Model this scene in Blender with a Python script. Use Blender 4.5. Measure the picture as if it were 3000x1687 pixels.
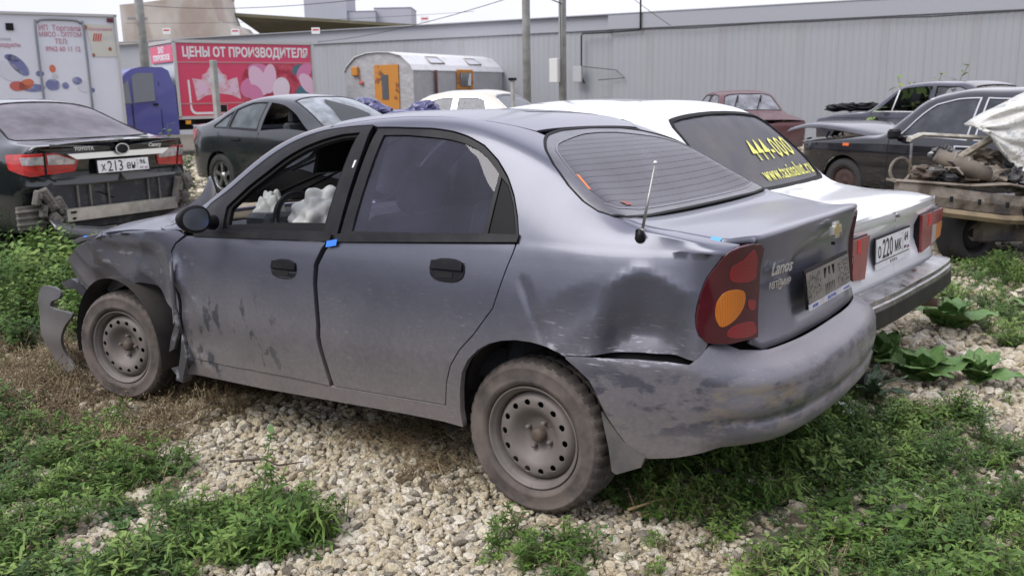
import bpy, math, random
import numpy as np
from mathutils import Matrix, Vector
from mathutils.geometry import delaunay_2d_cdt
for o in list(bpy.data.objects): bpy.data.objects.remove(o)
S = bpy.context.scene
COL = S.collection
R = math.radians
# ---------------------------------------------------------------- camera
cam_d = bpy.data.cameras.new('camera'); cam = bpy.data.objects.new('camera', cam_d); COL.objects.link(cam)
cam.location = (-1.67958, 3.28487, 1.48762); cam.rotation_euler = (1.3587283, 0.0171153, -2.5347437)
cam_d.sensor_width = 36; cam_d.lens = 31.802; cam_d.clip_start = .05; cam_d.clip_end = 900
cam_d.dof.use_dof = True; cam_d.dof.focus_distance = 3.1; cam_d.dof.aperture_fstop = 6.3
S.camera = cam
# ---------------------------------------------------------------- world: overcast
W = bpy.data.worlds.new('World'); S.world = W; W.use_nodes = True
wn = W.node_tree.nodes; wl = W.node_tree.links; wn.clear()
sky = wn.new('ShaderNodeTexSky'); sky.sky_type = 'NISHITA'; sky.sun_disc = False
sky.sun_elevation = R(38); sky.sun_rotation = R(200); sky.dust_density = 4.0; sky.air_density = 1.0
# overcast: cloud layer evens the clear sky out to a pale, faintly lilac white
cl = wn.new('ShaderNodeMix'); cl.data_type = 'RGBA'; cl.inputs[0].default_value = .88
wtc = wn.new('ShaderNodeTexCoord'); wsep = wn.new('ShaderNodeSeparateXYZ')
wl.new(wtc.outputs['Generated'], wsep.inputs[0])
wr = wn.new('ShaderNodeValToRGB'); wl.new(wsep.outputs['Z'], wr.inputs[0])
wr.color_ramp.elements[0].position = 0.0; wr.color_ramp.elements[0].color = (5.6, 5.65, 6.3, 1)
wr.color_ramp.elements[1].position = .9; wr.color_ramp.elements[1].color = (6.1, 6.2, 7.4, 1)
wno = wn.new('ShaderNodeTexNoise'); wno.inputs['Scale'].default_value = 2.2; wno.inputs['Detail'].default_value = 5
wl.new(wtc.outputs['Generated'], wno.inputs['Vector'])
wm = wn.new('ShaderNodeMapRange'); wm.inputs['From Min'].default_value = .3; wm.inputs['From Max'].default_value = .7
wm.inputs['To Min'].default_value = .90; wm.inputs['To Max'].default_value = 1.06; wl.new(wno.outputs['Fac'], wm.inputs['Value'])
wmul = wn.new('ShaderNodeVectorMath'); wmul.operation = 'SCALE'; wl.new(wr.outputs[0], wmul.inputs[0]); wl.new(wm.outputs[0], wmul.inputs['Scale'])
wl.new(sky.outputs[0], cl.inputs[6]); wl.new(wmul.outputs[0], cl.inputs[7])
bg = wn.new('ShaderNodeBackground'); bg.inputs['Strength'].default_value = .1
wo = wn.new('ShaderNodeOutputWorld'); wl.new(cl.outputs[2], bg.inputs[0]); wl.new(bg.outputs[0], wo.inputs[0])
# ---------------------------------------------------------------- sun (veiled by cloud)
sd = bpy.data.lights.new('sun', 'SUN'); sd.energy = 1.5; sd.angle = R(38); sd.color = (1, .97, .93)
sun = bpy.data.objects.new('sun', sd); COL.objects.link(sun); sun.rotation_euler = (R(40), 0, R(160))
S.view_settings.view_transform = 'Standard'; S.view_settings.look = 'None'
S.view_settings.exposure = .88; S.view_settings.gamma = 1
S.render.engine = 'CYCLES'; S.cycles.max_bounces = 8; S.cycles.transparent_max_bounces = 12
rng = np.random.default_rng(7); random.seed(7)

# ================================================================ helpers
def link(o, parent=None):
    COL.objects.link(o)
    if parent is not None: o.parent = parent
    return o
def tag(o, label=None, cat=None, group=None, kind=None):
    if label: o['label'] = label
    if cat: o['category'] = cat
    if group: o['group'] = group
    if kind: o['kind'] = kind
    return o
def empty(name, loc=(0, 0, 0), rot=(0, 0, 0)):
    o = bpy.data.objects.new(name, None); COL.objects.link(o); o.location = loc; o.rotation_euler = rot; o.empty_display_size = .2
    return o
class MB:
    def __init__(s): s.v = []; s.f = []; s.sm = []
    def add(s, V, F, smooth=False):
        b = len(s.v); s.v += [tuple(map(float, p)) for p in V]; s.f += [tuple(int(i) + b for i in f) for f in F]; s.sm += [smooth] * len(F); return s
    def box(s, c, d, M=None, bev=0):
        c = np.array(c, float); h = np.array(d, float) / 2
        if bev <= 0:
            V = [c + h * np.array([x, y, z]) for z in (-1, 1) for y in (-1, 1) for x in (-1, 1)]
            F = [(0, 2, 3, 1), (4, 5, 7, 6), (0, 1, 5, 4), (2, 6, 7, 3), (0, 4, 6, 2), (1, 3, 7, 5)]
        else:
            V = []; F = []; ix = {}
            for z in (-1, 1):
                for y in (-1, 1):
                    for x in (-1, 1):
                        sg = np.array([x, y, z])
                        for a in range(3):
                            k = h - bev; k[a] = h[a]; ix[(x, y, z, a)] = len(V); V.append(c + sg * k)
            for a in range(3):
                b_, c_ = (a + 1) % 3, (a + 2) % 3
                for sgn in (-1, 1):
                    q = []
                    for (p, r_) in ((-1, -1), (1, -1), (1, 1), (-1, 1)):
                        t = [0, 0, 0]; t[a] = sgn; t[b_] = p; t[c_] = r_; q.append(ix[(*t, a)])
                    F.append(q if sgn > 0 else q[::-1])
                # edges along axis a
                for p in (-1, 1):
                    for r_ in (-1, 1):
                        t0 = [0, 0, 0]; t1 = [0, 0, 0]; t0[a] = -1; t1[a] = 1
                        for t in (t0, t1): t[b_] = p; t[c_] = r_
                        q = [ix[(*t0, b_)], ix[(*t1, b_)], ix[(*t1, c_)], ix[(*t0, c_)]]
                        F.append(q if p * r_ > 0 else q[::-1])
            for z in (-1, 1):
                for y in (-1, 1):
                    for x in (-1, 1):
                        q = [ix[(x, y, z, 0)], ix[(x, y, z, 1)], ix[(x, y, z, 2)]]
                        F.append(q if x * y * z > 0 else q[::-1])
        if M is not None: V = [M @ Vector(p) for p in V]
        return s.add(V, F)
    def tube(s, pts, r, n=8, cap=True):
        P = [Vector(p) for p in pts]; rr = r if hasattr(r, '__len__') else [r] * len(P); V = []; F = []
        up = None
        for i, p in enumerate(P):
            d = (P[min(i + 1, len(P) - 1)] - P[max(i - 1, 0)]).normalized()
            if up is None: up = d.orthogonal().normalized()
            up = (up - d * up.dot(d)); up = up.normalized() if up.length > 1e-6 else d.orthogonal().normalized()
            w = d.cross(up)
            for k in range(n):
                a = 2 * math.pi * k / n; V.append(p + (up * math.cos(a) + w * math.sin(a)) * rr[i])
        for i in range(len(P) - 1):
            for k in range(n): F.append((i * n + k, i * n + (k + 1) % n, (i + 1) * n + (k + 1) % n, (i + 1) * n + k))
        s.add(V, F, True)
        if cap:
            b = len(s.v) - len(V); s.f += [tuple(b + k for k in range(n))[::-1], tuple(b + (len(P) - 1) * n + k for k in range(n))]; s.sm += [False] * 2
        return s
    def lathe(s, prof, n=48, c=(0, 0, 0), axis='y', smooth=True):
        # prof: (radius, axial)
        V = []; F = []
        for k in range(n):
            a = 2 * math.pi * k / n
            for (r, h) in prof:
                x, z = r * math.cos(a), r * math.sin(a)
                V.append((c[0] + x, c[1] + h, c[2] + z) if axis == 'y' else ((c[0] + x, c[1] + z, c[2] + h) if axis == 'z' else (c[0] + h, c[1] + x, c[2] + z)))
        m = len(prof)
        for k in range(n):
            for j in range(m - 1): F.append((k * m + j, k * m + j + 1, ((k + 1) % n) * m + j + 1, ((k + 1) % n) * m + j))
        return s.add(V, F, smooth)
    def prism(s, poly, d0, d1, fn):
        # poly 2D, extruded between d0 and d1 through fn(u,v,d)
        n = len(poly); V = [fn(u, v, d0) for u, v in poly] + [fn(u, v, d1) for u, v in poly]
        F = [tuple(range(n)), tuple(range(2 * n - 1, n - 1, -1))] + [(i, i + n, (i + 1) % n + n, (i + 1) % n) for i in range(n)]
        return s.add(V, F)
    def mesh(s, name):
        m = bpy.data.meshes.new(name); m.from_pydata(s.v, [], s.f); m.polygons.foreach_set('use_smooth', s.sm); m.update(); return m
    def build(s, name, mat, parent=None, label=None):
        m = s.mesh(name)
        if mat is not None: m.materials.append(mat)
        o = bpy.data.objects.new(name, m); link(o, parent)
        if label: o['label'] = label
        return o
def mobj(name, V, F, mat, parent=None, smooth=True):
    m = bpy.data.meshes.new(name); m.from_pydata([tuple(map(float, v)) for v in V], [], [tuple(map(int, f)) for f in F])
    if smooth: m.polygons.foreach_set('use_smooth', [True] * len(m.polygons))
    m.materials.append(mat); m.update(); return link(bpy.data.objects.new(name, m), parent)
def fixn(o):
    import bmesh
    b = bmesh.new(); b.from_mesh(o.data); bmesh.ops.recalc_face_normals(b, faces=b.faces); b.to_mesh(o.data); b.free(); return o
# ---------------------------------------------------------------- materials
def sock(n, a):
    for k in (a if isinstance(a, (list, tuple)) else [a]):
        if k in n.inputs: return n.inputs[k]
class Mt:
    def __init__(s, name, base=(.5, .5, .5), rough=.5, metal=0., coat=0., spec=.5, coord='Object', emis=None):
        s.m = bpy.data.materials.new(name); s.m.use_nodes = True; s.N = s.m.node_tree.nodes; s.L = s.m.node_tree.links
        s.b = s.N['Principled BSDF']; s.b.inputs['Base Color'].default_value = (*base, 1); s.b.inputs['Roughness'].default_value = rough
        s.b.inputs['Metallic'].default_value = metal; s.b.inputs['Coat Weight'].default_value = coat; s.b.inputs['Coat Roughness'].default_value = .06
        s.b.inputs['Specular IOR Level'].default_value = spec
        s.tc = s.N.new('ShaderNodeTexCoord').outputs[coord]; s.col = None; s.base = base; s.rgh = None; s.r0 = rough
    def vec(s, sc=(1, 1, 1)):
        mp = s.N.new('ShaderNodeMapping'); mp.inputs['Scale'].default_value = sc; s.L.new(s.tc, mp.inputs[0]); return mp.outputs[0]
    def noise(s, scale, lo=.4, hi=.6, det=6, sc=(1, 1, 1), rough=.6):
        n = s.N.new('ShaderNodeTexNoise'); n.inputs['Scale'].default_value = scale; n.inputs['Detail'].default_value = det; n.inputs['Roughness'].default_value = rough
        s.L.new(s.vec(sc), n.inputs['Vector']); return s.ramp(n.outputs['Fac'], lo, hi)
    def ramp(s, x, lo, hi, a=0., b=1.):
        r = s.N.new('ShaderNodeMapRange'); r.inputs['From Min'].default_value = lo; r.inputs['From Max'].default_value = hi; r.inputs['To Min'].default_value = a; r.inputs['To Max'].default_value = b
        r.clamp = True; s.L.new(x, r.inputs['Value']); return r.outputs[0]
    def voro(s, scale, lo, hi, sc=(1, 1, 1), feature='F1'):
        n = s.N.new('ShaderNodeTexVoronoi'); n.feature = feature; n.inputs['Scale'].default_value = scale; s.L.new(s.vec(sc), n.inputs['Vector']); return s.ramp(n.outputs['Distance'], lo, hi)
    def axis(s, i, lo, hi, a=0., b=1.):
        sp = s.N.new('ShaderNodeSeparateXYZ'); s.L.new(s.tc, sp.inputs[0]); return s.ramp(sp.outputs[i], lo, hi, a, b)
    def op(s, o, x, y=None):
        n = s.N.new('ShaderNodeMath'); n.operation = o; n.use_clamp = False
        for i, q in enumerate((x, y)):
            if q is None: continue
            if isinstance(q, (int, float)): n.inputs[i].default_value = q
            else: s.L.new(q, n.inputs[i])
        return n.outputs[0]
    def mix(s, fac, col, amt=1.):
        m = s.N.new('ShaderNodeMix'); m.data_type = 'RGBA'
        if amt != 1.: fac = s.op('MULTIPLY', fac, amt)
        s.L.new(fac, m.inputs[0])
        if s.col is None: m.inputs[6].default_value = (*s.base, 1)
        else: s.L.new(s.col, m.inputs[6])
        if isinstance(col, tuple): m.inputs[7].default_value = (*col, 1)
        else: s.L.new(col, m.inputs[7])
        s.col = m.outputs[2]; s.L.new(s.col, s.b.inputs['Base Color']); return s
    def lerp(s, inp, fac, a, b):
        m = s.N.new('ShaderNodeMapRange'); s.L.new(fac, m.inputs['Value']); m.inputs['To Min'].default_value = a; m.inputs['To Max'].default_value = b
        s.L.new(m.outputs[0], s.b.inputs[inp]); return s
    def bump(s, h, strength=.3, dist=.01):
        b = s.N.new('ShaderNodeBump'); b.inputs['Strength'].default_value = strength; b.inputs['Distance'].default_value = dist; s.L.new(h, b.inputs['Height'])
        if getattr(s, 'bn', None) is not None: s.L.new(s.bn, b.inputs['Normal'])
        s.bn = b.outputs[0]; s.L.new(s.bn, s.b.inputs['Normal']); return s
def simple(name, base, rough=.5, metal=0., coat=0., n=None, bump=None):
    m = Mt(name, base, rough, metal, coat)
    if n: m.mix(m.noise(n[0], n[2], n[3]), n[1])
    if bump: m.bump(m.noise(bump[0], .2, .8), bump[1], bump[2])
    return m.m
def glass_mat(name, tint, rough=.02, refl=1.0, dust=(.3, .3, .33), dust_sheen_amt=.08):  # dust layer; on tinted panes its colour also carries mirrored sky
    m = bpy.data.materials.new(name); m.use_nodes = True; N = m.node_tree.nodes; L = m.node_tree.links; N.clear()
    o = N.new('ShaderNodeOutputMaterial'); t = N.new('ShaderNodeBsdfTransparent'); t.inputs[0].default_value = (*tint, 1)
    g = N.new('ShaderNodeBsdfGlossy'); g.inputs['Roughness'].default_value = rough; g.inputs['Color'].default_value = (refl, refl, refl, 1)
    f = N.new('ShaderNodeFresnel'); f.inputs[0].default_value = 1.5; x = N.new('ShaderNodeMixShader')
    L.new(f.outputs[0], x.inputs[0]); L.new(t.outputs[0], x.inputs[1]); L.new(g.outputs[0], x.inputs[2])
    d = N.new('ShaderNodeBsdfDiffuse'); d.inputs[0].default_value = (*dust, 1); y = N.new('ShaderNodeMixShader')
    tc = N.new('ShaderNodeTexCoord'); no = N.new('ShaderNodeTexNoise'); no.inputs['Scale'].default_value = 5; no.inputs['Detail'].default_value = 8; L.new(tc.outputs['Object'], no.inputs['Vector'])
    mr = N.new('ShaderNodeMapRange'); mr.inputs['From Min'].default_value = .3; mr.inputs['From Max'].default_value = .7; mr.inputs['To Min'].default_value = dust_sheen_amt * .5; mr.inputs['To Max'].default_value = dust_sheen_amt * 1.5
    L.new(no.outputs['Fac'], mr.inputs['Value']); L.new(mr.outputs[0], y.inputs[0]); L.new(x.outputs[0], y.inputs[1]); L.new(d.outputs[0], y.inputs[2]); L.new(y.outputs[0], o.inputs[0])
    return m
M_black = simple('black_plastic', (.009, .009, .011), .42, n=(9, (.024, .023, .024), .4, .75))
M_rubber = simple('rubber_trim', (.006, .006, .007), .6)
for _m in (M_black, M_rubber): _m.node_tree.nodes['Principled BSDF'].inputs['Specular IOR Level'].default_value = .22
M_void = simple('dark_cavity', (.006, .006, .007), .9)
M_chrome = simple('chrome', (.75, .75, .76), .15, 1.)
M_steel = simple('bare_steel', (.35, .34, .33), .4, .9)
M_white = simple('white_plastic', (.75, .75, .74), .5)
M_inter = simple('interior_fabric', (.05, .052, .06), .9)
M_glassd = glass_mat('tinted_glass', (.45, .45, .55), .015, 1., (.17, .16, .26), .12)  # violet dust tone paints in the sky's reflection
M_glassc = glass_mat('clear_glass', (.72, .76, .78), .01, 1., (.5, .5, .52), .08)
M_orange = simple('orange_sticker', (.75, .22, .08), .6)
M_tape = simple('blue_tape', (.03, .2, .75), .5)
M_platew = simple('plate_white', (.78, .78, .78), .4, n=(30, (.6, .6, .58), .5, .7))
M_plateb = simple('plate_ink', (.02, .02, .025), .5)
# ---------------------------------------------------------------- polygons and panels
def inpoly(P, poly):
    x, y = P[:, 0], P[:, 1]; r = np.zeros(len(P), bool); q = np.array(poly); n = len(q); j = n - 1
    for i in range(n):
        xi, yi = q[i]; xj, yj = q[j]
        c = ((yi > y) != (yj > y)) & (x < (xj - xi) * (y - yi) / ((yj - yi) + 1e-15) + xi); r ^= c; j = i
    return r
def smooth_poly(p, closed=False, n=4):
    p = np.array(p, float); k = len(p); out = []
    for i in range(k if closed else k - 1):
        a = p[(i - 1) % k] if closed or i > 0 else p[i]; b = p[i]; c = p[(i + 1) % k]; d = p[(i + 2) % k] if closed or i + 2 < k else c
        for t in np.arange(n) / n:
            out.append(.5 * ((2 * b) + (-a + c) * t + (2 * a - 5 * b + 4 * c - d) * t * t + (-a + 3 * b - 3 * c + d) * t ** 3))
    if not closed: out.append(p[-1])
    return [tuple(q) for q in out]
def resample(poly, step):
    q = np.array(poly, float); out = []
    for i in range(len(q)):
        a = q[i]; b = q[(i + 1) % len(q)]; d = np.linalg.norm(b - a)
        if d < 1e-6: continue
        m = max(1, int(math.ceil(d / step)))
        for k in range(m): out.append(a + (b - a) * k / m)
    return np.array(out)
def area(q): q = np.array(q); return .5 * np.sum(q[:, 0] * np.roll(q[:, 1], -1) - np.roll(q[:, 0], -1) * q[:, 1])
def inset(poly, d):
    q = np.array(poly, float); q = q[np.linalg.norm(q - np.roll(q, 1, 0), axis=1) > 1e-5]; s = 1 if area(q) > 0 else -1
    e = np.roll(q, -1, 0) - q; e /= np.linalg.norm(e, axis=1)[:, None] + 1e-12; n = np.stack([-e[:, 1], e[:, 0]], 1) * s
    m = n + np.roll(n, 1, 0); l = (m * m).sum(1) / 2; m = m / np.maximum(l, .35)[:, None]
    return [tuple(p) for p in q + m * d]
def segdist(P, loops):
    D = np.full(len(P), 1e9)
    for lp in loops:
        a = lp; b = np.roll(lp, -1, 0)
        for i in range(len(a)):
            ab = b[i] - a[i]; t = np.clip(((P - a[i]) @ ab) / (ab @ ab + 1e-12), 0, 1); D = np.minimum(D, np.linalg.norm(P - (a[i] + t[:, None] * ab), axis=1))
    return D
def panel(name, fn, nf, poly, mat, parent, step=.03, holes=(), off=0., rim=.02, mirror=False, thick_mat=None, flip=False):
    """a skin cut to an outline in the surface's own (u,v), with its edge turned inwards"""
    loops = [resample(poly, step)] + [resample(h, step) for h in holes]
    lo = loops[0].min(0); hi = loops[0].max(0)
    gx, gy = np.meshgrid(np.arange(lo[0], hi[0], step), np.arange(lo[1], hi[1], step)); g = np.stack([gx.ravel(), gy.ravel()], 1)
    g[:, 0] += np.where((np.round((g[:, 1] - lo[1]) / step) % 2) > 0, step / 2, 0)
    k = inpoly(g, loops[0])
    for h in loops[1:]: k &= ~inpoly(g, h)
    g = g[k]
    if len(g): g = g[segdist(g, loops) > step * .45]
    V = np.concatenate(loops + [g]); E = []; b = 0
    for l in loops:
        n = len(l); E += [(b + i, b + (i + 1) % n) for i in range(n)]; b += n
    r = delaunay_2d_cdt([Vector(p) for p in V], E, [], 0, 1e-6)
    P = np.array([tuple(p) for p in r[0]]); T = np.array([f for f in r[2] if len(f) == 3])
    c = P[T].mean(1); k = inpoly(c, loops[0])
    for h in loops[1:]: k &= ~inpoly(c, h)
    T = T[k]
    a = P[T]; cr_ = (a[:, 1, 0] - a[:, 0, 0]) * (a[:, 2, 1] - a[:, 0, 1]) - (a[:, 1, 1] - a[:, 0, 1]) * (a[:, 2, 0] - a[:, 0, 0]); T[cr_ < 0] = T[cr_ < 0][:, ::-1]
    N = nf(P[:, 0], P[:, 1]); X = fn(P[:, 0], P[:, 1]) + N * off
    # boundary edges
    ec = {}
    for t in T:
        for i in range(3):
            e = (t[i], t[(i + 1) % 3]); ec[e] = 1
    B = [e for e in ec if (e[1], e[0]) not in ec]
    used = sorted({i for e in B for i in e}); im = {u: i for i, u in enumerate(used)}
    nV = len(X); XX = [X]; NN = [N]; FF = [tuple(t) for t in T]; smn = [True] * len(FF)
    if rim > 0 and B:
        Nb = N[used]; Xb = X[used]
        sgn = 1 if (np.cross(X[T[:, 1]] - X[T[:, 0]], X[T[:, 2]] - X[T[:, 0]]) * N[T[:, 0]]).sum() > 0 else -1
        side = np.zeros_like(Xb)
        for (i, j) in B:
            e = X[j] - X[i]; s_ = sgn * np.cross(e, N[i]); s_ /= np.linalg.norm(s_) + 1e-12; side[im[i]] += s_; side[im[j]] += s_
        side /= np.linalg.norm(side, axis=1)[:, None] + 1e-12
        bv = min(.0035, rim / 3)
        ring = [(Xb, (Nb + side) * .7071), (Xb - Nb * bv + side * bv * .5, side), (Xb - Nb * rim, side)]
        XX += [r_[0] for r_ in ring]; NN += [r_[1] for r_ in ring]; m = len(used)
        # first ring shares position with skin edge
        for q in range(2):
            for (i, j) in B:
                a_, b_ = im[i], im[j]; o0 = nV + q * m; o1 = nV + (q + 1) * m
                FF.append((o0 + b_, o0 + a_, o1 + a_, o1 + b_)); smn.append(True)
    X = np.concatenate(XX); N = np.concatenate(NN)
    if mirror: X = X * [1, -1, 1]; N = N * [1, -1, 1]; FF = [f[::-1] for f in FF]
    # orient
    T0 = np.array(FF[:len(T)]); gn = np.cross(X[T0[:, 1]] - X[T0[:, 0]], X[T0[:, 2]] - X[T0[:, 0]])
    if (gn * N[T0[:, 0]]).sum() < 0: FF = [f[::-1] for f in FF]
    m = bpy.data.meshes.new(name); m.from_pydata([tuple(p) for p in X.tolist()], [], FF)
    m.polygons.foreach_set('use_smooth', smn); m.materials.append(mat); m.update()
    if len(m.vertices) == len(N): m.normals_split_custom_set_from_vertices([tuple(q) for q in N.tolist()])
    o = bpy.data.objects.new(name, m); link(o, parent); return o
_font_cache = {}
def text(name, body, size, mat, parent, fn=None, M=None, extrude=.002, bold=0., shear=0., sx=1., align='CENTER', label=None, off=None, spacing=1.):
    c = bpy.data.curves.new(name, 'FONT'); c.body = body; c.size = size; c.extrude = extrude if fn is None else 0; c.align_x = align; c.align_y = 'CENTER'; c.shear = shear; c.offset = bold; c.resolution_u = 2; c.space_character = spacing
    t = bpy.data.objects.new('tmp', c); COL.objects.link(t); dg = bpy.context.evaluated_depsgraph_get(); dg.update()
    me = bpy.data.meshes.new_from_object(t.evaluated_get(dg)); bpy.data.objects.remove(t); bpy.data.curves.remove(c)
    me.name = name
    for v in me.vertices:
        v.co.x *= sx
        if fn is not None: v.co = Vector(fn(v.co.x, v.co.y))
    if M is not None: me.transform(M)
    me.materials.clear(); me.materials.append(mat)
    o = bpy.data.objects.new(name, me); link(o, parent)
    if label: o['label'] = label
    return o
def frame_M(o, right, up):
    r = Vector(right).normalized(); u = Vector(up); u = (u - r * u.dot(r)).normalized(); n = r.cross(u)
    return Matrix(((r.x, u.x, n.x, o[0]), (r.y, u.y, n.y, o[1]), (r.z, u.z, n.z, o[2]), (0, 0, 0, 1)))
def cr(xs,ys):
    # monotone-ish cubic (Catmull/PCHIP) interpolation
    xs=np.array(xs,float); ys=np.array(ys,float); o=np.argsort(xs); xs=xs[o]; ys=ys[o]
    h=np.diff(xs); d=np.diff(ys)/h; m=np.zeros(len(xs)); 
    m[1:-1]=(d[:-1]*h[1:]+d[1:]*h[:-1])/(h[:-1]+h[1:]); m[0]=d[0]; m[-1]=d[-1]
    def f(x):
        x=np.asarray(x,float); i=np.clip(np.searchsorted(xs,x)-1,0,len(xs)-2); t=(x-xs[i])/h[i]
        tc=np.clip(t,0,1); 
        v=(2*tc**3-3*tc**2+1)*ys[i]+(tc**3-2*tc**2+tc)*h[i]*m[i]+(-2*tc**3+3*tc**2)*ys[i+1]+(tc**3-tc**2)*h[i]*m[i+1]
        return v+np.where(t<0,t*h[i]*m[i],0)+np.where(t>1,(t-1)*h[i]*m[i+1],0)
    return f
def sm(t): t=np.clip(t,0,1); return t*t*(3-2*t)
class Car:
    """two-patch body: W(t,z) side wall wrapping both ends, U(x,s) upper from shoulder to centre line"""
    def __init__(s,D):
        P=np.array(D['plan'],float)  # front -> rear centre
        n=len(P); u=np.arange(n); fx=cr(u,P[:,0]); fy=cr(u,P[:,1])
        uu=np.linspace(0,n-1,1500); X=fx(uu); Y=fy(uu); L=np.concatenate([[0],np.cumsum(np.hypot(np.diff(X),np.diff(Y)))])
        # smooth & re-sample
        L=L-D.get('Loff',0.); s.L=L; s.X=X; s.Y=Y; s.T=L[-1]
        tx=np.gradient(X,L); ty=np.gradient(Y,L); k=np.hypot(tx,ty); 
        nx=-ty/k*-1; ny=tx/k*-1   # left-hand: outward
        # moving from front to rear (x decreasing) outward is +y : tangent(-1,0) -> normal (0,1): (ty,-tx)
        nx,ny=ty/k,-tx/k
        ker=np.ones(41)/41; pad=lambda a:np.convolve(np.pad(a,20,'edge'),ker,'valid')
        s.nx=pad(nx); s.ny=pad(ny); k=np.hypot(s.nx,s.ny); s.nx/=k; s.ny/=k
        s.D=D; s.dside=cr(*zip(*D['dside'])); s.drear=cr(*zip(*D['drear'])); s.dfront=cr(*zip(*D.get('dfront',D['dside'])))
        s.zt=cr(*zip(*D['ztop']))  # top height vs x on side
        s.yb=None
        c={k:cr(*zip(*D[k])) for k in ('yc','zc','zr')}; s.c=c; s.dent=D.get('dent'); s.tq=D.get('bow',(0,-.3,.4))
        s.flat=cr(*zip(*D['dome'])) if 'dome' in D else (lambda x:np.zeros_like(np.asarray(x,float))+.55)
    def tx(s,x,side=True):
        # t from x for the left side (monotone part)
        return np.interp(-np.asarray(x,float),-s.X,s.L)
    def W(s,t,z,off=0.,dent=True):
        t=np.asarray(t,float); z=np.asarray(z,float)
        X=np.interp(t,s.L,s.X);Y=np.interp(t,s.L,s.Y);nx=np.interp(t,s.L,s.nx);ny=np.interp(t,s.L,s.ny)
        wr=sm((nx*-1-.25)/.6); wf=sm((nx-.25)/.6)
        d=s.dside(z)*(1-wr-wf)+s.drear(z)*wr+s.dfront(z)*wf
        if s.dent is not None and dent: d=d+s.dent(X,Y,z,t)
        d=d-off
        return np.stack([X-nx*d,Y-ny*d,z+0*t],-1)
    def ztop(s,t):
        return s.zt(np.interp(t,s.L,s.X))
    def base(s,x):
        t=s.tx(x); z=s.zt(x); q=s.W(t,z,dent=False); return q[...,1],z,t
    def U(s,x,v,off=0.):
        x,v=np.broadcast_arrays(np.asarray(x,float),np.asarray(v,float))
        yb,zb,t=s.base(x); q=s.W(t,zb-.04,dent=False); ty=yb-q[...,1]; tz=.04+0*ty
        yc=s.c['yc'](x); zc=s.c['zc'](x); zr=s.c['zr'](x); 
        hh=np.maximum(zc-zb,.0)
        k=np.hypot(ty,tz); ty=ty/k; tz=tz/k
        a=hh*.30+.005
        A=(yb,zb); B=(yb+ty*a,zb+tz*a); 
        m=.62; Cp=(B[0]+(yc-B[0])*m,B[1]+(zc-B[1])*m); C=(yc+0*zb,zc+0*zb)
        fl=s.flat(x); Dp=(yc*.80,zc+(zr-zc)*.55); Ep=(yc*.42,zr+0*zb); F=(0*zb,zr+0*zb)
        P=[A,B,Cp,C,Dp,Ep,F]; n=7; kn=np.array([0,0,0,0,1,2,3,4,4,4,4],float)
        u=np.clip(v,0,1)*4*.999999
        # de Boor basis
        N=[np.where((u>=kn[i])&(u<kn[i+1]),1.,0.) for i in range(10)]
        for p in range(1,4):
            M=[]
            for i in range(10-p):
                a1=kn[i+p]-kn[i]; a2=kn[i+p+1]-kn[i+1]
                M.append((0 if a1==0 else (u-kn[i])/a1*N[i])+(0 if a2==0 else (kn[i+p+1]-u)/a2*N[i+1]))
            N=M
        y=sum(N[i]*P[i][0] for i in range(7)); z=sum(N[i]*P[i][1] for i in range(7))
        bow,x0,w=s.tq; xx=x-bow*(1-np.clip(y/np.maximum(yb,.1),0,1)**2)*sm((x0-x)/w)
        # windshield bow forward
        if 'fbow' in s.D:
            bf,x1,wf=s.D['fbow']; xx=xx+bf*(1-np.clip(y/np.maximum(yb,.1),0,1)**2)*sm((x-x1)/wf)
        pt=np.stack([xx,y,z],-1)
        if off:
            e=1e-3
            n=s.Un(x,v); pt=pt+n*off
        return pt
    def Un(s,x,v,e=2e-3):
        v=np.clip(v,e,1-e); a=s.U(x+e,v)-s.U(x-e,v); b=s.U(x,v+e)-s.U(x,v-e); n=np.cross(b,a); n/=np.linalg.norm(n,axis=-1)[...,None]+1e-12
        sg=np.where(n[...,2:3]+n[...,1:2]<0,-1,1); return n*sg
LS=.95
def F(c,t,h,off=0.,dent=True):
    t,h=np.broadcast_arrays(np.asarray(t,float),np.asarray(h,float))
    zt=c.ztop(t); a=c.W(t,np.minimum(h,zt),0.,dent)
    X=np.interp(t,c.L,c.X); v=np.clip((h-zt)/LS,0,1); b=c.U(X,v)
    p=np.where((h<=zt)[...,None],a,b)
    if off:
        p=p+Fn(c,t,h,dent)*off
    return p
def Fn(c,t,h,dent=True,e=3e-3):
    a=F(c,t+e,h,0,dent)-F(c,t-e,h,0,dent); b=F(c,t,h+e,0,dent)-F(c,t,h-e,0,dent)
    n=np.cross(a,b); return n/(np.linalg.norm(n,axis=-1)[...,None]+1e-12)
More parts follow.
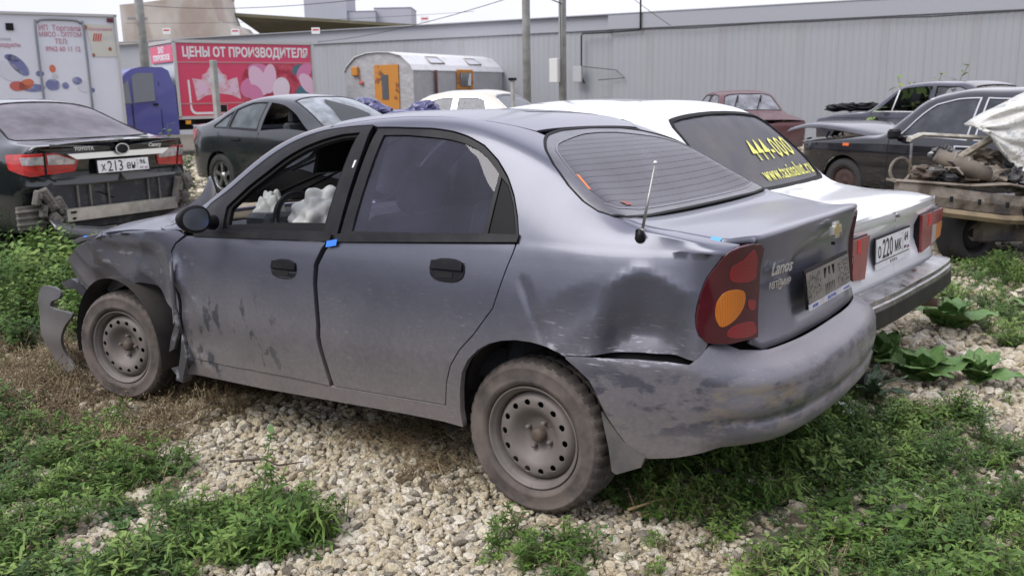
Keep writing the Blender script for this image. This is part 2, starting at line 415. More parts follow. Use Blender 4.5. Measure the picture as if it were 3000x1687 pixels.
BK = {
 'rdoor_rear': [(3.85,0.989),(3.842,0.949),(3.812,0.858),(3.778,0.752),(3.72,0.679),(3.7,0.653),(3.639,0.591),(3.596,0.529),(3.567,0.455),(3.549,0.361)],
 'door_bottom': [(3.549,0.361),(3.369,0.356),(3.191,0.351),(2.958,0.344),(2.717,0.345),(2.497,0.34),(2.26,0.335),(2.027,0.337)],
 'bline': [(2.975,0.939),(2.931,0.904),(2.898,0.844),(2.897,0.765),(2.908,0.686),(2.919,0.6),(2.917,0.557),(2.923,0.507),(2.936,0.447),(2.958,0.344)],
 'fdoor_front': [(2.028,0.341),(2.009,0.383),(1.999,0.477),(1.987,0.536),(1.981,0.643),(1.947,0.754),(1.922,0.834),(1.954,0.876),(2.012,0.912)],
 'sill_bottom': [(1.931,0.25),(2.202,0.259),(2.472,0.262),(2.739,0.272),(2.983,0.28),(3.177,0.287),(3.357,0.292),(3.526,0.294),(3.615,0.288)],
 'arch': [(3.615,0.288),(3.613,0.352),(3.624,0.439),(3.641,0.506),(3.671,0.558),(3.714,0.6),(3.763,0.629),(3.817,0.646),(3.875,0.655),(3.937,0.654),(3.998,0.646),(4.048,0.632),(4.078,0.619)],
 'lampL': [(4.548,0.696),(4.524,0.72),(4.514,0.749),(4.512,0.78),(4.517,0.813),(4.528,0.852),(4.546,0.897),(4.571,0.933),(4.598,0.969),(4.615,1.177),(4.64,1.412)],
 'lampR': [(4.769,1.249),(4.755,0.927),(4.757,0.853),(4.75,0.781),(4.749,0.737),(4.747,0.695)],
 'lampB': [(4.747,0.695),(4.692,0.693),(4.629,0.689),(4.582,0.691),(4.549,0.697)],
 'orange': [(4.682,0.848),(4.684,0.826),(4.675,0.802),(4.652,0.775),(4.622,0.755),(4.598,0.748),(4.585,0.759),(4.577,0.784),(4.579,0.816),(4.591,0.84),(4.61,0.857),(4.642,0.863),(4.67,0.858)],
 'red1': [(4.62,0.903),(4.62,0.929),(4.636,0.946),(4.672,0.965),(4.706,0.99),(4.73,0.959),(4.736,0.914),(4.729,0.886),(4.683,0.878),(4.633,0.885)],
 'red2': [(4.695,0.825),(4.715,0.826),(4.737,0.819),(4.734,0.789),(4.715,0.786),(4.697,0.795)],
 'red3': [(4.613,0.714),(4.622,0.742),(4.656,0.757),(4.715,0.757),(4.736,0.739),(4.735,0.71),(4.673,0.702)],
 'open_rear': [(3.068,1.399),(3.227,1.388),(3.358,1.39),(3.462,1.378),(3.538,1.362),(3.615,1.332),(3.686,1.271),(3.745,1.201),(3.789,1.133),(3.824,1.063),(3.847,1.005),(3.85,0.993)],
 'rframe_in': [(3.134,0.974),(3.119,1.334),(3.24,1.329),(3.347,1.323),(3.449,1.317),(3.524,1.308),(3.588,1.299),(3.642,1.259),(3.699,1.206),(3.71,1.197)],
 'rdiv': [(3.709,1.195),(3.701,1.0)],
 'fframe_top': [(3.03,1.428),(2.925,1.439),(2.806,1.443),(2.75,1.444),(2.659,1.418),(2.569,1.382),(2.475,1.34),(2.375,1.291),(2.261,1.244),(2.137,1.211),(1.646,1.75)],
 'fframe_rear_o': [(3.03,1.428),(3.041,1.349),(3.016,1.097),(2.989,0.981),(2.977,0.956)],
 'fframe_rear_i': [(2.976,1.378),(2.905,0.969)],
 'fopen': [(2.976,1.378),(2.871,1.383),(2.773,1.362),(2.68,1.331),(2.588,1.287),(2.495,1.233),(2.392,1.192),(2.284,1.128),(1.633,1.815),(2.262,0.952)],
 'farch': [(0.8,0.499),(1.123,0.551),(1.282,0.593),(1.421,0.633),(1.545,0.649),(1.67,0.644),(1.787,0.609),(1.899,0.567),(1.941,0.548),(1.945,0.517)],
 'G_seam': [(1.086,0.505),(0.93,0.447),(0.8,0.41),(0.609,0.411),(0.461,0.395),(0.345,0.326),(0.263,0.257),(0.182,0.221),(0.153,0.218)],
 'G_bl_left': [(0.146,0.221),(0.102,0.334),(0.061,0.436),(0.003,0.557),(-0.079,0.667),(-0.155,0.725),(-0.222,0.739),(-0.279,0.689),(-0.323,0.514),(-0.33,0.27),(-0.322,0.132),(-0.319,0.014),(-0.322,-0.099),(-0.326,-0.299)],
 'G_bl_out': [(0.146,0.221),(0.193,0.076),(0.225,-0.009),(0.252,-0.167),(0.222,-0.373),(0.157,-0.404)],
 'G_bl_in': [(0.183,-0.076),(0.155,0.034),(0.12,0.133),(0.087,0.245),(0.044,0.341),(-0.011,0.422),(-0.088,0.51),(-0.165,0.58),(-0.229,0.59),(-0.273,0.485),(-0.286,0.27),(-0.281,0.09),(-0.275,-0.055),(-0.285,-0.329)],
 'G_lid_seam': [(-0.29,0.673),(-0.336,0.615),(-0.39,0.521),(-0.486,0.412),(-0.572,0.426),(-0.697,0.541)],
 'bseam': [(4.082,0.622),(4.197,0.633),(4.331,0.644),(4.432,0.645),(4.511,0.639),(4.53,0.647),(4.543,0.669),(4.554,0.696)],
}
# ================================================================ the wrecked dark grey saloon
def lan_dent(X, Y, z, t):
    d = np.zeros(np.broadcast(X, z).shape)
    # quarter: the panel is pushed in under a hard upper lip, deepest just above the bumper seam
    xc_ = -.445 - .10 * (z - .75); arc = .905 - .9 * (X + .44) ** 2 * 2.2 - .012 * np.cos(22 * X)
    wx = sm((.175 - np.abs(X - xc_)) / .075)
    g0 = np.clip((arc - z) / .21, 0, 1); g0 = np.where(g0 < .12, g0 * g0 / .24 , g0 - .06) / .94
    g0 = g0 * (1 - .30 * sm((.74 - z) / .12))
    d = d + .082 * wx * g0 * (1 + .05 * np.sin(31 * X + 11 * z))
    d = d - .0025 * np.exp(-((z - arc) / .018) ** 2) * wx
    # crease that fans down from behind the door
    u = (X - .02) * -.78 + (z - .885) * -.62; v = (X - .02) * .62 + (z - .885) * -.78
    u = (X + 0.16) / .17; v = (z - .745) / .13
    d = d + .009 * sm((1 - np.sqrt((u * 1.3 + 1.0 * v) ** 2 + v * v * .7)) / .9)
    d = d + .006 * np.exp(-((X - (.02 - (.89 - z) * .45)) / .02) ** 2) * sm((.89 - z) / .06) * sm((z - .62) / .1)
    d = d + .008 * np.exp(-((X + .30) / .10) ** 2 - ((z - .66) / .05) ** 2)
    # nose: wing and the front edge of the door
    f = sm((X - 1.98) / .25); cr1 = np.abs(np.sin(7.3 * X + 5.1 * z + 1.2)); cr2 = np.abs(np.sin(11.7 * X - 16.3 * z + .4)); cr3 = np.sin(23 * X + 9 * z) * np.sin(31 * z - 8 * X)
    d = d + f * sm((.97 - z) / .2) * (.017 * cr1 + .007 * cr2 + .003 * cr3 - .006)
    d = d + f * .085 * np.clip((.865 - .05 * (X - 2.2) - z) / .24, 0, 1.1) + .02 * f * np.exp(-((X - 2.35) / .35) ** 2 - ((z - .80) / .06) ** 2)
    d = d + .035 * np.exp(-((X - 2.75) / .12) ** 2 - ((z - .62) / .10) ** 2)
    g = sm((X - 1.62) / .3) * (1 - f); d = d + g * sm((.88 - z) / .15) * (.016 * np.abs(np.sin(9 * X - 11 * z)) + .006 * np.sin(26 * z + 9 * X))
    d = d - .018 * np.exp(-((X - 1.945) / .03) ** 2) * sm((.86 - z) / .1)
    d = d + .008 * np.exp(-((X - 1.62) / .10) ** 2 - ((z - .47) / .12) ** 2) + .006 * np.exp(-((X - 1.45) / .05) ** 2 - ((z - .36) / .08) ** 2)
    return d
LAN = dict(
 Loff=.13528, plan=[(3.44,.0),(3.43,.30),(3.395,.52),(3.30,.68),(3.08,.765),(2.7,.808),(2.2,.832),(1.5,.84),(.7,.842),(0,.838),(-.3,.822),(-.52,.78),(-.66,.70),(-.735,.58),(-.775,.40),(-.79,.2),(-.797,0)],
 dside=[(.15,.07),(.22,.045),(.30,.03),(.42,.012),(.56,0),(.64,.006),(.74,.016),(.84,.032),(.92,.052),(.97,.07),(1.02,.1)],
 drear=[(.15,.07),(.5,0),(.6,.0),(.75,.01),(.9,.012),(1.0,.0),(1.1,.0)],
 ztop=[(3.36,.70),(3.1,.78),(2.6,.87),(2.1,.92),(1.9,.935),(1.0,.955),(.0,.985),(-.4,.985),(-.7,.97),(-.81,.965)],
 yc=[(3.3,.5),(2.4,.62),(1.9,.67),(1.3,.60),(.7,.60),(.3,.60),(0,.60),(-.3,.66),(-.45,.70),(-.8,.60)],
 zc=[(3.3,.74),(2.4,.95),(2.0,.97),(1.8,1.08),(1.3,1.35),(.9,1.41),(.6,1.415),(.4,1.40),(.2,1.345),(0,1.265),(-.2,1.15),(-.33,1.075),(-.5,1.03),(-.75,1.0),(-.81,1.0)],
 zr=[(3.3,.76),(2.4,.97),(2.0,1.0),(1.7,1.18),(1.4,1.38),(1.1,1.44),(.8,1.45),(.5,1.435),(.3,1.395),(0,1.265),(-.25,1.095),(-.36,1.045),(-.5,1.04),(-.8,1.042)],
 bow=(0,-.3,.4), fbow=(.18,1.0,.6), dent=lan_dent)
LC = Car(LAN)
def surf_fns(c, dent=True):
    f = lambda t, h: F(c, t, h, 0, dent); n = lambda t, h: Fn(c, t, h, dent)
    def g(x, q):
        x, q = np.broadcast_arrays(np.asarray(x, float), np.asarray(q, float)); s = np.where(q < 0, -1., 1.); P = c.U(x, 1 - np.abs(q)); P[..., 1] *= s; return P
    def gn(x, q):
        e = 3e-3; a = g(x + e, q) - g(x - e, q); b = g(x, q + e) - g(x, q - e); N = np.cross(a, b); N /= np.linalg.norm(N, axis=-1)[..., None] + 1e-12
        return N * np.where(N[..., 2:3] < 0, -1, 1)
    def wf(t, z): return c.W(t, z, 0, dent)
    def wn(t, z):
        e = 3e-3; a = wf(t + e, z) - wf(t - e, z); b = wf(t, z + e) - wf(t, z - e); N = np.cross(a, b); return N / (np.linalg.norm(N, axis=-1)[..., None] + 1e-12)
    return f, n, g, gn, wf, wn
def xq2th(c, pts): return [(float(c.tx(x)), float(c.zt(x) + (1 - q) * LS)) for x, q in pts]

# paint: dusty metallic grey with road dirt climbing from the sills and white scuffs on the quarter
def paint(name, base, rough=.28, dust=(.3, .29, .28), amt=.35, metal=0., coat=1., low=(.16, .14, .12), hi=.35, spec=.5):
    m = Mt(name, base, rough, metal, coat, spec); a = m.noise(2.6, .3, .8, 8); b = m.op('MULTIPLY', m.axis(2, .65, .2), hi * 2)
    m.mix(m.op('MULTIPLY', a, amt), dust); m.mix(m.op('MULTIPLY', m.op('ADD', b, m.op('MULTIPLY', a, .1)), .8), low, .8); m.lerp('Roughness', a, rough, min(1, rough + amt * .8)); m.lerp('Coat Weight', b, coat, .1); m.bump(m.noise(5, .2, .8, 2), .04, .01); return m.m

def paint_lanos():
    m = Mt('dusty_grey_paint', (.036, .040, .060), .35, .48, .45)
    m.b.inputs['Coat Roughness'].default_value = .13
    dust = m.noise(2.2, .3, .75, 8); fine = m.noise(60, .35, .7, 4)
    topz = m.axis(2, .95, 1.35); dirt = m.axis(2, .86, .34)
    dd = m.op('MULTIPLY', m.op('ADD', dirt, m.op('MULTIPLY', m.noise(3.5, .3, .7, 6), .16)), m.op('ADD', m.op('MULTIPLY', fine, .25), .65))
    dd = m.ramp(dd, .15, 1.05)
    xr = m.axis(0, -.55, -.7)
    m.mix(m.op('ADD', m.op('ADD', m.op('MULTIPLY', dust, .07), m.op('MULTIPLY', m.axis(0, -.70, -.76), .20)), .24), (.30, .305, .37))
    gn0 = m.N.new('ShaderNodeNewGeometry'); sp0 = m.N.new('ShaderNodeSeparateXYZ'); m.L.new(gn0.outputs['Normal'], sp0.inputs[0]); up_ = m.op('MULTIPLY', m.ramp(sp0.outputs['Z'], .80, .985), m.axis(2, .96, 1.01)); m.mix(m.op('MULTIPLY', up_, m.op('ADD', m.op('MULTIPLY', dust, .2), .75)), (.46, .46, .51), .55)
    wipe = m.noise(6.5, .50, .57, 5, (1, 1, 2.0)); wm = m.op('MULTIPLY', wipe, m.op('MULTIPLY', m.axis(0, -.15, -.30), m.op('MULTIPLY', m.axis(2, .36, .44), m.axis(2, .63, .58))))
    keep = m.op('SUBTRACT', 1., m.op('MULTIPLY', wm, .7))
    dd2 = m.op('MULTIPLY', dd, keep)
    m.mix(wm, (.040, .044, .066), .6); m.mix(dd2, (.225, .190, .168), .88)
    scr = m.op('MULTIPLY', m.noise(10, .46, .60, 5, (1.2, 1.2, 3)), m.op('MULTIPLY', m.op('MULTIPLY', m.axis(0, -.62, -.70), m.axis(1, .44, .52)), m.op('MULTIPLY', m.axis(2, .40, .45), m.axis(2, .585, .55)))); m.mix(scr, (.26, .215, .15), .75)
    # scuffs: short horizontal streaks, bare primer showing through
    st = m.noise(14, .60, .66, 5, (1, 1, 9)); area_ = m.op('MULTIPLY', m.axis(0, -.02, -.12), m.op('MULTIPLY', m.axis(0, -.62, -.5), m.op('MULTIPLY', m.axis(2, .575, .62), m.axis(2, .80, .66))))
    st2 = m.noise(11, .55, .62, 6, (1, 1, 4)); band = m.op('MULTIPLY', m.axis(2, .612, .632), m.axis(2, .668, .652)); b2 = m.op('MULTIPLY', m.op('MULTIPLY', band, st2), m.op('MULTIPLY', m.axis(0, -.06, -.12), m.axis(0, -.60, -.55)))
    sc = m.op('MAXIMUM', m.op('MULTIPLY', st, area_), b2)
    fr = m.op('MULTIPLY', m.noise(9, .60, .68, 5, (1, 1, 3)), m.op('MULTIPLY', m.axis(0, 1.75, 1.9), m.axis(2, .86, .78)))
    sc = m.op('MAXIMUM', sc, m.op('MULTIPLY', fr, .6))
    m.mix(sc, (.50, .50, .56), .55)
    dm = m.op('MULTIPLY', m.noise(8, .57, .62, 5, (1.6, 1, 1)), m.op('MULTIPLY', m.op('MULTIPLY', m.axis(0, 1.15, 1.35), m.axis(0, 1.92, 1.8)), m.axis(2, .72, .62))); m.mix(dm, (.035, .038, .05), .8)
    fs = m.op('MULTIPLY', m.noise(26, .66, .70, 3, (1, 1, 14)), m.axis(2, .95, .8)); m.mix(fs, (.42, .42, .47), .35)
    spl = m.voro(46, .10, .045); m.mix(m.op('MULTIPLY', spl, m.noise(7, .58, .62, 2)), (.03, .03, .03), .5)
    rr = m.op('ADD', m.op('MULTIPLY', dd2, .45), m.op('MULTIPLY', dust, .12)); m.lerp('Roughness', rr, .33, 1.1)
    m.lerp('Coat Weight', m.op('MAXIMUM', dd2, m.op('MULTIPLY', sc, .9)), .5, .02); m.lerp('Metallic', m.op('MAXIMUM', dd2, sc), .48, .0)
    m.bump(m.noise(3.0, .2, .8, 3), .10, .02)
    m.bump(fine, .03, .002)
    return m.m
P_lan = paint_lanos()
def wheel_mats(pfx, dusty=(.150, .122, .106)):
    t = Mt(pfx + '_tyre', (.022, .021, .021), .85)
    t.mix(t.noise(7, .25, .6, 6), dusty, .9); t.bump(t.noise(55, .3, .7), .2, .002)
    r = Mt(pfx + '_rim', (.185, .160, .145), .6, .1); r.mix(r.noise(6, .35, .7), (.095, .085, .08), .7); r.mix(r.noise(26, .6, .75), (.07, .05, .04), .6)
    return t.m, r.m
T_dusty, Rim_dusty = wheel_mats('dusty')
T_black, Rim_alloy = wheel_mats('far', (.035, .033, .033))
Rim_alloy = simple('alloy_rim', (.5, .5, .5), .35, .8, n=(20, (.2, .19, .18), .4, .7))
_t = Mt('tread_rubber', (.030, .027, .025), .9); _t.mix(_t.noise(9, .3, .75, 6), (.115, .095, .083), .75); M_tread = _t.m
def tyre_mesh(Rr, rb, w, nseg=120, detail=True):
    s = Rr - rb
    half = [(rb - .001, -.012), (rb + .006, .002), (rb + .09 * s, .009), (rb + .2 * s, .0125), (rb + .24 * s, .0145), (rb + .28 * s, .0125), (rb + .5 * s, .0135), (rb + .66 * s, .0115), (rb + .70 * s, .0135), (rb + .74 * s, .0105), (rb + .86 * s, .002), (rb + .93 * s, -.008), (rb + .975 * s, -.018), (rb + .995 * s, -.03)]
    mid = [(Rr, -.045), (Rr, -.055), (Rr - .007, -.056), (Rr - .007, -.062), (Rr, -.063), (Rr, -w / 2)]
    prof = half + mid + [(r, -w - a) for r, a in (half + mid[:-1])[::-1]]
    if not detail: prof = [half[i] for i in (0, 2, 5, 8, 11, 13)] + [(Rr, -w / 2)] + [(half[i][0], -w - half[i][1]) for i in (13, 11, 8, 5, 2, 0)]
    V = []; Fq = []; m = len(prof)
    for k in range(nseg):
        a = 2 * math.pi * k / nseg; g = detail and (k % 3 == 0)
        for j, (r, y) in enumerate(prof):
            aa = a
            if detail and k % 3 == 1: aa = a - 2 * math.pi / nseg * .62
            rr = r - (.0075 if g and rb + .82 * s < r else 0)
            V.append((rr * math.cos(aa), y, rr * math.sin(aa)))
    for k in range(nseg):
        for j in range(m - 1): Fq.append((k * m + j, k * m + j + 1, ((k + 1) % nseg) * m + j + 1, ((k + 1) % nseg) * m + j))
    return V, Fq
def wheel(parent, loc, Rr, rb, w, tm, rm, side=1, steer=0., style='steel', detail=True, camber=0., spin=0.):
    """origin on the rim's outer face; +y outwards on the left side"""
    V, Fq = tyre_mesh(Rr, rb, w, 120 if detail else 48, detail)
    o = mobj('wheel', V, Fq, tm, parent); o.location = loc; fixn(o)
    if detail:
        o.data.materials.append(M_tread); rv = [math.hypot(v[0], v[2]) for v in V]
        for p_ in o.data.polygons:
            if min(rv[i] for i in p_.vertices) > Rr - .021: p_.material_index = 1
    o.rotation_euler = (camber, spin, steer + (0 if side > 0 else math.pi))
    if not detail:
        mb = MB(); mb.lathe([(rb, -.002), (rb - .006, .0), (rb - .012, -.012), (rb - .022, -.05)], 32)
        if style == 'alloy':
            for k in range(5):
                a = 2 * math.pi * k / 5 + .3; e = .16
                P = [(.05 * math.cos(a - .35), .05 * math.sin(a - .35)), (.05 * math.cos(a + .35), .05 * math.sin(a + .35)), ((rb - .015) * math.cos(a + e), (rb - .015) * math.sin(a + e)), ((rb - .015) * math.cos(a - e), (rb - .015) * math.sin(a - e))]
                mb.prism(P, -.015, -.045, lambda u, v, d: (u, d, v))
            mb.lathe([(0, -.008), (.05, -.012), (.06, -.045)], 20)
        else: mb.lathe([(0, -.03), (.04, -.03), (.05, -.045), (.09, -.02), (rb - .03, -.025), (rb - .02, -.05)], 32)
        r = mb.build('rim', rm, o); fixn(r)
        mb = MB(); mb.lathe([(0, -.07), (rb - .012, -.07)], 24); mb.build('brake_disc', M_void, o); return o
    mb = MB(); mb.lathe([(rb - .002, -.010), (rb + .001, -.002), (rb - .001, .002), (rb - .006, .001), (rb - .009, -.008), (rb - .016, -.014), (rb - .021, -.022), (rb - .025, -.05), (rb - .033, -.075)], 72); r = mb.build('rim', rm, o); fixn(r)
    yr = cr([0, .030, .05, .062, .076, .092, .106, .122, .140, .150, .158, .165], [-.058, -.058, -.058, -.054, -.042, -.026, -.017, -.014, -.016, -.023, -.034, -.05])
    fn = lambda u, v: np.stack([u, yr(np.hypot(u, v)), v], -1)
    def nf(u, v):
        e = 1e-3; a = fn(u + e, v) - fn(u - e, v); b = fn(u, v + e) - fn(u, v - e); N = np.cross(b, a); return N / np.linalg.norm(N, axis=-1)[..., None]
    circ = lambda cx_, cz_, r1, r2, a0, n: [(cx_ + r1 * math.cos(t) * math.cos(a0) - r2 * math.sin(t) * math.sin(a0), cz_ + r1 * math.cos(t) * math.sin(a0) + r2 * math.sin(t) * math.cos(a0)) for t in np.linspace(0, 2 * math.pi, n, endpoint=False)]
    holes = [circ(.128 * math.cos(a), .128 * math.sin(a), .0115, .0125, a, 14) for a in np.linspace(0, 2 * math.pi, 14, endpoint=False) + .12]
    p = panel('wheel_disc', fn, nf, circ(0, 0, .163, .163, 0, 64), rm, o, .011, holes, rim=.004)
    mb = MB(); mb.lathe([(0, -.075), (.168, -.075), (.168, -.05)], 32); mb.build('brake_drum', M_void, o)
    mb = MB(); mb.lathe([(0, -.024), (.012, -.024), (.022, -.028), (.027, -.036), (.0285, -.058)], 28); h = mb.build('hub_cap', Rim_hub, o); fixn(h)
    for k in range(4):
        a = math.pi / 2 * k + .55; mb = MB(); mb.lathe([(0, -.036), (.0062, -.036), (.0085, -.038), (.0088, -.058)], 8, (.05 * math.cos(a), 0, .05 * math.sin(a))); b = mb.build('wheel_bolt', Rim_dusty, o); fixn(b)
    return o
M_glassm = glass_mat('mid_glass', (.7, .7, .78), .02, 1., (.3, .3, .36), .10)
Rim_hub = simple('hub_rust', (.11, .085, .068), .7, n=(30, (.07, .045, .03), .4, .7))

lan = empty('wrecked_saloon', (0, 0, -.01353), (.0207118, .0218452, .0002262))
tag(lan, 'dusty dark grey saloon in the foreground, front wing crushed, rear quarter dented, airbag hanging out', 'car')
f_, n_, g_, gn_, wf_, wn_ = surf_fns(LC)
L_ = lambda k: list(BK[k])
# side opening outlines in the body's own (t,h)
bl = L_('bline'); rr = L_('rdoor_rear'); db = L_('door_bottom')
belt_f = [(2.97, .945), (2.7, .94), (2.4, .935), (2.1, .925)]
opn = L_('open_rear'); ftop = L_('fframe_top')[:-1] + [(2.10, 1.12), (2.085, .98)]
seam = xq2th(LC, [(1.13, .455), (.93, .425), (.80, .41), (.61, .405), (.46, .39), (.345, .33), (.263, .262), (.19, .225), (.15, .221)])
blq = xq2th(LC, L_('G_bl_left')[1:9]); lidq = xq2th(LC, L_('G_lid_seam'))
ws_edge = [(1.13, .455), (1.3, .47), (1.5, .52), (1.7, .60), (1.85, .66), (2.0, .74), (2.12, .83)]
lampL = [q for q in L_('lampL')[:9]]
side = []
side += [(2.026, .334), (1.96, .27)] + L_('sill_bottom')[:-1] + L_('arch') + [(4.078, .625)]
bs = [(t, h + .002) for t, h in L_('bseam')]
side += bs + lampL[1:] + [(4.612, .99), (4.64, 1.39)]
side += lidq[::-1][1:] + [(4.185, 1.285)] + blq[::-1][1:] + seam[::-1] + xq2th(LC, ws_edge[1:]) + [(1.86, .96), (2.03, .935)]
side += [(2.075, .945)] + ftop[::-1] + [(3.05, 1.41)] + opn[:-1] + rr + db[1:]
# tidy duplicates
def dedupe(p, d=.006):
    o = [p[0]]
    for q in p[1:]:
        if math.hypot(q[0] - o[-1][0], q[1] - o[-1][1]) > d: o.append(q)
    if math.hypot(o[0][0] - o[-1][0], o[0][1] - o[-1][1]) < d: o.pop()
    return o
side = dedupe(side)
panel('body_side', f_, n_, side, P_lan, lan, .022, rim=.028)
fd_, nd_ = surf_fns(LC, False)[:2]
panel('body_side', fd_, nd_, side, P_lan, lan, .05, rim=.028, mirror=True)
# doors
rdoor = dedupe([(3.846, .982), (3.842, .95)] + rr[2:] + db[1:4] + bl[::-1][:-1] + [(2.968, .940)])
panel_rd = panel('rear_door', f_, n_, inset(rdoor, .0055), P_lan, lan, .022, rim=.03)
panel('rear_door', fd_, nd_, inset(rdoor, .004), P_lan, lan, .05, rim=.03, mirror=True)
fdoor = dedupe([(t - .013 - .006 * max(0, (h - .75) / .18), h) for t, h in bl[1:]] + db[4:] + L_('fdoor_front')[1:-1] + [(2.03, .916), (2.12, .918), (2.94, .938)])
panel_fd = panel('front_door', f_, n_, inset(fdoor, .005), P_lan, lan, .022, rim=.03, off=.004)
panel('front_door', fd_, nd_, inset(fdoor, .004), P_lan, lan, .05, rim=.03, mirror=True)
# belt mouldings
for a, b in (((2.985, 3.852), (.943, .984)), ((2.085, 2.957), (.917, .941))):
    pl = [(a[0], b[0] - .006), (a[1], b[1] - .004), (a[1], b[1] + .020), (a[0], b[0] + .020)]
    for mir in (False, True): panel('belt_moulding', fd_, nd_, pl, M_black, lan, .03, off=.012, rim=.014, mirror=mir)
# door window frames
gl_r = [(3.134, .972), (3.119, 1.334), (3.24, 1.329), (3.347, 1.323), (3.449, 1.317), (3.524, 1.308), (3.588, 1.292), (3.642, 1.259), (3.699, 1.206), (3.700, 1.19), (3.690, .995)]
gl_r[0] = (3.05, .974); gl_r[1] = (3.112, 1.328)
rfo = dedupe([(2.99, .95), (3.02, 1.10), (3.068, 1.372)] + [(t - .004, h - .010) for t, h in opn[:-1]] + [(3.842, .975)])
qtrim = [(3.712, .99), (3.716, 1.185), (3.745, 1.165), (3.785, 1.10), (3.815, 1.03), (3.828, .99)]
for mir in (False, True):
    panel('rear_window_frame', fd_, nd_, rfo, M_black, lan, .03, holes=[gl_r, inset(qtrim, -.004)], off=-.006, rim=.018, mirror=mir)
    panel('rear_side_window', fd_, nd_, inset(gl_r, -.006), M_glassd if not mir else M_glassm, lan, .04, off=-.014, rim=0, mirror=mir)
    panel('quarter_trim', fd_, nd_, qtrim, M_rubber, lan, .03, off=-.010, rim=.01, mirror=mir)
ffo = dedupe([(2.975, .945), (2.99, 1.05), (3.02, 1.25), (3.032, 1.425)] + [(t + .004, h - .004) for t, h in ftop] + [(2.09, .94)])
fop = [(2.905, .967), (2.976, 1.362), (2.871, 1.362), (2.773, 1.34), (2.68, 1.308), (2.588, 1.264), (2.495, 1.21), (2.392, 1.165), (2.290, 1.10), (2.268, 1.08), (2.262, .955)]
for mir in (False, True):
    panel('front_window_frame', fd_, nd_, ffo, M_black, lan, .03, holes=[fop], off=-.003 if not mir else -.006, rim=.02, mirror=mir)
    inner = inset(fop, .022)
    panel('weather_strip', fd_, nd_, inset(fop, -.004), M_rubber, lan, .03, holes=[inner], off=-.016, rim=.02, mirror=mir)
panel('front_side_window', fd_, nd_, inset(fop, -.01), M_glassc, lan, .05, off=-.012, rim=0, mirror=True)
# B pillar behind the door gap, dark door shuts
panel('pillar', fd_, nd_, [(2.88, .93), (3.10, .95), (3.12, 1.40), (3.0, 1.42), (2.95, 1.2)], M_void, lan, .05, off=-.035, rim=0)
panel('pillar', fd_, nd_, [(2.90, .93), (3.06, .95), (3.10, 1.40), (3.0, 1.42), (2.97, 1.2)], M_void, lan, .05, off=-.035, rim=0, mirror=True)
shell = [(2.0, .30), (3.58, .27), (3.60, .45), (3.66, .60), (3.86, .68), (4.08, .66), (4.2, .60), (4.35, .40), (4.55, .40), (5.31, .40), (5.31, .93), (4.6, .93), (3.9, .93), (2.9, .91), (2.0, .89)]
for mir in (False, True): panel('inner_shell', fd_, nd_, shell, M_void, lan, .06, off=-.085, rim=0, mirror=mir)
panel('latch', fd_, nd_, [(2.985, 1.16), (2.993, 1.16), (2.999, 1.19), (2.991, 1.19)], M_white, lan, .02, off=.0, rim=.008)
# door handles
def handle(px, pz, par):
    e = lambda a, b, n=20, p=2.6: [(px + a * math.copysign(abs(math.cos(t)) ** (2 / p), math.cos(t)), pz + b * math.copysign(abs(math.sin(t)) ** (2 / p), math.sin(t))) for t in np.linspace(0, 2 * math.pi, n, endpoint=False)]
    o = panel('handle', f_, n_, e(.080, .041), M_black, par, .012, off=.004, rim=.012)
    panel('grip', f_, n_, [(px - .073, pz + .002), (px - .070, pz + .03), (px, pz + .036), (px + .070, pz + .03), (px + .073, pz + .002)], M_black, lan, .012, off=.014, rim=.014)
    panel('handle_pocket', f_, n_, [(px - .060, pz - .004), (px + .030, pz - .004), (px + .030, pz - .026), (px - .045, pz - .030)], M_void, lan, .014, off=.006, rim=0)
handle(3.563, .870, panel_rd); handle(2.704, .812, panel_fd)
# roof, screens
def mirq(p): return [(x, q) for x, q in p] + [(x, -q) for x, q in p[::-1]]
roof_l = [(1.115, .45), (.93, .42), (.80, .405), (.61, .40), (.46, .385), (.345, .325), (.263, .257), (.20, .215)]
bl_top = [(.205, .19), (.212, .10), (.216, .0)]
roofp = dedupe(roof_l + bl_top[:2] + [(.216, 0)] + [(x, -q) for x, q in bl_top[:2][::-1]] + [(x, -q) for x, q in roof_l[::-1]] + [(1.14, -.2), (1.15, 0), (1.14, .2)], .01)
panel('roof', g_, gn_, roofp, P_lan, lan, .035, rim=.012, off=.001)
gl = [(.165, .20)] + L_('G_bl_left')[1:9] + [(-.328, .4), (-.33, .27), (-.322, .132)]
glf = dedupe(gl + [(-.32, 0)] + [(x, -q) for x, q in gl[::-1]] + [(.195, -.1), (.205, 0), (.195, .1)], .01)
glf = inset(glf, .006)
bi = [(.120, .133), (.087, .245), (.044, .341), (-.011, .422), (-.088, .51), (-.165, .575), (-.229, .585), (-.268, .485), (-.284, .27), (-.281, .09)]
bif = dedupe(bi + [(-.280, 0)] + [(x, -q) for x, q in bi[::-1]] + [(.150, -.05), (.155, 0), (.150, .05)], .01)
rw = panel('rear_window', g_, gn_, inset(bif, -.012), glass_mat('rear_glass', (.16, .16, .19), .03, 1., (.25, .24, .29), .24), lan, .035, off=-.002, rim=0)
M_frit = simple('frit_band', (.05, .05, .058), .35, 0, .4, n=(5, (.16, .155, .18), .3, .8))
panel('window_surround', g_, gn_, glf, M_frit, lan, .03, holes=[bif], off=-.001, rim=.012)
M_line = simple('dust_line', (.24, .24, .27), .7); M_heat = simple('heater_wire', (.13, .10, .105), .6)
panel('glass_edge_line', g_, gn_, inset(bif, -.004), M_line, rw, .03, holes=[inset(bif, .003)], off=.0008, rim=0)
panel('rubber_seal', g_, gn_, inset(glf, -.007), M_rubber, lan, .03, holes=[inset(glf, .004)], off=.002, rim=.012)
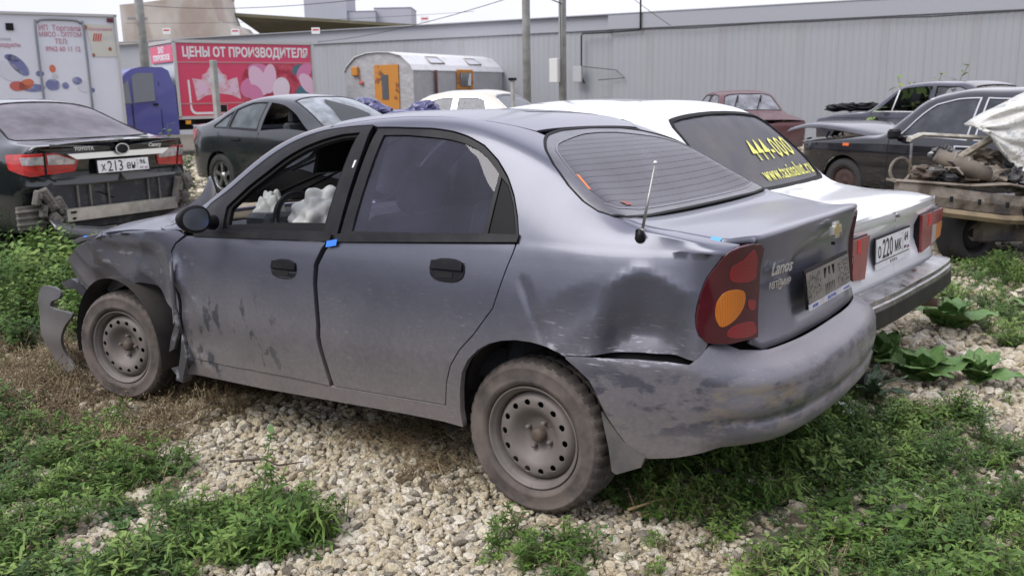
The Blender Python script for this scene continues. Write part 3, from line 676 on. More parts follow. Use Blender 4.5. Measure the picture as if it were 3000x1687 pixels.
qmax = cr([-.28, -.22, -.15, -.06, .03, .10, .14], [.40, .57, .55, .47, .36, .2, .08])
for i in range(13):
    x0 = -.262 + i * .0305; qm = float(qmax(x0)) * .97; qs = np.linspace(-qm, qm, 41)
    mb = MB(); a = g_(np.full(41, x0), qs) + gn_(np.full(41, x0), qs) * .001; b = g_(np.full(41, x0 + .0014), qs) + gn_(np.full(41, x0 + .0014), qs) * .001
    mb.add(list(a) + list(b), [(k, k + 1, k + 42, k + 41) for k in range(40)]); mb.build('heater_wire', M_heat, rw)
panel('sticker', g_, gn_, [(-.085, .49), (-.155, .555), (-.163, .535), (-.095, .468)], M_orange, rw, .02, off=.0012, rim=0)
panel('sticker', g_, gn_, [(-.262, .33), (-.240, .36), (-.243, .31), (-.25, .28), (-.262, .28)], simple('red_sticker', (.32, .10, .08), .6), rw, .02, off=.0012, rim=0)
wsp = ws_edge + [(2.14, .5), (2.17, .2), (2.175, 0)]; wsf = dedupe(wsp + [(x, -q) for x, q in wsp[::-1][1:]] + [(1.155, -.2), (1.165, 0), (1.155, .2)], .01)
panel('windscreen', g_, gn_, inset(wsf, .006), M_glassc, lan, .05, off=-.004, rim=0)
# dust ghosts of strips lifted off the roof
M_strip = simple('strip_mark', (.085, .085, .10), .45, .2, .2)
for y0 in (0, .13): panel('tape_mark', g_, gn_, [(.64 - y0, .02), (.565 - y0, -.25), (.535 - y0, -.25), (.60 - y0, .02)], M_strip, lan, .03, off=.0025, rim=0)
# bonnet, wing
hood = [(2.06, .80), (2.3, .84), (2.6, .86), (2.85, .86), (3.02, .80), (3.10, .6), (3.14, .3), (3.15, 0)]
hoodf = dedupe(hood + [(x, -q) for x, q in hood[::-1][1:]] + [(2.2, -.4), (2.22, 0), (2.2, .4)], .01)
hf = lambda x, q: g_(x, q) + np.stack([0 * x, 0 * x, -.016 + .008 * sm((x - 2.2) / .7) + .008 * np.abs(np.sin(6 * x + 3 * q)) * sm((x - 2.4) / .4)], -1)
def hn(x, q):
    e = 3e-3; N = np.cross(hf(x + e, q) - hf(x - e, q), hf(x, q + e) - hf(x, q - e)); N /= np.linalg.norm(N, axis=-1)[..., None]; return N * np.where(N[..., 2:3] < 0, -1, 1)
panel('bonnet', hf, hn, hoodf, P_lan, lan, .04, rim=.02)
fa = L_('farch')
wing = dedupe([(2.0, .915), (1.86, .96), (1.70, .96), (1.52, .935), (1.429, .897), (1.242, .860), (1.041, .81), (.90, .755), (.82, .71), (.79, .64), (.84, .575), (.93, .545), (1.009, .535), (1.15, .556), (1.293, .595), (1.423, .633), (1.546, .649), (1.67, .644), (1.787, .609), (1.899, .567), (1.945, .50), (1.972, .54), (1.967, .643), (1.933, .754), (1.908, .834), (1.94, .876)], .008)
panel('wing', f_, n_, wing, P_lan, lan, .018, rim=.02)
panel('wing', fd_, nd_, wing, P_lan, lan, .05, rim=.02, mirror=True)
M_torn = simple('torn_panel', (.07, .068, .075), .5, .2, n=(14, (.26, .26, .28), .55, .66))
# torn strips at the door's leading edge
mb = MB(); mb.tube([(1.93, .845, .80), (1.915, .86, .70), (1.905, .865, .60), (1.90, .862, .53), (1.885, .85, .46)], [.008, .012, .010, .014, .006], 6); fixn(mb.build('torn_edge', M_torn, lan))
mb = MB(); mb.prism([(1.93, .53), (1.99, .42), (2.01, .36), (1.97, .38), (1.92, .47)], .83, .845, lambda u, v, d: (u, d, v)); mb.prism([(1.90, .48), (1.93, .36), (1.97, .25), (1.93, .24), (1.88, .35)], .825, .84, lambda u, v, d: (u, d, v)); mb.prism([(1.98, .27), (2.03, .275), (1.99, .245), (2.0, .22), (1.95, .215), (1.93, .25)], .78, .83, lambda u, v, d: (u, d, v)); fixn(mb.build('torn_edge', M_torn, lan))
# wheel wells
for x0 in (0, 2.52):
    for sy in (1, -1):
        mb = MB(); n = 24; V = []; Fq = []
        for k in range(n + 1):
            a = R(-8 + 196 * k / n); rad = .37
            for y in (.80, .50, .50):
                rr_ = rad if y == .8 or True else 0
                V.append((x0 + rad * math.cos(a), sy * y, .295 + rad * math.sin(a)))
            V[-1] = (x0, sy * .49, .295)
        for k in range(n):
            for j in range(2): Fq.append((k * 3 + j, k * 3 + j + 1, k * 3 + 3 + j + 1, k * 3 + 3 + j))
        mb.add(V, Fq, True); mb.build('wheel_housing', simple('housing_dirt', (.03, .026, .024), .95, n=(6, (.06, .05, .045), .4, .7)) if 'housing_dirt' not in bpy.data.materials else bpy.data.materials['housing_dirt'], lan)
wheel(lan, (0, .775, .287), .287, .189, .178, T_dusty, Rim_dusty, spin=.1)
wheel(lan, (2.54, .765, .298), .287, .189, .178, T_dusty, Rim_dusty, steer=.211, spin=.5)
for x0 in (0, 2.52): wheel(lan, (x0, -.775, .287), .287, .189, .178, T_dusty, Rim_dusty, side=-1, detail=False)
# underbody
mb = MB(); mb.box((1.4, 0, .27), (2.8, 1.35, .06)); mb.box((-.42, 0, .43), (.5, 1.2, .10)); mb.tube([(-.5, -.35, .37), (-.86, -.35, .35)], .028, 10); mb.build('underbody', M_void, lan)
# ---- rear: boot lid
tq = lambda y: float(np.interp(-abs(y), -LC.Y[1000:], LC.L[1000:])) if False else None
iy = np.argsort(LC.Y[900:]); Yr = LC.Y[900:][iy]; Tr_ = LC.L[900:][iy]
def t_of_y(y): return np.interp(np.abs(y), Yr, Tr_)
xs_t = np.linspace(-.62, -.25, 30); vt = np.linspace(0, 1, 120); TB = [LC.U(np.full(120, x), vt) for x in xs_t]
def Zd(x, y):
    x = min(max(x, -.62), -.25); f = (x + .62) / .37 * 29; i = min(int(f), 28); a = f - i
    z = [np.interp(-abs(y), -TB[k][:, 1], TB[k][:, 2]) for k in (i, i + 1)]; return z[0] * (1 - a) + z[1] * a
ysm = cr([-.80, -.70, -.57, -.49, -.39, -.34, -.28], [.575, .622, .634, .643, .668, .677, .680])
def lid_grid():
    nb = 60; B = np.linspace(-1, 1, nb + 1); rows = []
    na = 14
    def top(b, a):
        xf = -.338 + (.045 * sm((abs(b) - .86) / .14)); yc_ = .583 * b; xc = np.interp(float(t_of_y(yc_)), LC.L, LC.X)
        x = xf + (xc - xf) * a; y = b * ((1 - a) * float(ysm(x)) + a * (.583 if a == 1 else float(ysm(x)) * (1 - a) + .583 * a)) if False else b * (float(ysm(x)) if a < .8 else float(ysm(x)) * (1 - (a - .8) / .2) + .583 * (a - .8) / .2)
        z = Zd(x, y) + .0; lip = .006 * sm((a - .75) / .25); return np.array([x, y, z + lip])
    for a in [-.012] + list(np.linspace(0, .965, na)):
        if a < 0: rows.append([top(b, 0) + [0.004, 0, -.02] for b in B]); rows.append([top(b, 0) for b in B])
        else:
            if a > 0: rows.append([top(b, a) for b in B])
    cz = [top(b, 1) for b in B]
    rows.append([c + [.004, 0, -.0015] for c in cz]); rows.append([c + [-.001, 0, -.007] for c in cz]); rows.append([c + [-.002, 0, -.016] for c in cz])
    for k in range(1, 17):
        r = []
        for b, c in zip(B, cz):
            y = .583 * b; t = float(t_of_y(y)); zb = .655 + .012 * sm((abs(b) - .93) / .07) * 2; z = (c[2] - .016) + (zb - (c[2] - .016)) * k / 16
            p = LC.W(t, z, 0, False)
            q = max(abs(y) / .315, 0); rec = (1 - sm((q - .88) / .18)) * sm((z - .70) / .03) * (1 - sm((z - (.955 - .05 * q ** 2)) / .03))
            p = np.array(p); p[1] *= np.sign(b) if b != 0 else 1
            if b == 0: p[1] = 0
            # surface sweeps out below the lip, hollow for the plate
            p[0] += .004 + .022 * rec + .010 * math.sin(math.pi * min(1, (c[2] - z) / .34)) - .006 * sm((.70 - z) / .05)
            r.append(p)
        rows.append(r)
    rows.append([p + [.02, 0, 0] for p in rows[-1]])
    V = np.array(rows); nr, nc = V.shape[:2]
    # side skirts
    L = V[:, :1] + [[[.006, .0, -.02]]]; Rr_ = V[:, -1:] + [[[.006, 0, -.02]]]
    m = nr // 1
    V2 = np.concatenate([L, V, Rr_], 1); nc += 2
    for i in range(nr):
        if i > 16: V2[i, 0] = V[i, 0] + [.02, .002, 0]; V2[i, -1] = V[i, -1] + [.02, -.002, 0]
    Fq = [(i * nc + j, i * nc + j + 1, (i + 1) * nc + j + 1, (i + 1) * nc + j) for i in range(nr - 1) for j in range(nc - 1)]
    return V2.reshape(-1, 3), Fq
V, Fq = lid_grid(); lid = mobj('boot_lid', V, Fq, P_lan, lan); fixn(lid)
# ---- tail lamps
def ell(c): return c
lamp_o = lampL + [(4.614, .987), (4.650, 1.000), (4.70, 1.006), (4.742, 1.002), (4.760, .985)] + L_('lampR')[1:] + L_('lampB')[1:]
M_lamp = Mt('lamp_red', (.075, .004, .010), .12, 0, 1.); M_lamp.mix(M_lamp.noise(3, .3, .7), (.040, .003, .006)); M_lamp.lerp('Roughness', M_lamp.noise(5, .3, .8), .08, .3); M_lamp = M_lamp.m
M_lred = Mt('lamp_bright_red', (.19, .006, .010), .25, 0, 1.); M_lred.bump(M_lred.voro(160, 0, 1), .3, .003); M_lred = M_lred.m
M_lor = Mt('lamp_amber', (.42, .11, .005), .2, 0, .9); M_lor.mix(M_lor.noise(6, .35, .7, 2), (.52, .17, .012), .8); wv_ = M_lor.N.new('ShaderNodeTexWave'); wv_.inputs['Scale'].default_value = 55; wv_.bands_direction = 'Y'; M_lor.L.new(M_lor.tc, wv_.inputs['Vector']); M_lor.bump(wv_.outputs['Fac'], .5, .003); M_lor = M_lor.m
for mir in (False, True):
    lo = dedupe(lamp_o, .005)
    tl = panel('tail_lamp', wf_ if not mir else surf_fns(LC, False)[4], wn_ if not mir else surf_fns(LC, False)[5], inset(lo, .004), M_lamp, lan, .018, off=.005, rim=.02, mirror=mir)
    w2, wn2 = surf_fns(LC, False)[4:]
    panel('indicator_lens', w2, wn2, smooth_poly(L_('orange'), True, 3), M_lor, tl, .012, off=.0085, rim=.003, mirror=mir)
    for k in ('red1', 'red2', 'red3'): panel('reflector', w2, wn2, inset(smooth_poly(L_(k), True, 3), .004), M_lred, tl, .014, off=.0065, rim=.001, mirror=mir)
# ---- rear bumper
BU = dict(LAN); BU['plan'] = LAN['plan'][:9] + [(0, .838), (-.3, .832), (-.5, .812), (-.66, .762), (-.775, .67), (-.84, .55), (-.875, .38), (-.892, .2), (-.897, 0)]
BU['dside'] = [(.25, .045), (.31, .024), (.42, .008), (.50, 0), (.58, .002), (.64, .010), (.70, .05)]
BU['drear'] = [(.30, .09), (.36, .045), (.385, .02), (.43, .010), (.455, .016), (.475, .004), (.54, 0), (.585, .006), (.605, .020), (.625, .048), (.64, .078), (.655, .096), (.70, .13)]
BU['dent'] = None; BC = Car(BU)
def bw(tau, z):
    tau, z = np.broadcast_arrays(np.asarray(tau, float), np.asarray(z, float)); P = BC.W(BC.T - np.abs(tau), z); P = np.array(P); P[..., 1] *= np.where(tau < 0, -1, 1)
    P[..., 0] += .006 * np.exp(-((np.abs(P[..., 1]) - .2) / .12) ** 2) * 0; return P
def bwn(tau, z):
    e = 4e-3; N = np.cross(bw(tau, z + e) - bw(tau, z - e), bw(tau + e, z) - bw(tau - e, z)); return N / np.linalg.norm(N, axis=-1)[..., None]
tb = lambda x: BC.T - float(BC.tx(x))
bh = [(tb(-.178), .622), (tb(-.3), .631), (tb(-.43), .641), (tb(-.53), .642), (tb(-.60), .637), (tb(-.635), .662), (tb(-.66), .688), (tb(-.74), .690), (tb(-.80), .690)]
top_ = bh + [(.78, .688), (.70, .662), (.55, .650), (.3, .650), (0, .652)]
low_ = [(tb(x), z) for x, z in [(-.18, .615), (-.22, .59), (-.27, .555), (-.292, .52), (-.312, .48), (-.332, .44), (-.345, .42), (-.37, .385), (-.40, .35), (-.43, .322), (-.455, .308), (-.55, .325), (-.65, .352)]] + [(.8, .368), (.4, .372), (0, .374)]
hl = top_[::-1] + low_[:-1][::1]
full = dedupe(top_[:-1] + [(0, .652)] + [(-a, b) for a, b in top_[:-1][::-1]] + [(-a, b) for a, b in low_[:-1]] + [(0, .374)] + low_[:-1][::-1], .004)
bmp = panel('rear_bumper', bw, bwn, full, P_lan, lan, .022, rim=.02)
# ---- number plate frame with cut-outs, boot badges
bm = lambda x, y, z: (x, y, z)
PF = frame_M((-.792, .005, .806), (0, -1, 0), (.12, 0, 1))
M_pf = simple('plate_backing', (.20, .18, .155), .6, n=(12, (.11, .10, .085), .4, .7))
mb = MB(); mb.box((0, 0, .0), (.535, .136, .006), PF); pf = mb.build('plate_frame', M_black, lan)
pr = np.random.default_rng(3)
hs = []
def rct(a, b, c, d): return [(a, b), (c, b), (c, d), (a, d)]
for cx0 in (-.175, .175):
    for i in range(40):
        for _ in range(40):
            w_, h_ = (pr.uniform(.005, .010), pr.uniform(.012, .030)) if pr.random() < .6 else (pr.uniform(.008, .02), pr.uniform(.006, .010))
            a = cx0 + pr.uniform(-.07, .07); b = pr.uniform(-.038, .040); r_ = (a - w_ / 2, b - h_ / 2, a + w_ / 2, b + h_ / 2)
            if all(r_[2] + .004 < q[0] or q[2] + .004 < r_[0] or r_[3] + .004 < q[1] or q[3] + .004 < r_[1] for q in hs) and abs(r_[1]) < .046 and r_[3] < .048 and r_[1] > -.046: hs.append(r_); break
hp = [rct(*q) for q in hs] + [rct(-.062 + i * .021, -.044, -.050 + i * .021, -.012) for i in range(6)] + [[(-.066, .046), (-.03, .046), (-.045, .006), (-.066, .012)], [(.066, .046), (.030, .046), (.045, .006), (.066, .012)], rct(-.012, .016, .012, .046)]
pln = lambda u, v: np.array([tuple(PF @ Vector((a, b, .009))) for a, b in zip(np.ravel(u), np.ravel(v))])
pnn = lambda u, v: np.tile(np.array(PF.to_3x3() @ Vector((0, 0, 1))), (len(np.ravel(u)), 1))
panel('plate_backing', pln, pnn, rct(-.258, -.050, .258, .056), M_pf, pf, .05, holes=hp, rim=.004)
mb = MB(); mb.box((0, -.062, .010), (.525, .020, .006), PF); mb.build('dealer_strip', simple('strip_white', (.55, .55, .58), .5, n=(14, (.38, .36, .34), .45, .7)), pf)
M_blue = simple('blue_print', (.10, .13, .42), .5)
for body, x0, sz in (('АВТОМИР', -.205, .013), ('(495) 225-0000', -.01, .016), ('www.avtomir.ru', .185, .012)):
    text('lettering', body, sz, M_blue, pf, M=PF @ Matrix.Translation((x0, -.062, .0136)), extrude=.0003, bold=.0004)
E_ = frame_M((-.812, 0, .985), (0, -1, 0), (.04, 0, 1))
M_gold = simple('badge_gold', (.55, .47, .25), .3, .7); M_silv = simple('badge_silver', (.72, .72, .70), .25, .9)
bow = [(-.052, -.012), (-.020, -.012), (-.023, -.026), (.019, -.026), (.023, -.012), (.056, -.012), (.050, .012), (.020, .012), (.023, .026), (-.019, .026), (-.022, .012), (-.048, .012)]
mb = MB(); mb.prism(inset(bow, -.003), -.006, .006, lambda u, v, d: E_ @ Vector((u, v, d))); em = mb.build('emblem', M_silv, lan); fixn(em)
mb = MB(); mb.prism(inset(bow, .002), .006, .0085, lambda u, v, d: E_ @ Vector((u, v, d))); fixn(mb.build('emblem_face', M_gold, em))
def on_lid(y0, z0):
    p = np.array(LC.W(float(t_of_y(y0)), z0, 0, False)); p2 = np.array(LC.W(float(t_of_y(y0 - .01)), z0, 0, False)); return p, (p2 - p)
p, rt = on_lid(.43, .905); p[0] += .004
text('lettering', 'Lanos', .058, M_silv, lan, M=frame_M(tuple(p + [-.005, 0, 0]), tuple(rt), (0, 0, 1)), extrude=.002, shear=.45, bold=.001, sx=1.05)
p, rt = on_lid(.435, .852); p[0] += .004
MM = frame_M(tuple(p + [-.005, 0, 0]), tuple(rt), (0, 0, 1))
text('lettering', 'АВТ', .030, M_silv, lan, M=MM @ Matrix.Translation((-.042, 0, 0)), extrude=.0012, bold=.0006)
text('lettering', 'МИР', .030, M_silv, lan, M=MM @ Matrix.Translation((.044, 0, 0)), extrude=.0012, bold=.0006)
mb = MB(); V = []; Fq = []
for k in range(24):
    a = 2 * math.pi * k / 24
    for r_ in (.017, .0135): V.append(MM @ Vector((.002 + r_ * math.cos(a), r_ * 1.1 * math.sin(a), .0015)))
for k in range(24): Fq.append((2 * k, 2 * k + 1, (2 * k + 3) % 48, (2 * k + 2) % 48))
mb.add(V, Fq); mb.box((.002, 0, .001), (.026, .003, .002), MM); mb.box((.002, 0, .001), (.003, .028, .002), MM); mb.box((.002, .007, .001), (.02, .0025, .002), MM); mb.build('badge_ring', M_silv, lan)
mb = MB(); mb.tube([(-.812, .0, .935), (-.80, 0, .935)], .006, 8); mb.build('boot_lock', M_void, lan)
# ---- aerial
ab = np.array(f_(4.296, 1.118)).ravel(); an = np.array(n_(4.296, 1.118)).ravel()
tip = np.array([-.42, .66, 1.254]); rt_ = np.array([-.393, .70, 1.031])
mb = MB(); b0 = ab - an * .01; mb.tube([b0, ab + an * .004, ab + an * .02 + (tip - rt_) * .05, rt_ + (tip - rt_) * .0], [.019, .018, .013, .009], 14); ae = mb.build('aerial_base', M_black, lan)
mb = MB(); mb.tube([rt_ - (tip - rt_) * .02, rt_ + (tip - rt_) * .06], .008, 10); mb.build('collar', M_steel, ae)
mb = MB(); mb.tube([rt_, rt_ + (tip - rt_) * .55, rt_ + (tip - rt_) * .56, rt_ + (tip - rt_) * .85, rt_ + (tip - rt_) * .86, tip], [.0052, .0050, .0038, .0036, .0024, .0022], 8); mb.build('aerial_mast', M_steel, ae)
mb = MB(); mb.lathe([(0, -.006), (.005, -.004), (.0065, 0), (.005, .004), (0, .006)], 12, tuple(tip), 'z'); mb.build('tip', M_white, ae)
# ---- mud flap
mb = MB(); mb.prism([(-.300, .445), (-.385, .36), (-.462, .318), (-.45, .285), (-.362, .243), (-.345, .25), (-.33, .33), (-.305, .42)], .795, .807, lambda u, v, d: (u, d + (.44 - v) * .06, v)); fixn(mb.build('mud_flap', simple('mud_flap_dirt', (.10, .09, .082), .8, n=(9, (.06, .058, .06), .45, .65)), lan))
# ---- door mirror
V = []; Fq = []; nu, nv = 28, 14
for i in range(nv + 1):
    ph = -math.pi / 2 + math.pi * i / nv
    for j in range(nu):
        th = 2 * math.pi * j / nu; cy_ = math.cos(th); sy_ = math.sin(th); xx = math.sin(ph)
        k = max(0, math.cos(ph)) ** .75; V.append((1.59 + (.06 if xx > 0 else .010) * xx + .25 * .068 * cy_ * k, .945 + .070 * cy_ * k, 1.016 + .060 * sy_ * k * (1 - .12 * cy_)))
for i in range(nv):
    for j in range(nu): Fq.append((i * nu + j, i * nu + (j + 1) % nu, (i + 1) * nu + (j + 1) % nu, (i + 1) * nu + j))
mi = mobj('door_mirror', V, Fq, M_black, lan); fixn(mi)
M_mirr = simple('mirror_glass', (.36, .39, .44), .10, .95)
mb = MB(); n = 32; ring = [(1.577 + .054 * .25 * math.copysign(abs(math.cos(a)) ** .85, math.cos(a)), .947 + .054 * math.copysign(abs(math.cos(a)) ** .85, math.cos(a)), 1.016 + .046 * math.copysign(abs(math.sin(a)) ** .85, math.sin(a)) * (1 - .12 * math.cos(a))) for a in np.linspace(0, 2 * math.pi, n, endpoint=False)]
mb.add(ring, [tuple(range(n))]); mb.build('mirror_glass', M_mirr, mi)
mb = MB(); mb.tube([(1.66, .80, .985), (1.64, .88, 1.0), (1.62, .93, 1.01)], [.035, .028, .03], 12); mb.build('mirror_arm', M_black, mi)
# ---- cabin
mb = MB(); mb.box((1.2, 0, .33), (1.7, 1.5, .06)); mb.build('cabin_floor', M_inter, lan)
M_dash = simple('dashboard_plastic', (.085, .088, .10), .55, n=(8, (.16, .16, .17), .4, .8))
mb = MB(); prof = [(1.62, .62), (1.60, .80), (1.64, .90), (1.72, .945), (1.90, .95), (2.02, .93), (2.04, .62)]
mb.prism(prof, -.70, .70, lambda u, v, d: (u, d, v)); mb.box((1.66, .38, .965), (.16, .38, .07), None, .02); fixn(mb.build('dashboard', M_dash, lan))
# seats
for sy in (.37, -.37):
    mb = MB(); Ms = Matrix.Translation((.95, sy, .72)) @ Matrix.Rotation(R(-16), 4, 'Y'); mb.box((0, 0, 0), (.13, .50, .62), Ms, .04); mb.box((1.2, sy, .46), (.52, .50, .14), None, .04); st_ = mb.build('front_seat', M_inter, lan)
    mb = MB(); Ms = Matrix.Translation((.80, sy, 1.12)) @ Matrix.Rotation(R(-14), 4, 'Y'); mb.box((0, 0, 0), (.10, .28, .19), Ms, .035); mb.tube([(.83, sy - .06, .98), (.81, sy - .06, 1.08)], .006, 6); mb.tube([(.83, sy + .06, .98), (.81, sy + .06, 1.08)], .006, 6); mb.build('headrest', M_inter, st_)
mb = MB(); Ms = Matrix.Translation((.10, 0, .72)) @ Matrix.Rotation(R(-20), 4, 'Y'); mb.box((0, 0, 0), (.15, 1.25, .58), Ms, .05); mb.box((.38, 0, .46), (.5, 1.25, .16), None, .05); rs = mb.build('rear_seat', M_inter, lan)
for sy in (.38, -.38): mb = MB(); mb.box((-.02, sy, 1.06), (.09, .26, .15), None, .03); mb.build('headrest', M_inter, rs)
mb = MB(); mb.box((-.15, 0, .985), (.40, 1.20, .02)); mb.build('parcel_shelf', M_inter, lan)
# headlining
hl_ = lambda x, q: g_(x, q) - gn_(x, q) * .03
panel('headlining', hl_, gn_, [(1.1, .46), (.2, .22), (.2, -.22), (1.1, -.46)], simple('headliner', (.10, .10, .105), .9), lan, .08, rim=0)
mb = MB(); mb.box((1.22, .30, 1.30), (.16, .42, .02), Matrix.Translation((0, 0, 0)), .008)
sv = MB(); Mv = Matrix.Translation((1.27, .33, 1.265)) @ Matrix.Rotation(R(70), 4, 'Y'); sv.box((0, 0, 0), (.17, .40, .02), Mv, .009); sv.build('sun_visor', M_rubber, lan)
# steering wheel and burst airbag
cs = Vector((1.50, .38, .915)); ns = Vector((-.88, 0, .475)); u1 = Vector((0, 1, 0)); u2 = ns.cross(u1)
mb = MB(); pts = [cs + (u1 * math.cos(a) + u2 * math.sin(a)) * .185 for a in np.linspace(0, 2 * math.pi, 49)]; mb.tube(pts, .0155, 10, False); mb.tube([cs + u1 * .18, cs - u1 * .18], .012, 8); mb.tube([cs, cs - ns * .25], .035, 12); sw = mb.build('steering_wheel', M_black, lan)
M_bag = simple('airbag_cloth', (.68, .67, .64), .85, n=(9, (.55, .54, .51), .4, .7))
def crumple(name, c, rad, seed, amp, nfold=7, n=56, sgn=1):
    rr_ = np.random.default_rng(seed); V = []; Fq = []; D = rr_.normal(size=(nfold, 3)); D /= np.linalg.norm(D, axis=1)[:, None]; ph = rr_.uniform(0, 6, nfold); fr = rr_.uniform(2.2, 9, nfold)
    for i in range(n // 2 + 1):
        p_ = -math.pi / 2 + math.pi * i / (n // 2)
        for j in range(n):
            th = 2 * math.pi * j / n; d = np.array([math.cos(p_) * math.cos(th), math.cos(p_) * math.sin(th), math.sin(p_)])
            k = 1 + sgn * amp * sum((abs(math.sin(fr[q] * (D[q] @ d) + ph[q])) - .6) for q in range(nfold)) / nfold * 2.6
            V.append(tuple(np.array(c) + d * k * np.array(rad)))
    for i in range(n // 2):
        for j in range(n): Fq.append((i * n + j, i * n + (j + 1) % n, (i + 1) * n + (j + 1) % n, (i + 1) * n + j))
    return V, Fq
V, Fq = crumple('airbag', cs + ns * .06 + Vector((-.02, -.05, .0)), (.14, .19, .155), 5, .30, 9, 90, 1); ag = mobj('airbag', V, Fq, M_bag, lan); fixn(ag)
V, Fq = crumple('airbag', cs + Vector((.20, .06, .02)), (.08, .07, .15), 9, .28, 7, 60, 1); ag2 = mobj('airbag_flap', V, Fq, M_bag, ag); fixn(ag2)
# wiper seen through the screen
mb = MB(); mb.tube([(2.05, .20, 1.02), (1.75, -.10, 1.19), (1.60, -.22, 1.27)], .009, 6); mb.tube([(1.95, .0, 1.06), (1.5, -.35, 1.34)], .007, 6); mb.build('wiper', M_rubber, lan)
# front bumper remains, headlamp shard
BF = Car(dict(LAN, dent=None))
M_tornp = simple('torn_plastic', (.045, .047, .055), .5, 0, .2, n=(6, (.13, .12, .125), .4, .7))
fb = lambda u, v: np.stack([u + .06 + 0 * v, .735 - .5 * np.maximum(u - 3.12, 0) ** 2 + .008 * np.sin(14 * v + 5 * u) + .004 * np.sin(31 * v), v + 0 * u], -1)
def fbn(u, v):
    e = 3e-3; N = np.cross(fb(u + e, v) - fb(u - e, v), fb(u, v + e) - fb(u, v - e)); N /= np.linalg.norm(N, axis=-1)[..., None]; return N * np.where(N[..., 1:2] < 0, -1, 1)
M_tornp = paint('torn_bumper_paint', (.05, .055, .07), .35, (.16, .16, .18), .6, 0, .3, hi=.5)
fbp = [(3.36, .50), (3.30, .54), (3.143, .545), (3.085, .52), (3.10, .49), (3.17, .47), (3.20, .435), (3.12, .425), (3.022, .425), (2.956, .413), (3.02, .37), (3.073, .325), (3.116, .245), (3.11, .158), (3.025, .096), (3.116, .072), (3.279, .145), (3.348, .247), (3.40, .33), (3.42, .42)]
panel('front_bumper', fb, fbn, smooth_poly(fbp, True, 2), M_tornp, lan, .035, rim=.018)
mb = MB(); mb.tube([(3.05, .30, .45), (2.98, .62, .47), (2.86, .74, .44)], .035, 8); mb.tube([(3.0, .5, .62), (2.8, .66, .58), (2.74, .72, .5)], .02, 6); mb.box((2.98, .56, .30), (.22, .12, .14), None, .02); mb.build('crash_bar', M_void, lan)
hlamp = MB(); hlamp.prism([(3.10, .60), (3.27, .56), (3.30, .68), (3.22, .74), (3.10, .74)], .56, .62, lambda u, v, d: (u, d - (u - 3.1) * .4, v)); fixn(hlamp.build('headlamp', simple('lamp_clear', (.22, .24, .23), .1, .2, 1.), lan))
sp2 = [(3.62, .57), (3.50, .605), (3.40, .575), (3.34, .53), (3.38, .50), (3.46, .545), (3.55, .545)]
mb = MB(); mb.prism(sp2, .50, .60, lambda u, v, d: (u - .25, d, v + .04 * math.sin(9 * d))); fixn(mb.build('grille_shard', simple('dark_chrome', (.12, .12, .14), .3, .6), lan))
# blue tapes
def tape(name, fn, nf, c, w, h, sh=0): panel(name, fn, nf, [(c[0] - w, c[1] - h), (c[0] + w, c[1] - h + sh), (c[0] + w, c[1] + h + sh), (c[0] - w, c[1] + h)], M_tape, lan, .01, off=.018 if name == 'x' else .013, rim=.001)
tape('tape_strip', fd_, nd_, (2.972, .925), .028, .012, .01)
tapeL = simple('light_blue_tape', (.12, .38, .72), .5)
mb = MB(); xa = [( -.600, .660), (-.600, .622), (-.635, .622), (-.635, .660)]
mb.add([(x, y, Zd(x, y) + .004 - (y > .65) * .010) for x, y in xa], [(0, 1, 2, 3)]); mb.build('tape_strip', tapeL, lan)
tape('tape_strip', f_, n_, (1.16, .872), .02, .008)
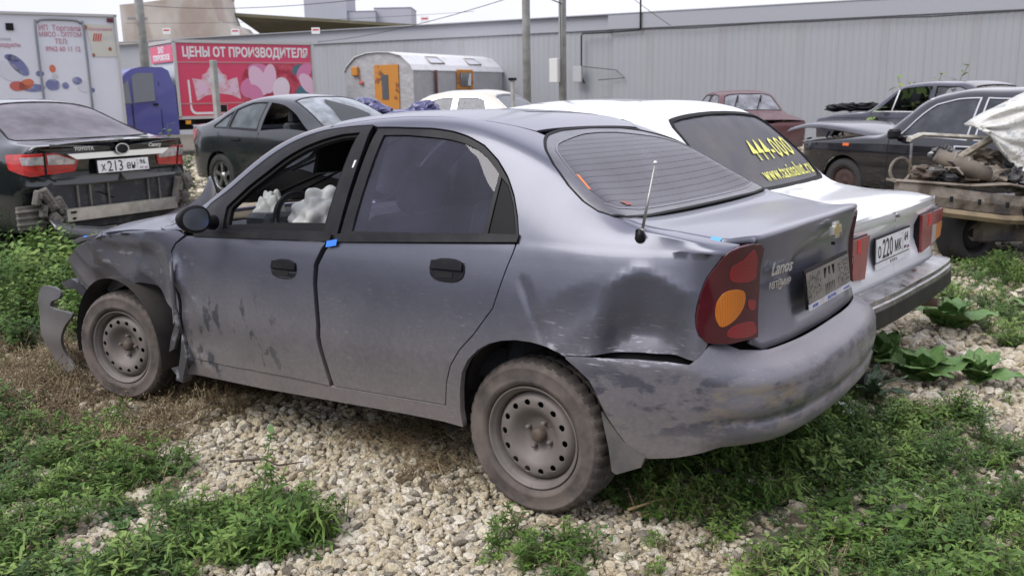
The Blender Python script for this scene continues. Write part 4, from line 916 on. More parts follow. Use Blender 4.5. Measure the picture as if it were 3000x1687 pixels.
# ================================================================ the other cars
def xz2h(c, x, z):
    """height on the side (x,z) -> the body's own h"""
    zt = float(c.zt(x))
    if z <= zt: return float(c.tx(x)), z
    v = np.linspace(0, 1, 200); P = c.U(np.full(200, x), v); k = int(np.argmax(P[:, 2] >= z)) if (P[:, 2] >= z).any() else 120
    return float(c.tx(x)), zt + v[k] * LS
def xy2q(c, x, y):
    v = np.linspace(0, 1, 300); P = c.U(np.full(300, x), v); vv = float(np.interp(-abs(y), -P[:, 1], v)); return (x, (1 - vv) * (1 if y >= 0 else -1))
def yz2t(c, y, z, front=False):
    k = len(c.L) // 2
    if front: iy = np.argsort(c.Y[:k]); return float(np.interp(abs(y), c.Y[:k][iy], c.L[:k][iy])), z
    iy = np.argsort(c.Y[k:]); return float(np.interp(abs(y), c.Y[k:][iy], c.L[k:][iy])), z
def car_shell(c, root, paint, arches, zlo, side_win, screens=(), step=.07, x0=None, bottom=None, name='body', cuts=()):
    f, n, g, gn, wf, wn = surf_fns(c)
    T0 = 0. if x0 is None else float(c.tx(x0))
    pts = []
    ts = np.linspace(T0, c.T - .004, 60); zz = (lambda t: zlo) if bottom is None else bottom
    low = []
    ar = []
    for (xa, ra, za) in arches:
        ar.append([(float(c.tx(xa + ra * math.cos(a))), za + ra * math.sin(a)) for a in np.linspace(math.asin((zlo - za) / ra), math.pi - math.asin((zlo - za) / ra), 18)])
    def in_arch(t): return any(a[0][0] - .01 < t < a[-1][0] + .01 for a in ar)
    done = set()
    for t in ts:
        for i, a in enumerate(ar):
            if t > a[0][0] - .01 and i not in done: low += a; done.add(i)
        if not in_arch(t): low.append((t, zz(t)))
    up = [(t, float(c.ztop(t)) + LS) for t in ts[::-1]]
    poly = dedupe(low + up, .01)
    holes_s = [dedupe([xz2h(c, x, z) for x, z in w], .008) for w in side_win]
    hs = [[q for q in xq2th(c, [xy2q(c, x, y) for x, y in s])] for s in screens]
    # half screens reach the centre line: open the outline there instead of a hole
    for s in hs:
        i0 = [i for i, q in enumerate(poly)]
        tm = [q[0] for q in s]; a, b = min(s[0][0], s[-1][0]), max(s[0][0], s[-1][0])
        new = []; put = False; order = s if s[0][0] > s[-1][0] else s[::-1]
        for q in poly:
            on = abs(q[1] - (float(c.ztop(q[0])) + LS)) < 1e-4
            if on and a - .004 < q[0] < b + .004:
                if not put: new += order; put = True
            else: new.append(q)
        poly = new
    poly = dedupe(poly, .004)
    for mir in (False, True):
        panel(name, f, n, poly, paint, root, step, holes=holes_s, rim=.02, mirror=mir)
    return holes_s, poly
def side_glass(c, root, holes, mat, names=None, frame=None, which=(False, True), skip=()):
    f, n = surf_fns(c)[:2]
    for i, h in enumerate(holes):
        for mir in which:
            if (i, mir) in skip: continue
            panel('side_window', f, n, inset(h, -.004), mat, root, .08, off=-.012, rim=0, mirror=mir)
            if frame is not None: panel('window_trim', f, n, inset(h, -.008), frame, root, .08, holes=[inset(h, .012)], off=.003, rim=.01, mirror=mir)
def screen(c, root, half, mat, name, frame=None, fw=.012, off=-.004, mirror_ok=True):
    g, gn = surf_fns(c)[2:4]; h = [xy2q(c, x, y) for x, y in half]
    full = dedupe(h + [(x, -q) for x, q in h[::-1]], .006)
    o = panel(name, g, gn, full, mat, root, .06, off=off, rim=0)
    if frame is not None: panel('screen_seal', g, gn, inset(full, -.012), frame, root, .06, holes=[inset(full, fw)], off=.004, rim=.012)
    return o, full
def basic_inside(root, x0, x1, w, z0=.35, dash=True, col=None, seats=True):
    col = col or M_inter; mb = MB(); mb.box(((x0 + x1) / 2, 0, z0), (x1 - x0, w * 2, .06)); mb.box((x1 - .18, 0, .75), (.35, w * 1.9, .35), None, .06); mb.build('cabin_floor', col, root)
    if seats:
        for sy in (.36, -.36):
            mb = MB(); Ms = Matrix.Translation((x1 - 1.05, sy, .78)) @ Matrix.Rotation(R(-14), 4, 'Y'); mb.box((0, 0, 0), (.13, .48, .62), Ms, .04); mb.box((x1 - 1.13, sy, 1.16), (.09, .27, .17), None, .03); mb.build('front_seat', col, root)
        mb = MB(); mb.box((x0 + .25, 0, .78), (.16, w * 1.7, .50), None, .05); mb.build('rear_seat', col, root)
def wells(root, xs, w, r=.36, zc=.30):
    for x0 in xs:
        for sy in (1, -1):
            V = []; Fq = []; n = 16
            for k in range(n + 1):
                a = R(-10 + 200 * k / n)
                V += [(x0 + r * math.cos(a), sy * w, zc + r * math.sin(a)), (x0 + r * math.cos(a), sy * (w - .28), zc + r * math.sin(a)), (x0, sy * (w - .29), zc)]
            for k in range(n):
                for j in range(2): Fq.append((k * 3 + j, k * 3 + j + 1, k * 3 + 3 + j + 1, k * 3 + 3 + j))
            mobj('wheel_housing', V, Fq, M_void, root)
def number_plate(root, M_, txt, region, name='number_plate', w=.52, h=.112, txtx=-.045, sub=True):
    mb = MB(); mb.box((0, 0, -.004), (w + .02, h + .02, .008), M_); fr = mb.build(name, M_black, root)
    mb = MB(); mb.box((0, 0, .002), (w, h, .004), M_); mb.build('plate_face', M_platew, fr)
    x = -w / 2 + .03
    for ch, sz in txt:
        text('lettering', ch, sz, M_plateb, fr, M=M_ @ Matrix.Translation((x + sz * .30, -.004 if sz > .09 else -.012, .0046)), extrude=.0004, bold=.001, sx=.86); x += sz * (.62 if sz > .09 else .72)
    text('lettering', region, .062, M_plateb, fr, M=M_ @ Matrix.Translation((w / 2 - .062, .017, .0046)), extrude=.0004, bold=.0012, sx=1.0)
    text('lettering', 'RUS', .020, M_plateb, fr, M=M_ @ Matrix.Translation((w / 2 - .078, -.035, .0046)), extrude=.0003, bold=.0006)
    mb = MB(); mb.box((w / 2 - .030, -.028, .005), (.032, .007, .001), M_); mb.build('flag_stripe', M_platew, fr)
    mb = MB(); mb.box((w / 2 - .030, -.035, .005), (.032, .007, .001), M_); mb.build('flag_stripe', M_blue, fr)
    mb = MB(); mb.box((w / 2 - .030, -.042, .005), (.032, .007, .001), M_); mb.build('flag_stripe', simple('flag_red', (.6, .03, .03), .5) if 'flag_red' not in bpy.data.materials else bpy.data.materials['flag_red'], fr)
    mb = MB(); mb.box((w / 2 - .118, 0, .0045), (.0018, h - .012, .0006), M_); mb.build('plate_divider', M_plateb, fr)
    return fr
# ---------------------------------------------------------------- white taxi saloon
VZ = dict(plan=[(3.14,0),(3.14,.3),(3.14,.62),(3.10,.73),(2.98,.775),(2.4,.80),(1.6,.81),(.8,.81),(0,.805),(-.6,.795),(-.86,.785),(-.94,.765),(-.960,.70),(-.966,.55),(-.97,.3),(-.972,0)],
 dside=[(.2,.06),(.28,.03),(.4,.008),(.55,0),(.76,.004),(.785,.014),(.86,.024),(.93,.045),(1.0,.08)],
 drear=[(.3,.03),(.36,.0),(.46,-.004),(.60,0),(.64,.018),(.79,.012),(.812,.0),(.825,-.006),(.85,-.002),(.93,.01)],
 ztop=[(3.14,.78),(2.4,.86),(1.9,.895),(1.0,.905),(0,.91),(-.5,.885),(-.97,.855)],
 yc=[(3.14,.70),(2.0,.70),(1.75,.66),(1.3,.585),(.6,.58),(.1,.585),(-.2,.63),(-.38,.70),(-.97,.72)],
 zc=[(3.14,.80),(2.2,.91),(1.98,.93),(1.7,1.13),(1.42,1.33),(1.1,1.385),(.5,1.385),(.15,1.36),(.02,1.30),(-.2,1.12),(-.36,.945),(-.5,.91),(-.9,.885),(-.97,.868)],
 zr=[(3.14,.83),(2.2,.95),(2.0,.97),(1.75,1.14),(1.45,1.365),(1.2,1.42),(.6,1.435),(.2,1.405),(.08,1.36),(-.15,1.16),(-.34,.965),(-.45,.935),(-.9,.905),(-.955,.89),(-.975,.862)], bow=(.0,-.3,.4))
VC = Car(VZ)
P_white = paint('white_taxi_paint', (.80, .82, .84), .3, (.7, .70, .68), .2, hi=.12)
taxi = empty('taxi', (.30, -1.665, .0), (.0, .0, -.088))
tag(taxi, 'white boxy saloon taxi with yellow phone number on its dark rear window', 'car')
def classic(c, root, pnt, glass, frame, glassr=None, skipwin=(), screens=True, arch=.335, wheelm=None, side_frame=None):
    sw = [[(1.80, .925), (1.50, 1.16), (1.33, 1.315), (.78, 1.345), (.74, .925)], [(.66, .925), (.70, 1.345), (.30, 1.335), (.12, 1.27), (-.10, .99), (-.12, .925)]]
    rs_ = [(.075, 0), (.065, .35), (.055, .50), (.01, .545), (-.22, .625), (-.31, .64), (-.335, .60), (-.345, .35), (-.35, 0)]
    ws_ = [(1.93, 0), (1.925, .40), (1.89, .635), (1.80, .625), (1.50, .52), (1.455, .40), (1.47, 0)]
    h, _ = car_shell(c, root, pnt, [(2.424, arch, .30), (0, arch, .30)], .26, sw, screens=[rs_, ws_])
    side_glass(c, root, h, glass, frame=side_frame or frame, skip=skipwin)
    r, rf = screen(c, root, rs_, glassr or glass, 'rear_window', frame, .012)
    w, wf_ = screen(c, root, ws_, glass, 'windscreen', frame, .012)
    wells(root, (0, 2.424), .78, arch); basic_inside(root, .1, 2.0, .70)
    for x0 in (0, 2.424):
        for s_ in (1, -1): wheel(root, (x0, s_ * .755, .285), .285, .178, .16, T_dusty, Rim_dusty, side=s_, detail=False)
    return r, rf
def glassr_mat(name): return glass_mat(name, (.08, .08, .10), .03, 1., (.11, .115, .14), .45)
tr, trf = classic(VC, taxi, P_white, M_glassd, M_rubber, glassr_mat('taxi_rear_glass'))
_, _, vg, vgn, vw, vwn = surf_fns(VC)
M_ylw = simple('yellow_vinyl', (.80, .78, .16), .5)
def on_rw(x, y):  # text on the sloping screen: x across (right = -y of the car), y up the slope
    xx = -.33 + y; q = xy2q(VC, xx, -x)[1]
    p = vg(xx, q) + vgn(xx, q) * .0015; return tuple(np.ravel(p))
def quick_rw(root, fnU, body, size, xoff, yoff, sx=1., bold=.004, par=None, mat=None):
    # fast: tabulate y->q
    text('lettering', body, size, mat or M_ylw, par, fn=lambda a, b: fnU(a + xoff, b * .86 + yoff), bold=bold, sx=sx, spacing=1.14)
quick_rw(taxi, on_rw, '444-000', .172, .27, .165, .80, .001, tr)
quick_rw(taxi, on_rw, 'www.taxisalut.ru', .108, .27, .055, .76, .0015, tr)
# rear face furniture
M_lr = Mt('taxi_lamp_red', (.30, .010, .018), .2, 0, 1.); M_lr.mix(M_lr.noise(8, .4, .6), (.20, .008, .014)); M_lr = M_lr.m
M_lw = simple('reverse_lens', (.45, .43, .38), .25, 0, .8); M_la = simple('amber_lens', (.62, .20, .03), .25, 0, .8)
RM = lambda o: frame_M(o, (0, -1, 0), (0, 0, 1))
for s_ in (1, -1):
    fx = lambda u, v, d: (d, u, v)
    mb = MB(); mb.prism([(s_ * .405, .805), (s_ * .80, .805), (s_ * .80, .635), (s_ * .44, .585)], -.968, -.935, fx); lp = mb.build('tail_lamp', M_black, taxi); fixn(lp)
    mb = MB(); mb.prism([(s_ * .415, .80), (s_ * .808, .80), (s_ * .808, .727), (s_ * .62, .727), (s_ * .62, .612), (s_ * .447, .592)], -.984, -.968, fx); fixn(mb.build('red_lens', M_lr, lp))
    mb = MB(); mb.prism([(s_ * .53, .797), (s_ * .575, .797), (s_ * .575, .73), (s_ * .53, .73)], -.9855, -.983, fx); fixn(mb.build('bright_strip', simple('bright_red', (.6, .03, .03), .3) if 'bright_red' not in bpy.data.materials else bpy.data.materials['bright_red'], lp))
    mb = MB(); mb.prism([(s_ * .624, .724), (s_ * .70, .724), (s_ * .70, .625), (s_ * .624, .614)], -.983, -.968, fx); fixn(mb.build('white_lens', M_lw, lp))
    mb = MB(); mb.prism([(s_ * .703, .724), (s_ * .806, .724), (s_ * .80, .642), (s_ * .703, .627)], -.983, -.968, fx); fixn(mb.build('amber_lens', M_la, lp))
number_plate(taxi, frame_M((-.992, -.02, .752), (0, -1, 0), (.06, 0, 1)), [('О', .07), ('220', .105), ('', .06), ('МК', .075)] if False else [('О', .080)], '64') if False else None
def plate_text(root, M_, items, region, strip=None):
    fr = number_plate(root, M_, [], region)
    for s_, x, sz in items: text('lettering', s_, sz, M_plateb, fr, M=M_ @ Matrix.Translation((x, -.006 if sz > .1 else -.016, .0046)), extrude=.0004, bold=.0012, sx=.80)
    if strip:
        mb = MB(); mb.box((0, -.078, .001), (.53, .030, .006), M_); st = mb.build('plate_strip', M_platew, fr); text('lettering', strip, .022, M_plateb, st, M=M_ @ Matrix.Translation((0, -.078, .0046)), extrude=.0003, bold=.0005, spacing=1.7)
    return fr
PMt = frame_M((-.972, .02, .700), (0, -1, 0), (.05, 0, 1))
plate_text(taxi, PMt, [('о', -.215, .105), ('220', -.095, .135), ('мк', .065, .105)], '64', 'RUSSIA')
mb = MB(); mb.prism([(-.966, .832), (-.970, .818), (-.966, .812), (-.955, .812), (-.955, .832)], -.70, .70, lambda u, v, d: (u, d, v)); mb.build('boot_seam', simple('seam_shade', (.30, .31, .32), .6), taxi)
mb = MB(); mb.lathe([(0, -.012), (.012, -.012), (.014, 0), (.016, .01)], 12, (-.975, 0, .850), 'x'); mb.build('boot_lock', M_steel, taxi)
M_bch = Mt('bumper_chrome', (.42, .42, .44), .3, .85); M_bch.mix(M_bch.noise(7, .35, .65, 6), (.15, .145, .15), .85); M_bch.lerp('Roughness', M_bch.noise(9, .4, .7), .15, .5); M_bch = M_bch.m
MTt = Matrix.Translation((0, 0, 0)) 
bpath = [(-.62, .815), (-.80, .825), (-1.00, .785), (-1.06, .74), (-1.085, .60), (-1.10, .3), (-1.10, 0), (-1.10, -.3), (-1.085, -.60), (-1.06, -.74), (-1.00, -.785), (-.80, -.81), (-.62, -.81)]
def sweep(name, path, prof, mat, par, smooth=False):
    V = []; Fq = []; P = [Vector((a, b, 0)) for a, b in path]; m = len(prof)
    for i, p in enumerate(P):
        d = (P[min(i + 1, len(P) - 1)] - P[max(i - 1, 0)]).normalized(); nrm = Vector((d.y, -d.x, 0)) * -1
        for (o_, z) in prof: V.append((p.x + nrm.x * o_, p.y + nrm.y * o_, z))
    for i in range(len(P) - 1):
        for j in range(m): Fq.append((i * m + j, i * m + (j + 1) % m, (i + 1) * m + (j + 1) % m, (i + 1) * m + j))
    Fq += [tuple(range(m)), tuple((len(P) - 1) * m + j for j in range(m))[::-1]]
    o = mobj(name, V, Fq, mat, par, smooth); return fixn(o)
bp = smooth_poly(bpath, False, 3)
# outward is away from the car: profile offsets are negative outwards here
bt = sweep('rear_bumper', bp, [(.0, .525), (.095, .54), (.10, .53), (.012, .505), (-.006, .495), (-.006, .470), (.004, .46), (.004, .50)], M_bch, taxi)
sweep('bumper_rubber', bp, [(-.010, .468), (-.012, .395), (.0, .38), (.02, .38), (.02, .468)], M_black, bt)
mb = MB(); mb.tube([(-.6, -.42, .30), (-1.10, -.42, .33)], .024, 12); mb.build('exhaust_pipe', simple('rusty_pipe', (.14, .09, .06), .8), taxi)
mb = MB(); mb.box((1.1, 0, .29), (3.9, 1.35, .08)); mb.build('underbody', M_void, taxi)
# ---------------------------------------------------------------- dark saloon without its rear bumper
CM = dict(plan=[(3.70,0),(3.68,.4),(3.6,.68),(3.4,.83),(3.0,.89),(2.2,.91),(1.2,.912),(.3,.91),(-.3,.905),(-.62,.885),(-.82,.84),(-.93,.75),(-.985,.58),(-1.02,.35),(-1.035,.15),(-1.04,0)],
 dside=[(.2,.06),(.3,.02),(.5,0),(.7,.004),(.82,.02),(.95,.045),(1.05,.09)],
 drear=[(.3,.20),(.64,.18),(.70,.02),(.76,.03),(.84,.03),(.92,.015),(1.0,.0),(1.06,.005),(1.1,.01)],
 ztop=[(3.7,.68),(3.0,.82),(2.2,.95),(1.6,.98),(.4,1.01),(-.4,1.03),(-.8,1.02),(-1.04,1.01)],
 yc=[(3.6,.6),(2.4,.74),(1.8,.68),(1.3,.62),(.7,.61),(.2,.61),(-.2,.65),(-.6,.74),(-1.04,.74)],
 zc=[(3.7,.72),(2.3,.99),(1.9,1.08),(1.4,1.35),(1.0,1.42),(.5,1.41),(.2,1.34),(-.2,1.20),(-.5,1.10),(-.7,1.075),(-1.04,1.06)],
 zr=[(3.7,.78),(2.3,1.03),(2.0,1.10),(1.5,1.38),(1.1,1.465),(.7,1.475),(.35,1.44),(0,1.335),(-.4,1.15),(-.55,1.105),(-.9,1.10),(-1.04,1.09)], bow=(0,-.3,.4))
CC = Car(CM)
P_dark = paint('dark_green_black_paint', (.006, .009, .011), .14, (.12, .13, .14), .03, .1, 1., hi=.08)
cam_car = empty('dark_saloon', (7.22, -1.60, .04), (0, 0, .015))
tag(cam_car, 'black saloon seen from behind with rear bumper missing and split red and white lamps', 'car')
csw = [[(2.05, 1.02), (1.55, 1.24), (1.2, 1.335), (.82, 1.37), (.80, 1.02)], [(.70, 1.02), (.74, 1.37), (.35, 1.345), (-.05, 1.22), (-.38, 1.06), (-.38, 1.03)]]
crs_ = [(.36, 0), (.34, .35), (.27, .545), (-.1, .62), (-.42, .69), (-.51, .66), (-.56, .4), (-.575, 0)]
cws_ = [(2.25, 0), (2.2, .5), (2.1, .70), (1.8, .64), (1.35, .55), (1.33, .3), (1.34, 0)]
h, _ = car_shell(CC, cam_car, P_dark, [(2.775, .36, .33), (0, .36, .33)], .30, csw, screens=[crs_, cws_])
side_glass(CC, cam_car, h, M_glassd, frame=M_black)
screen(CC, cam_car, crs_, glass_mat('dusty_rear_glass', (.15, .15, .17), .03, 1., (.30, .275, .31), .42), 'rear_window', M_rubber, .010)
screen(CC, cam_car, cws_, M_glassc, 'windscreen', M_rubber)
wells(cam_car, (0, 2.775), .87, .36, .33); basic_inside(cam_car, -.2, 2.2, .75)
for x0 in (0, 2.775):
    for s_ in (1, -1): wheel(cam_car, (x0, s_ * .88, .32), .32, .21, .20, T_black, Rim_alloy, side=s_, detail=False, style='alloy')
_, _, cg, cgn, cwf, cwn = surf_fns(CC)
def rear_panel(c, root, name, yz, mat, off, mir=False, rim=.006, step=.05):
    w, wn_2 = surf_fns(c)[4:]; return panel(name, w, wn_2, dedupe([yz2t(c, y, z) for y, z in yz], .004), mat, root, step, off=off, rim=rim, mirror=mir)
M_cr = Mt('clear_red_lens', (.52, .015, .012), .12, 0, 1.); M_cr.bump(M_cr.noise(30, .4, .6, 1, (1, 8, 8)), .3, .006); M_cr.mix(M_cr.noise(12, .45, .6, 2, (1, 1, 3)), (.30, .008, .008), .8); M_cr = M_cr.m
M_cw = simple('clear_white_lens', (.60, .58, .60), .12, .3, 1., n=(16, (.35, .33, .36), .45, .6))
for mir in (False, True):
    lp = rear_panel(CC, cam_car, 'tail_lamp', [(.885, .985), (.70, 1.0), (.60, 1.0), (.40, .93), (.43, .83), (.80, .80), (.875, .86)], M_cr, .012, mir, .012)
    rear_panel(CC, lp, 'white_lens', [(.84, .965), (.685, .975), (.685, .905), (.83, .90)], M_cw, .016, mir, .004)
    rear_panel(CC, lp, 'white_lens', [(.66, .985), (.58, .985), (.42, .925), (.44, .895), (.655, .90)], M_cw, .016, mir, .004)
    rear_panel(CC, cam_car, 'lid_gap', [(.675, 1.01), (.668, .80), (.60, .74), (.61, .735), (.685, .795), (.69, 1.01)], M_void, .0185 if True else 0, mir, 0)
CMt = lambda y, z, x: frame_M((x, y, z), (0, -1, 0), (0, 0, 1))
mb = MB(); mb.prism([(-.52, .985), (.52, .985), (.44, .935), (-.44, .935)], -1.075, -1.03, lambda u, v, d: (d + .05 * abs(u) ** 1.5, u, v)); fixn(mb.build('chrome_bar', simple('satin_chrome', (.72, .72, .66), .28, .75), cam_car))
V = []; Fq = []
for k in range(32):
    a = 2 * math.pi * k / 32
    for r_ in (.062, .050): V.append((-1.085, r_ * math.cos(a) * 1.15, 1.005 + r_ * math.sin(a) * .85))
for k in range(32): Fq.append((2 * k, 2 * k + 1, (2 * k + 3) % 64, (2 * k + 2) % 64))
mb = MB(); mb.add(V, Fq); mb.add([(-1.082, .051 * math.cos(a) * 1.15, 1.005 + .051 * math.sin(a) * .85) for a in np.linspace(0, 2 * math.pi, 24, endpoint=False)], [tuple(range(24))])
bd = mb.build('emblem_ring', M_silv, cam_car); bd.data.materials.append(M_black); bd.data.polygons[-1].material_index = 1
text('lettering', 'TOYOTA', .045, M_silv, cam_car, M=CMt(.36, 1.025, -1.055), extrude=.002, bold=.002)
text('lettering', 'Camry', .050, M_silv, cam_car, M=CMt(-.36, 1.022, -1.055), extrude=.002, bold=.002, shear=.2)
plate_text(cam_car, frame_M((-1.075, 0, .855), (0, -1, 0), (.06, 0, 1)), [('х', -.205, .105), ('213', -.085, .135), ('ен', .075, .105)], '96')
# exposed structure under the lamps
M_alu = simple('aluminium_beam', (.55, .53, .48), .35, .6, n=(8, (.36, .34, .30), .4, .7))
M_dust = simple('dusty_metal', (.19, .175, .15), .75, .1, n=(7, (.08, .075, .07), .4, .65), bump=(18, .4, .02))
mb = MB(); mb.prism([(-.56, .50), (.58, .50), (.58, .39), (-.56, .39)], -1.06, -.99, lambda u, v, d: (d + .04 * u * u, u, v)); bmx = mb.build('bumper_beam', M_alu, cam_car); fixn(bmx)
mb = MB(); mb.box((-1.045, .52, .47), (.02, .05, .02)); mb.box((-1.045, .52, .415), (.02, .03, .02)); mb.build('beam_slot', M_void, bmx)
mb = MB(); mb.box((-.93, 0, .52), (.06, 1.36, .46), None, .02); mb.build('valance_void', simple('void_black', (.02, .022, .028), .5, n=(9, (.09, .085, .08), .5, .7)), cam_car)  # black box stands in for the dark void between lid and beam
br_ = np.random.default_rng(8)
for (y0, z0, sy_, sz_) in ((.70, .60, .09, .22), (.60, .54, .08, .16), (.66, .42, .10, .12), (.56, .40, .07, .10), (.80, .62, .07, .14), (.76, .50, .06, .12), (-.62, .56, .16, .26), (-.74, .64, .12, .16), (-.70, .48, .10, .12)):
    mb = MB(); Mr = Matrix.Translation((-.985, y0, z0)) @ Matrix.Rotation(br_.normal(0, .3), 4, 'X') @ Matrix.Rotation(br_.normal(0, .45), 4, 'Z'); mb.box((0, 0, 0), (.06, sy_, sz_), Mr, .012); mb.box((-.035, sy_ * .1, sz_ * .15), (.02, sy_ * .5, sz_ * .35), Mr, .006); mb.box((-.03, -sy_ * .2, -sz_ * .3), (.03, sy_ * .4, sz_ * .12), Mr, .004); mb.build('crash_bracket', M_dust, cam_car)
mb = MB()
for k in range(3): mb.box((-.93, .84, .40 + k * .055), (.05, .26, .028), None, .008)
mb.box((-.92, .84, .455), (.03, .24, .20)); mb.build('vent_flap', M_dust, cam_car)
for y0 in (.42, .30, -.42, -.30, .12): mb = MB(); mb.box((-.97, y0, .60), (.03, .014, .20)); mb.build('bracket', M_dust, cam_car)
mb = MB(); mb.box((-.90, -.07, .60), (.06, .24, .10), None, .02); hk = mb.build('towing_plate', simple('green_plastic', (.09, .16, .12), .6), cam_car)
mb = MB(); mb.box((-.94, .03, .62), (.03, .05, .09), None, .01); mb.box((-.94, -.18, .63), (.03, .06, .06), None, .01); mb.build('clip', M_white, hk)
mb = MB(); mb.tube([(-.93, .45, .63), (-.96, .2, .62), (-.97, .08, .56), (-.93, .02, .56)], .006, 6); mb.build('loose_wire', M_rubber, cam_car)
# torn bumper skin hanging under the dark saloon
M_skin = paint('bumper_skin', (.014, .016, .022), .25, (.10, .10, .12), .3, 0, .8, hi=.1)
hp_ = [(-1.12, .72, .22), (-1.22, .40, .14), (-1.27, .05, .18), (-1.32, -.36, .26), (-1.32, -.68, .34), (-1.27, -.82, .38), (-1.15, -.90, .42)]
hq = [(-1.14, .80, .44), (-1.22, .53, .36), (-1.28, .06, .32), (-1.30, -.38, .42), (-1.30, -.66, .52), (-1.22, -.84, .66), (-1.12, -.92, .68)]
A = np.array(smooth_poly([p[:2] for p in hp_], False, 4)); 
def lerp3(a, n): a = np.array(a, float); u = np.linspace(0, len(a) - 1, n); return np.stack([cr(np.arange(len(a)), a[:, k])(u) for k in range(3)], 1)
a3 = lerp3(hp_, 30); b3 = lerp3(hq, 30); V = []; Fq = []
for i in range(30):
    m_ = (a3[i] + b3[i]) / 2 + np.array([-.06, 0, 0]); V += [tuple(a3[i]), tuple(m_ * .5 + a3[i] * .5 + [-.02, 0, 0]), tuple(m_), tuple(b3[i]), tuple(b3[i] + [.05, 0, -.03])]
for i in range(29):
    for j in range(4): Fq.append((i * 5 + j, i * 5 + j + 1, (i + 1) * 5 + j + 1, (i + 1) * 5 + j))
o = mobj('hanging_bumper', V, Fq, M_skin, cam_car); fixn(o)
sl = o.modifiers.new('thick', 'SOLIDIFY'); sl.thickness = .006
# ---------------------------------------------------------------- grey saloon with smashed windscreen
CZ = dict(plan=[(3.58,0),(3.56,.4),(3.46,.66),(3.25,.80),(2.9,.865),(2.2,.89),(1.2,.892),(.3,.89),(-.3,.875),(-.6,.84),(-.78,.77),(-.90,.62),(-.96,.4),(-.98,.2),(-.99,0)],
 dside=[(.2,.06),(.3,.02),(.5,.004),(.72,.0),(.84,.012),(.95,.04),(1.05,.09)], drear=[(.25,.05),(.5,0),(.7,.02),(.9,.01),(1.0,0),(1.1,.0)],
 ztop=[(3.6,.68),(3.0,.84),(2.3,.93),(1.6,.945),(.4,.985),(-.4,1.02),(-.99,1.0)],
 yc=[(3.5,.6),(2.4,.72),(1.8,.66),(1.3,.60),(.7,.59),(.2,.60),(-.2,.65),(-.6,.72),(-1.,.70)],
 zc=[(3.6,.72),(2.5,.97),(2.2,1.0),(1.75,1.22),(1.4,1.36),(1.0,1.41),(.5,1.40),(.1,1.32),(-.25,1.17),(-.5,1.075),(-.99,1.04)],
 zr=[(3.6,.78),(2.5,1.0),(2.3,1.04),(1.85,1.27),(1.45,1.42),(1.1,1.47),(.7,1.475),(.35,1.43),(0,1.32),(-.4,1.13),(-.55,1.09),(-.99,1.06)], bow=(0,-.3,.4))
ZC = Car(CZ)
P_cz = paint('grey_green_paint', (.010, .013, .016), .2, (.12, .13, .14), .05, .0, .9, hi=.08)
cz = empty('grey_saloon', (9.35, -6.05, .05), (0, 0, 3.084))
tag(cz, 'dark grey-green saloon with shattered windscreen and missing front door glass before the red lorry', 'car')
zsw = [[(2.02, .975), (1.6, 1.20), (1.28, 1.325), (.98, 1.365), (.96, .98)], [(.88, .985), (.90, 1.365), (.55, 1.36), (.22, 1.27), (.20, 1.01)], [(.16, 1.01), (.18, 1.255), (-.02, 1.16), (-.18, 1.05), (-.16, 1.02)]]
zrs = [(.36, 0), (.33, .35), (.25, .54), (-.1, .60), (-.40, .67), (-.48, .64), (-.53, .4), (-.545, 0)]; zws = [(2.38, 0), (2.34, .5), (2.22, .68), (1.9, .63), (1.4, .545), (1.37, .3), (1.38, 0)]
h, _ = car_shell(ZC, cz, P_cz, [(2.685, .36, .33), (0, .36, .33)], .28, zsw, screens=[zrs, zws])
side_glass(ZC, cz, h, glass_mat('pale_glass', (.45, .5, .53), .02, 1., (.36, .42, .45), .22), frame=M_black, skip={(0, True)})
screen(ZC, cz, zrs, M_glassd, 'rear_window', M_rubber)
screen(ZC, cz, zws, glass_mat('crazed_glass', (.35, .38, .40), .12, 1., (.50, .54, .58), .50), 'windscreen', M_rubber)
_, _, zg, zgn, _, _ = surf_fns(ZC)
panel('torn_lining', zg, zgn, [xy2q(ZC, *q) for q in [(1.55, -.16), (1.62, -.22), (2.2, -.38), (2.25, .1), (2.0, .25), (1.75, .02)]], M_dark_lin if 'M_dark_lin' in globals() else simple('grey_lining', (.06, .065, .07), .8), cz, .06, off=.012, rim=.004)
wells(cz, (0, 2.685), .85, .36, .33); basic_inside(cz, -.2, 2.3, .72)
for x0 in (0, 2.685):
    for s_ in (1, -1): wheel(cz, (x0, s_ * .86, .325), .325, .205, .20, T_black, Rim_alloy, side=s_, detail=False, style='alloy')
for mir in (False, True):
    rear_panel(ZC, cz, 'tail_lamp', [(.82, .98), (.70, 1.0), (.56, .98), (.56, .80), (.78, .78), (.83, .86)], M_cr, .008, mir, .01)
    fz, nz = surf_fns(ZC)[:2]; hz = xz2h(ZC, .43, .86)
    panel('handle', fz, nz, [(hz[0] - .10, hz[1] - .012), (hz[0] + .10, hz[1] - .012), (hz[0] + .10, hz[1] + .018), (hz[0] - .10, hz[1] + .018)], M_void, cz, .05, off=.02, rim=.02, mirror=mir)
    for xg in (.93, -.02):
        a = float(ZC.tx(xg)); panel('door_gap', fz, nz, [(a - .006, .30 if xg > 0 else .62), (a + .006, .30 if xg > 0 else .62), (a + .006, .96), (a - .006, .96)], M_void, cz, .1, off=.002, rim=0, mirror=mir)
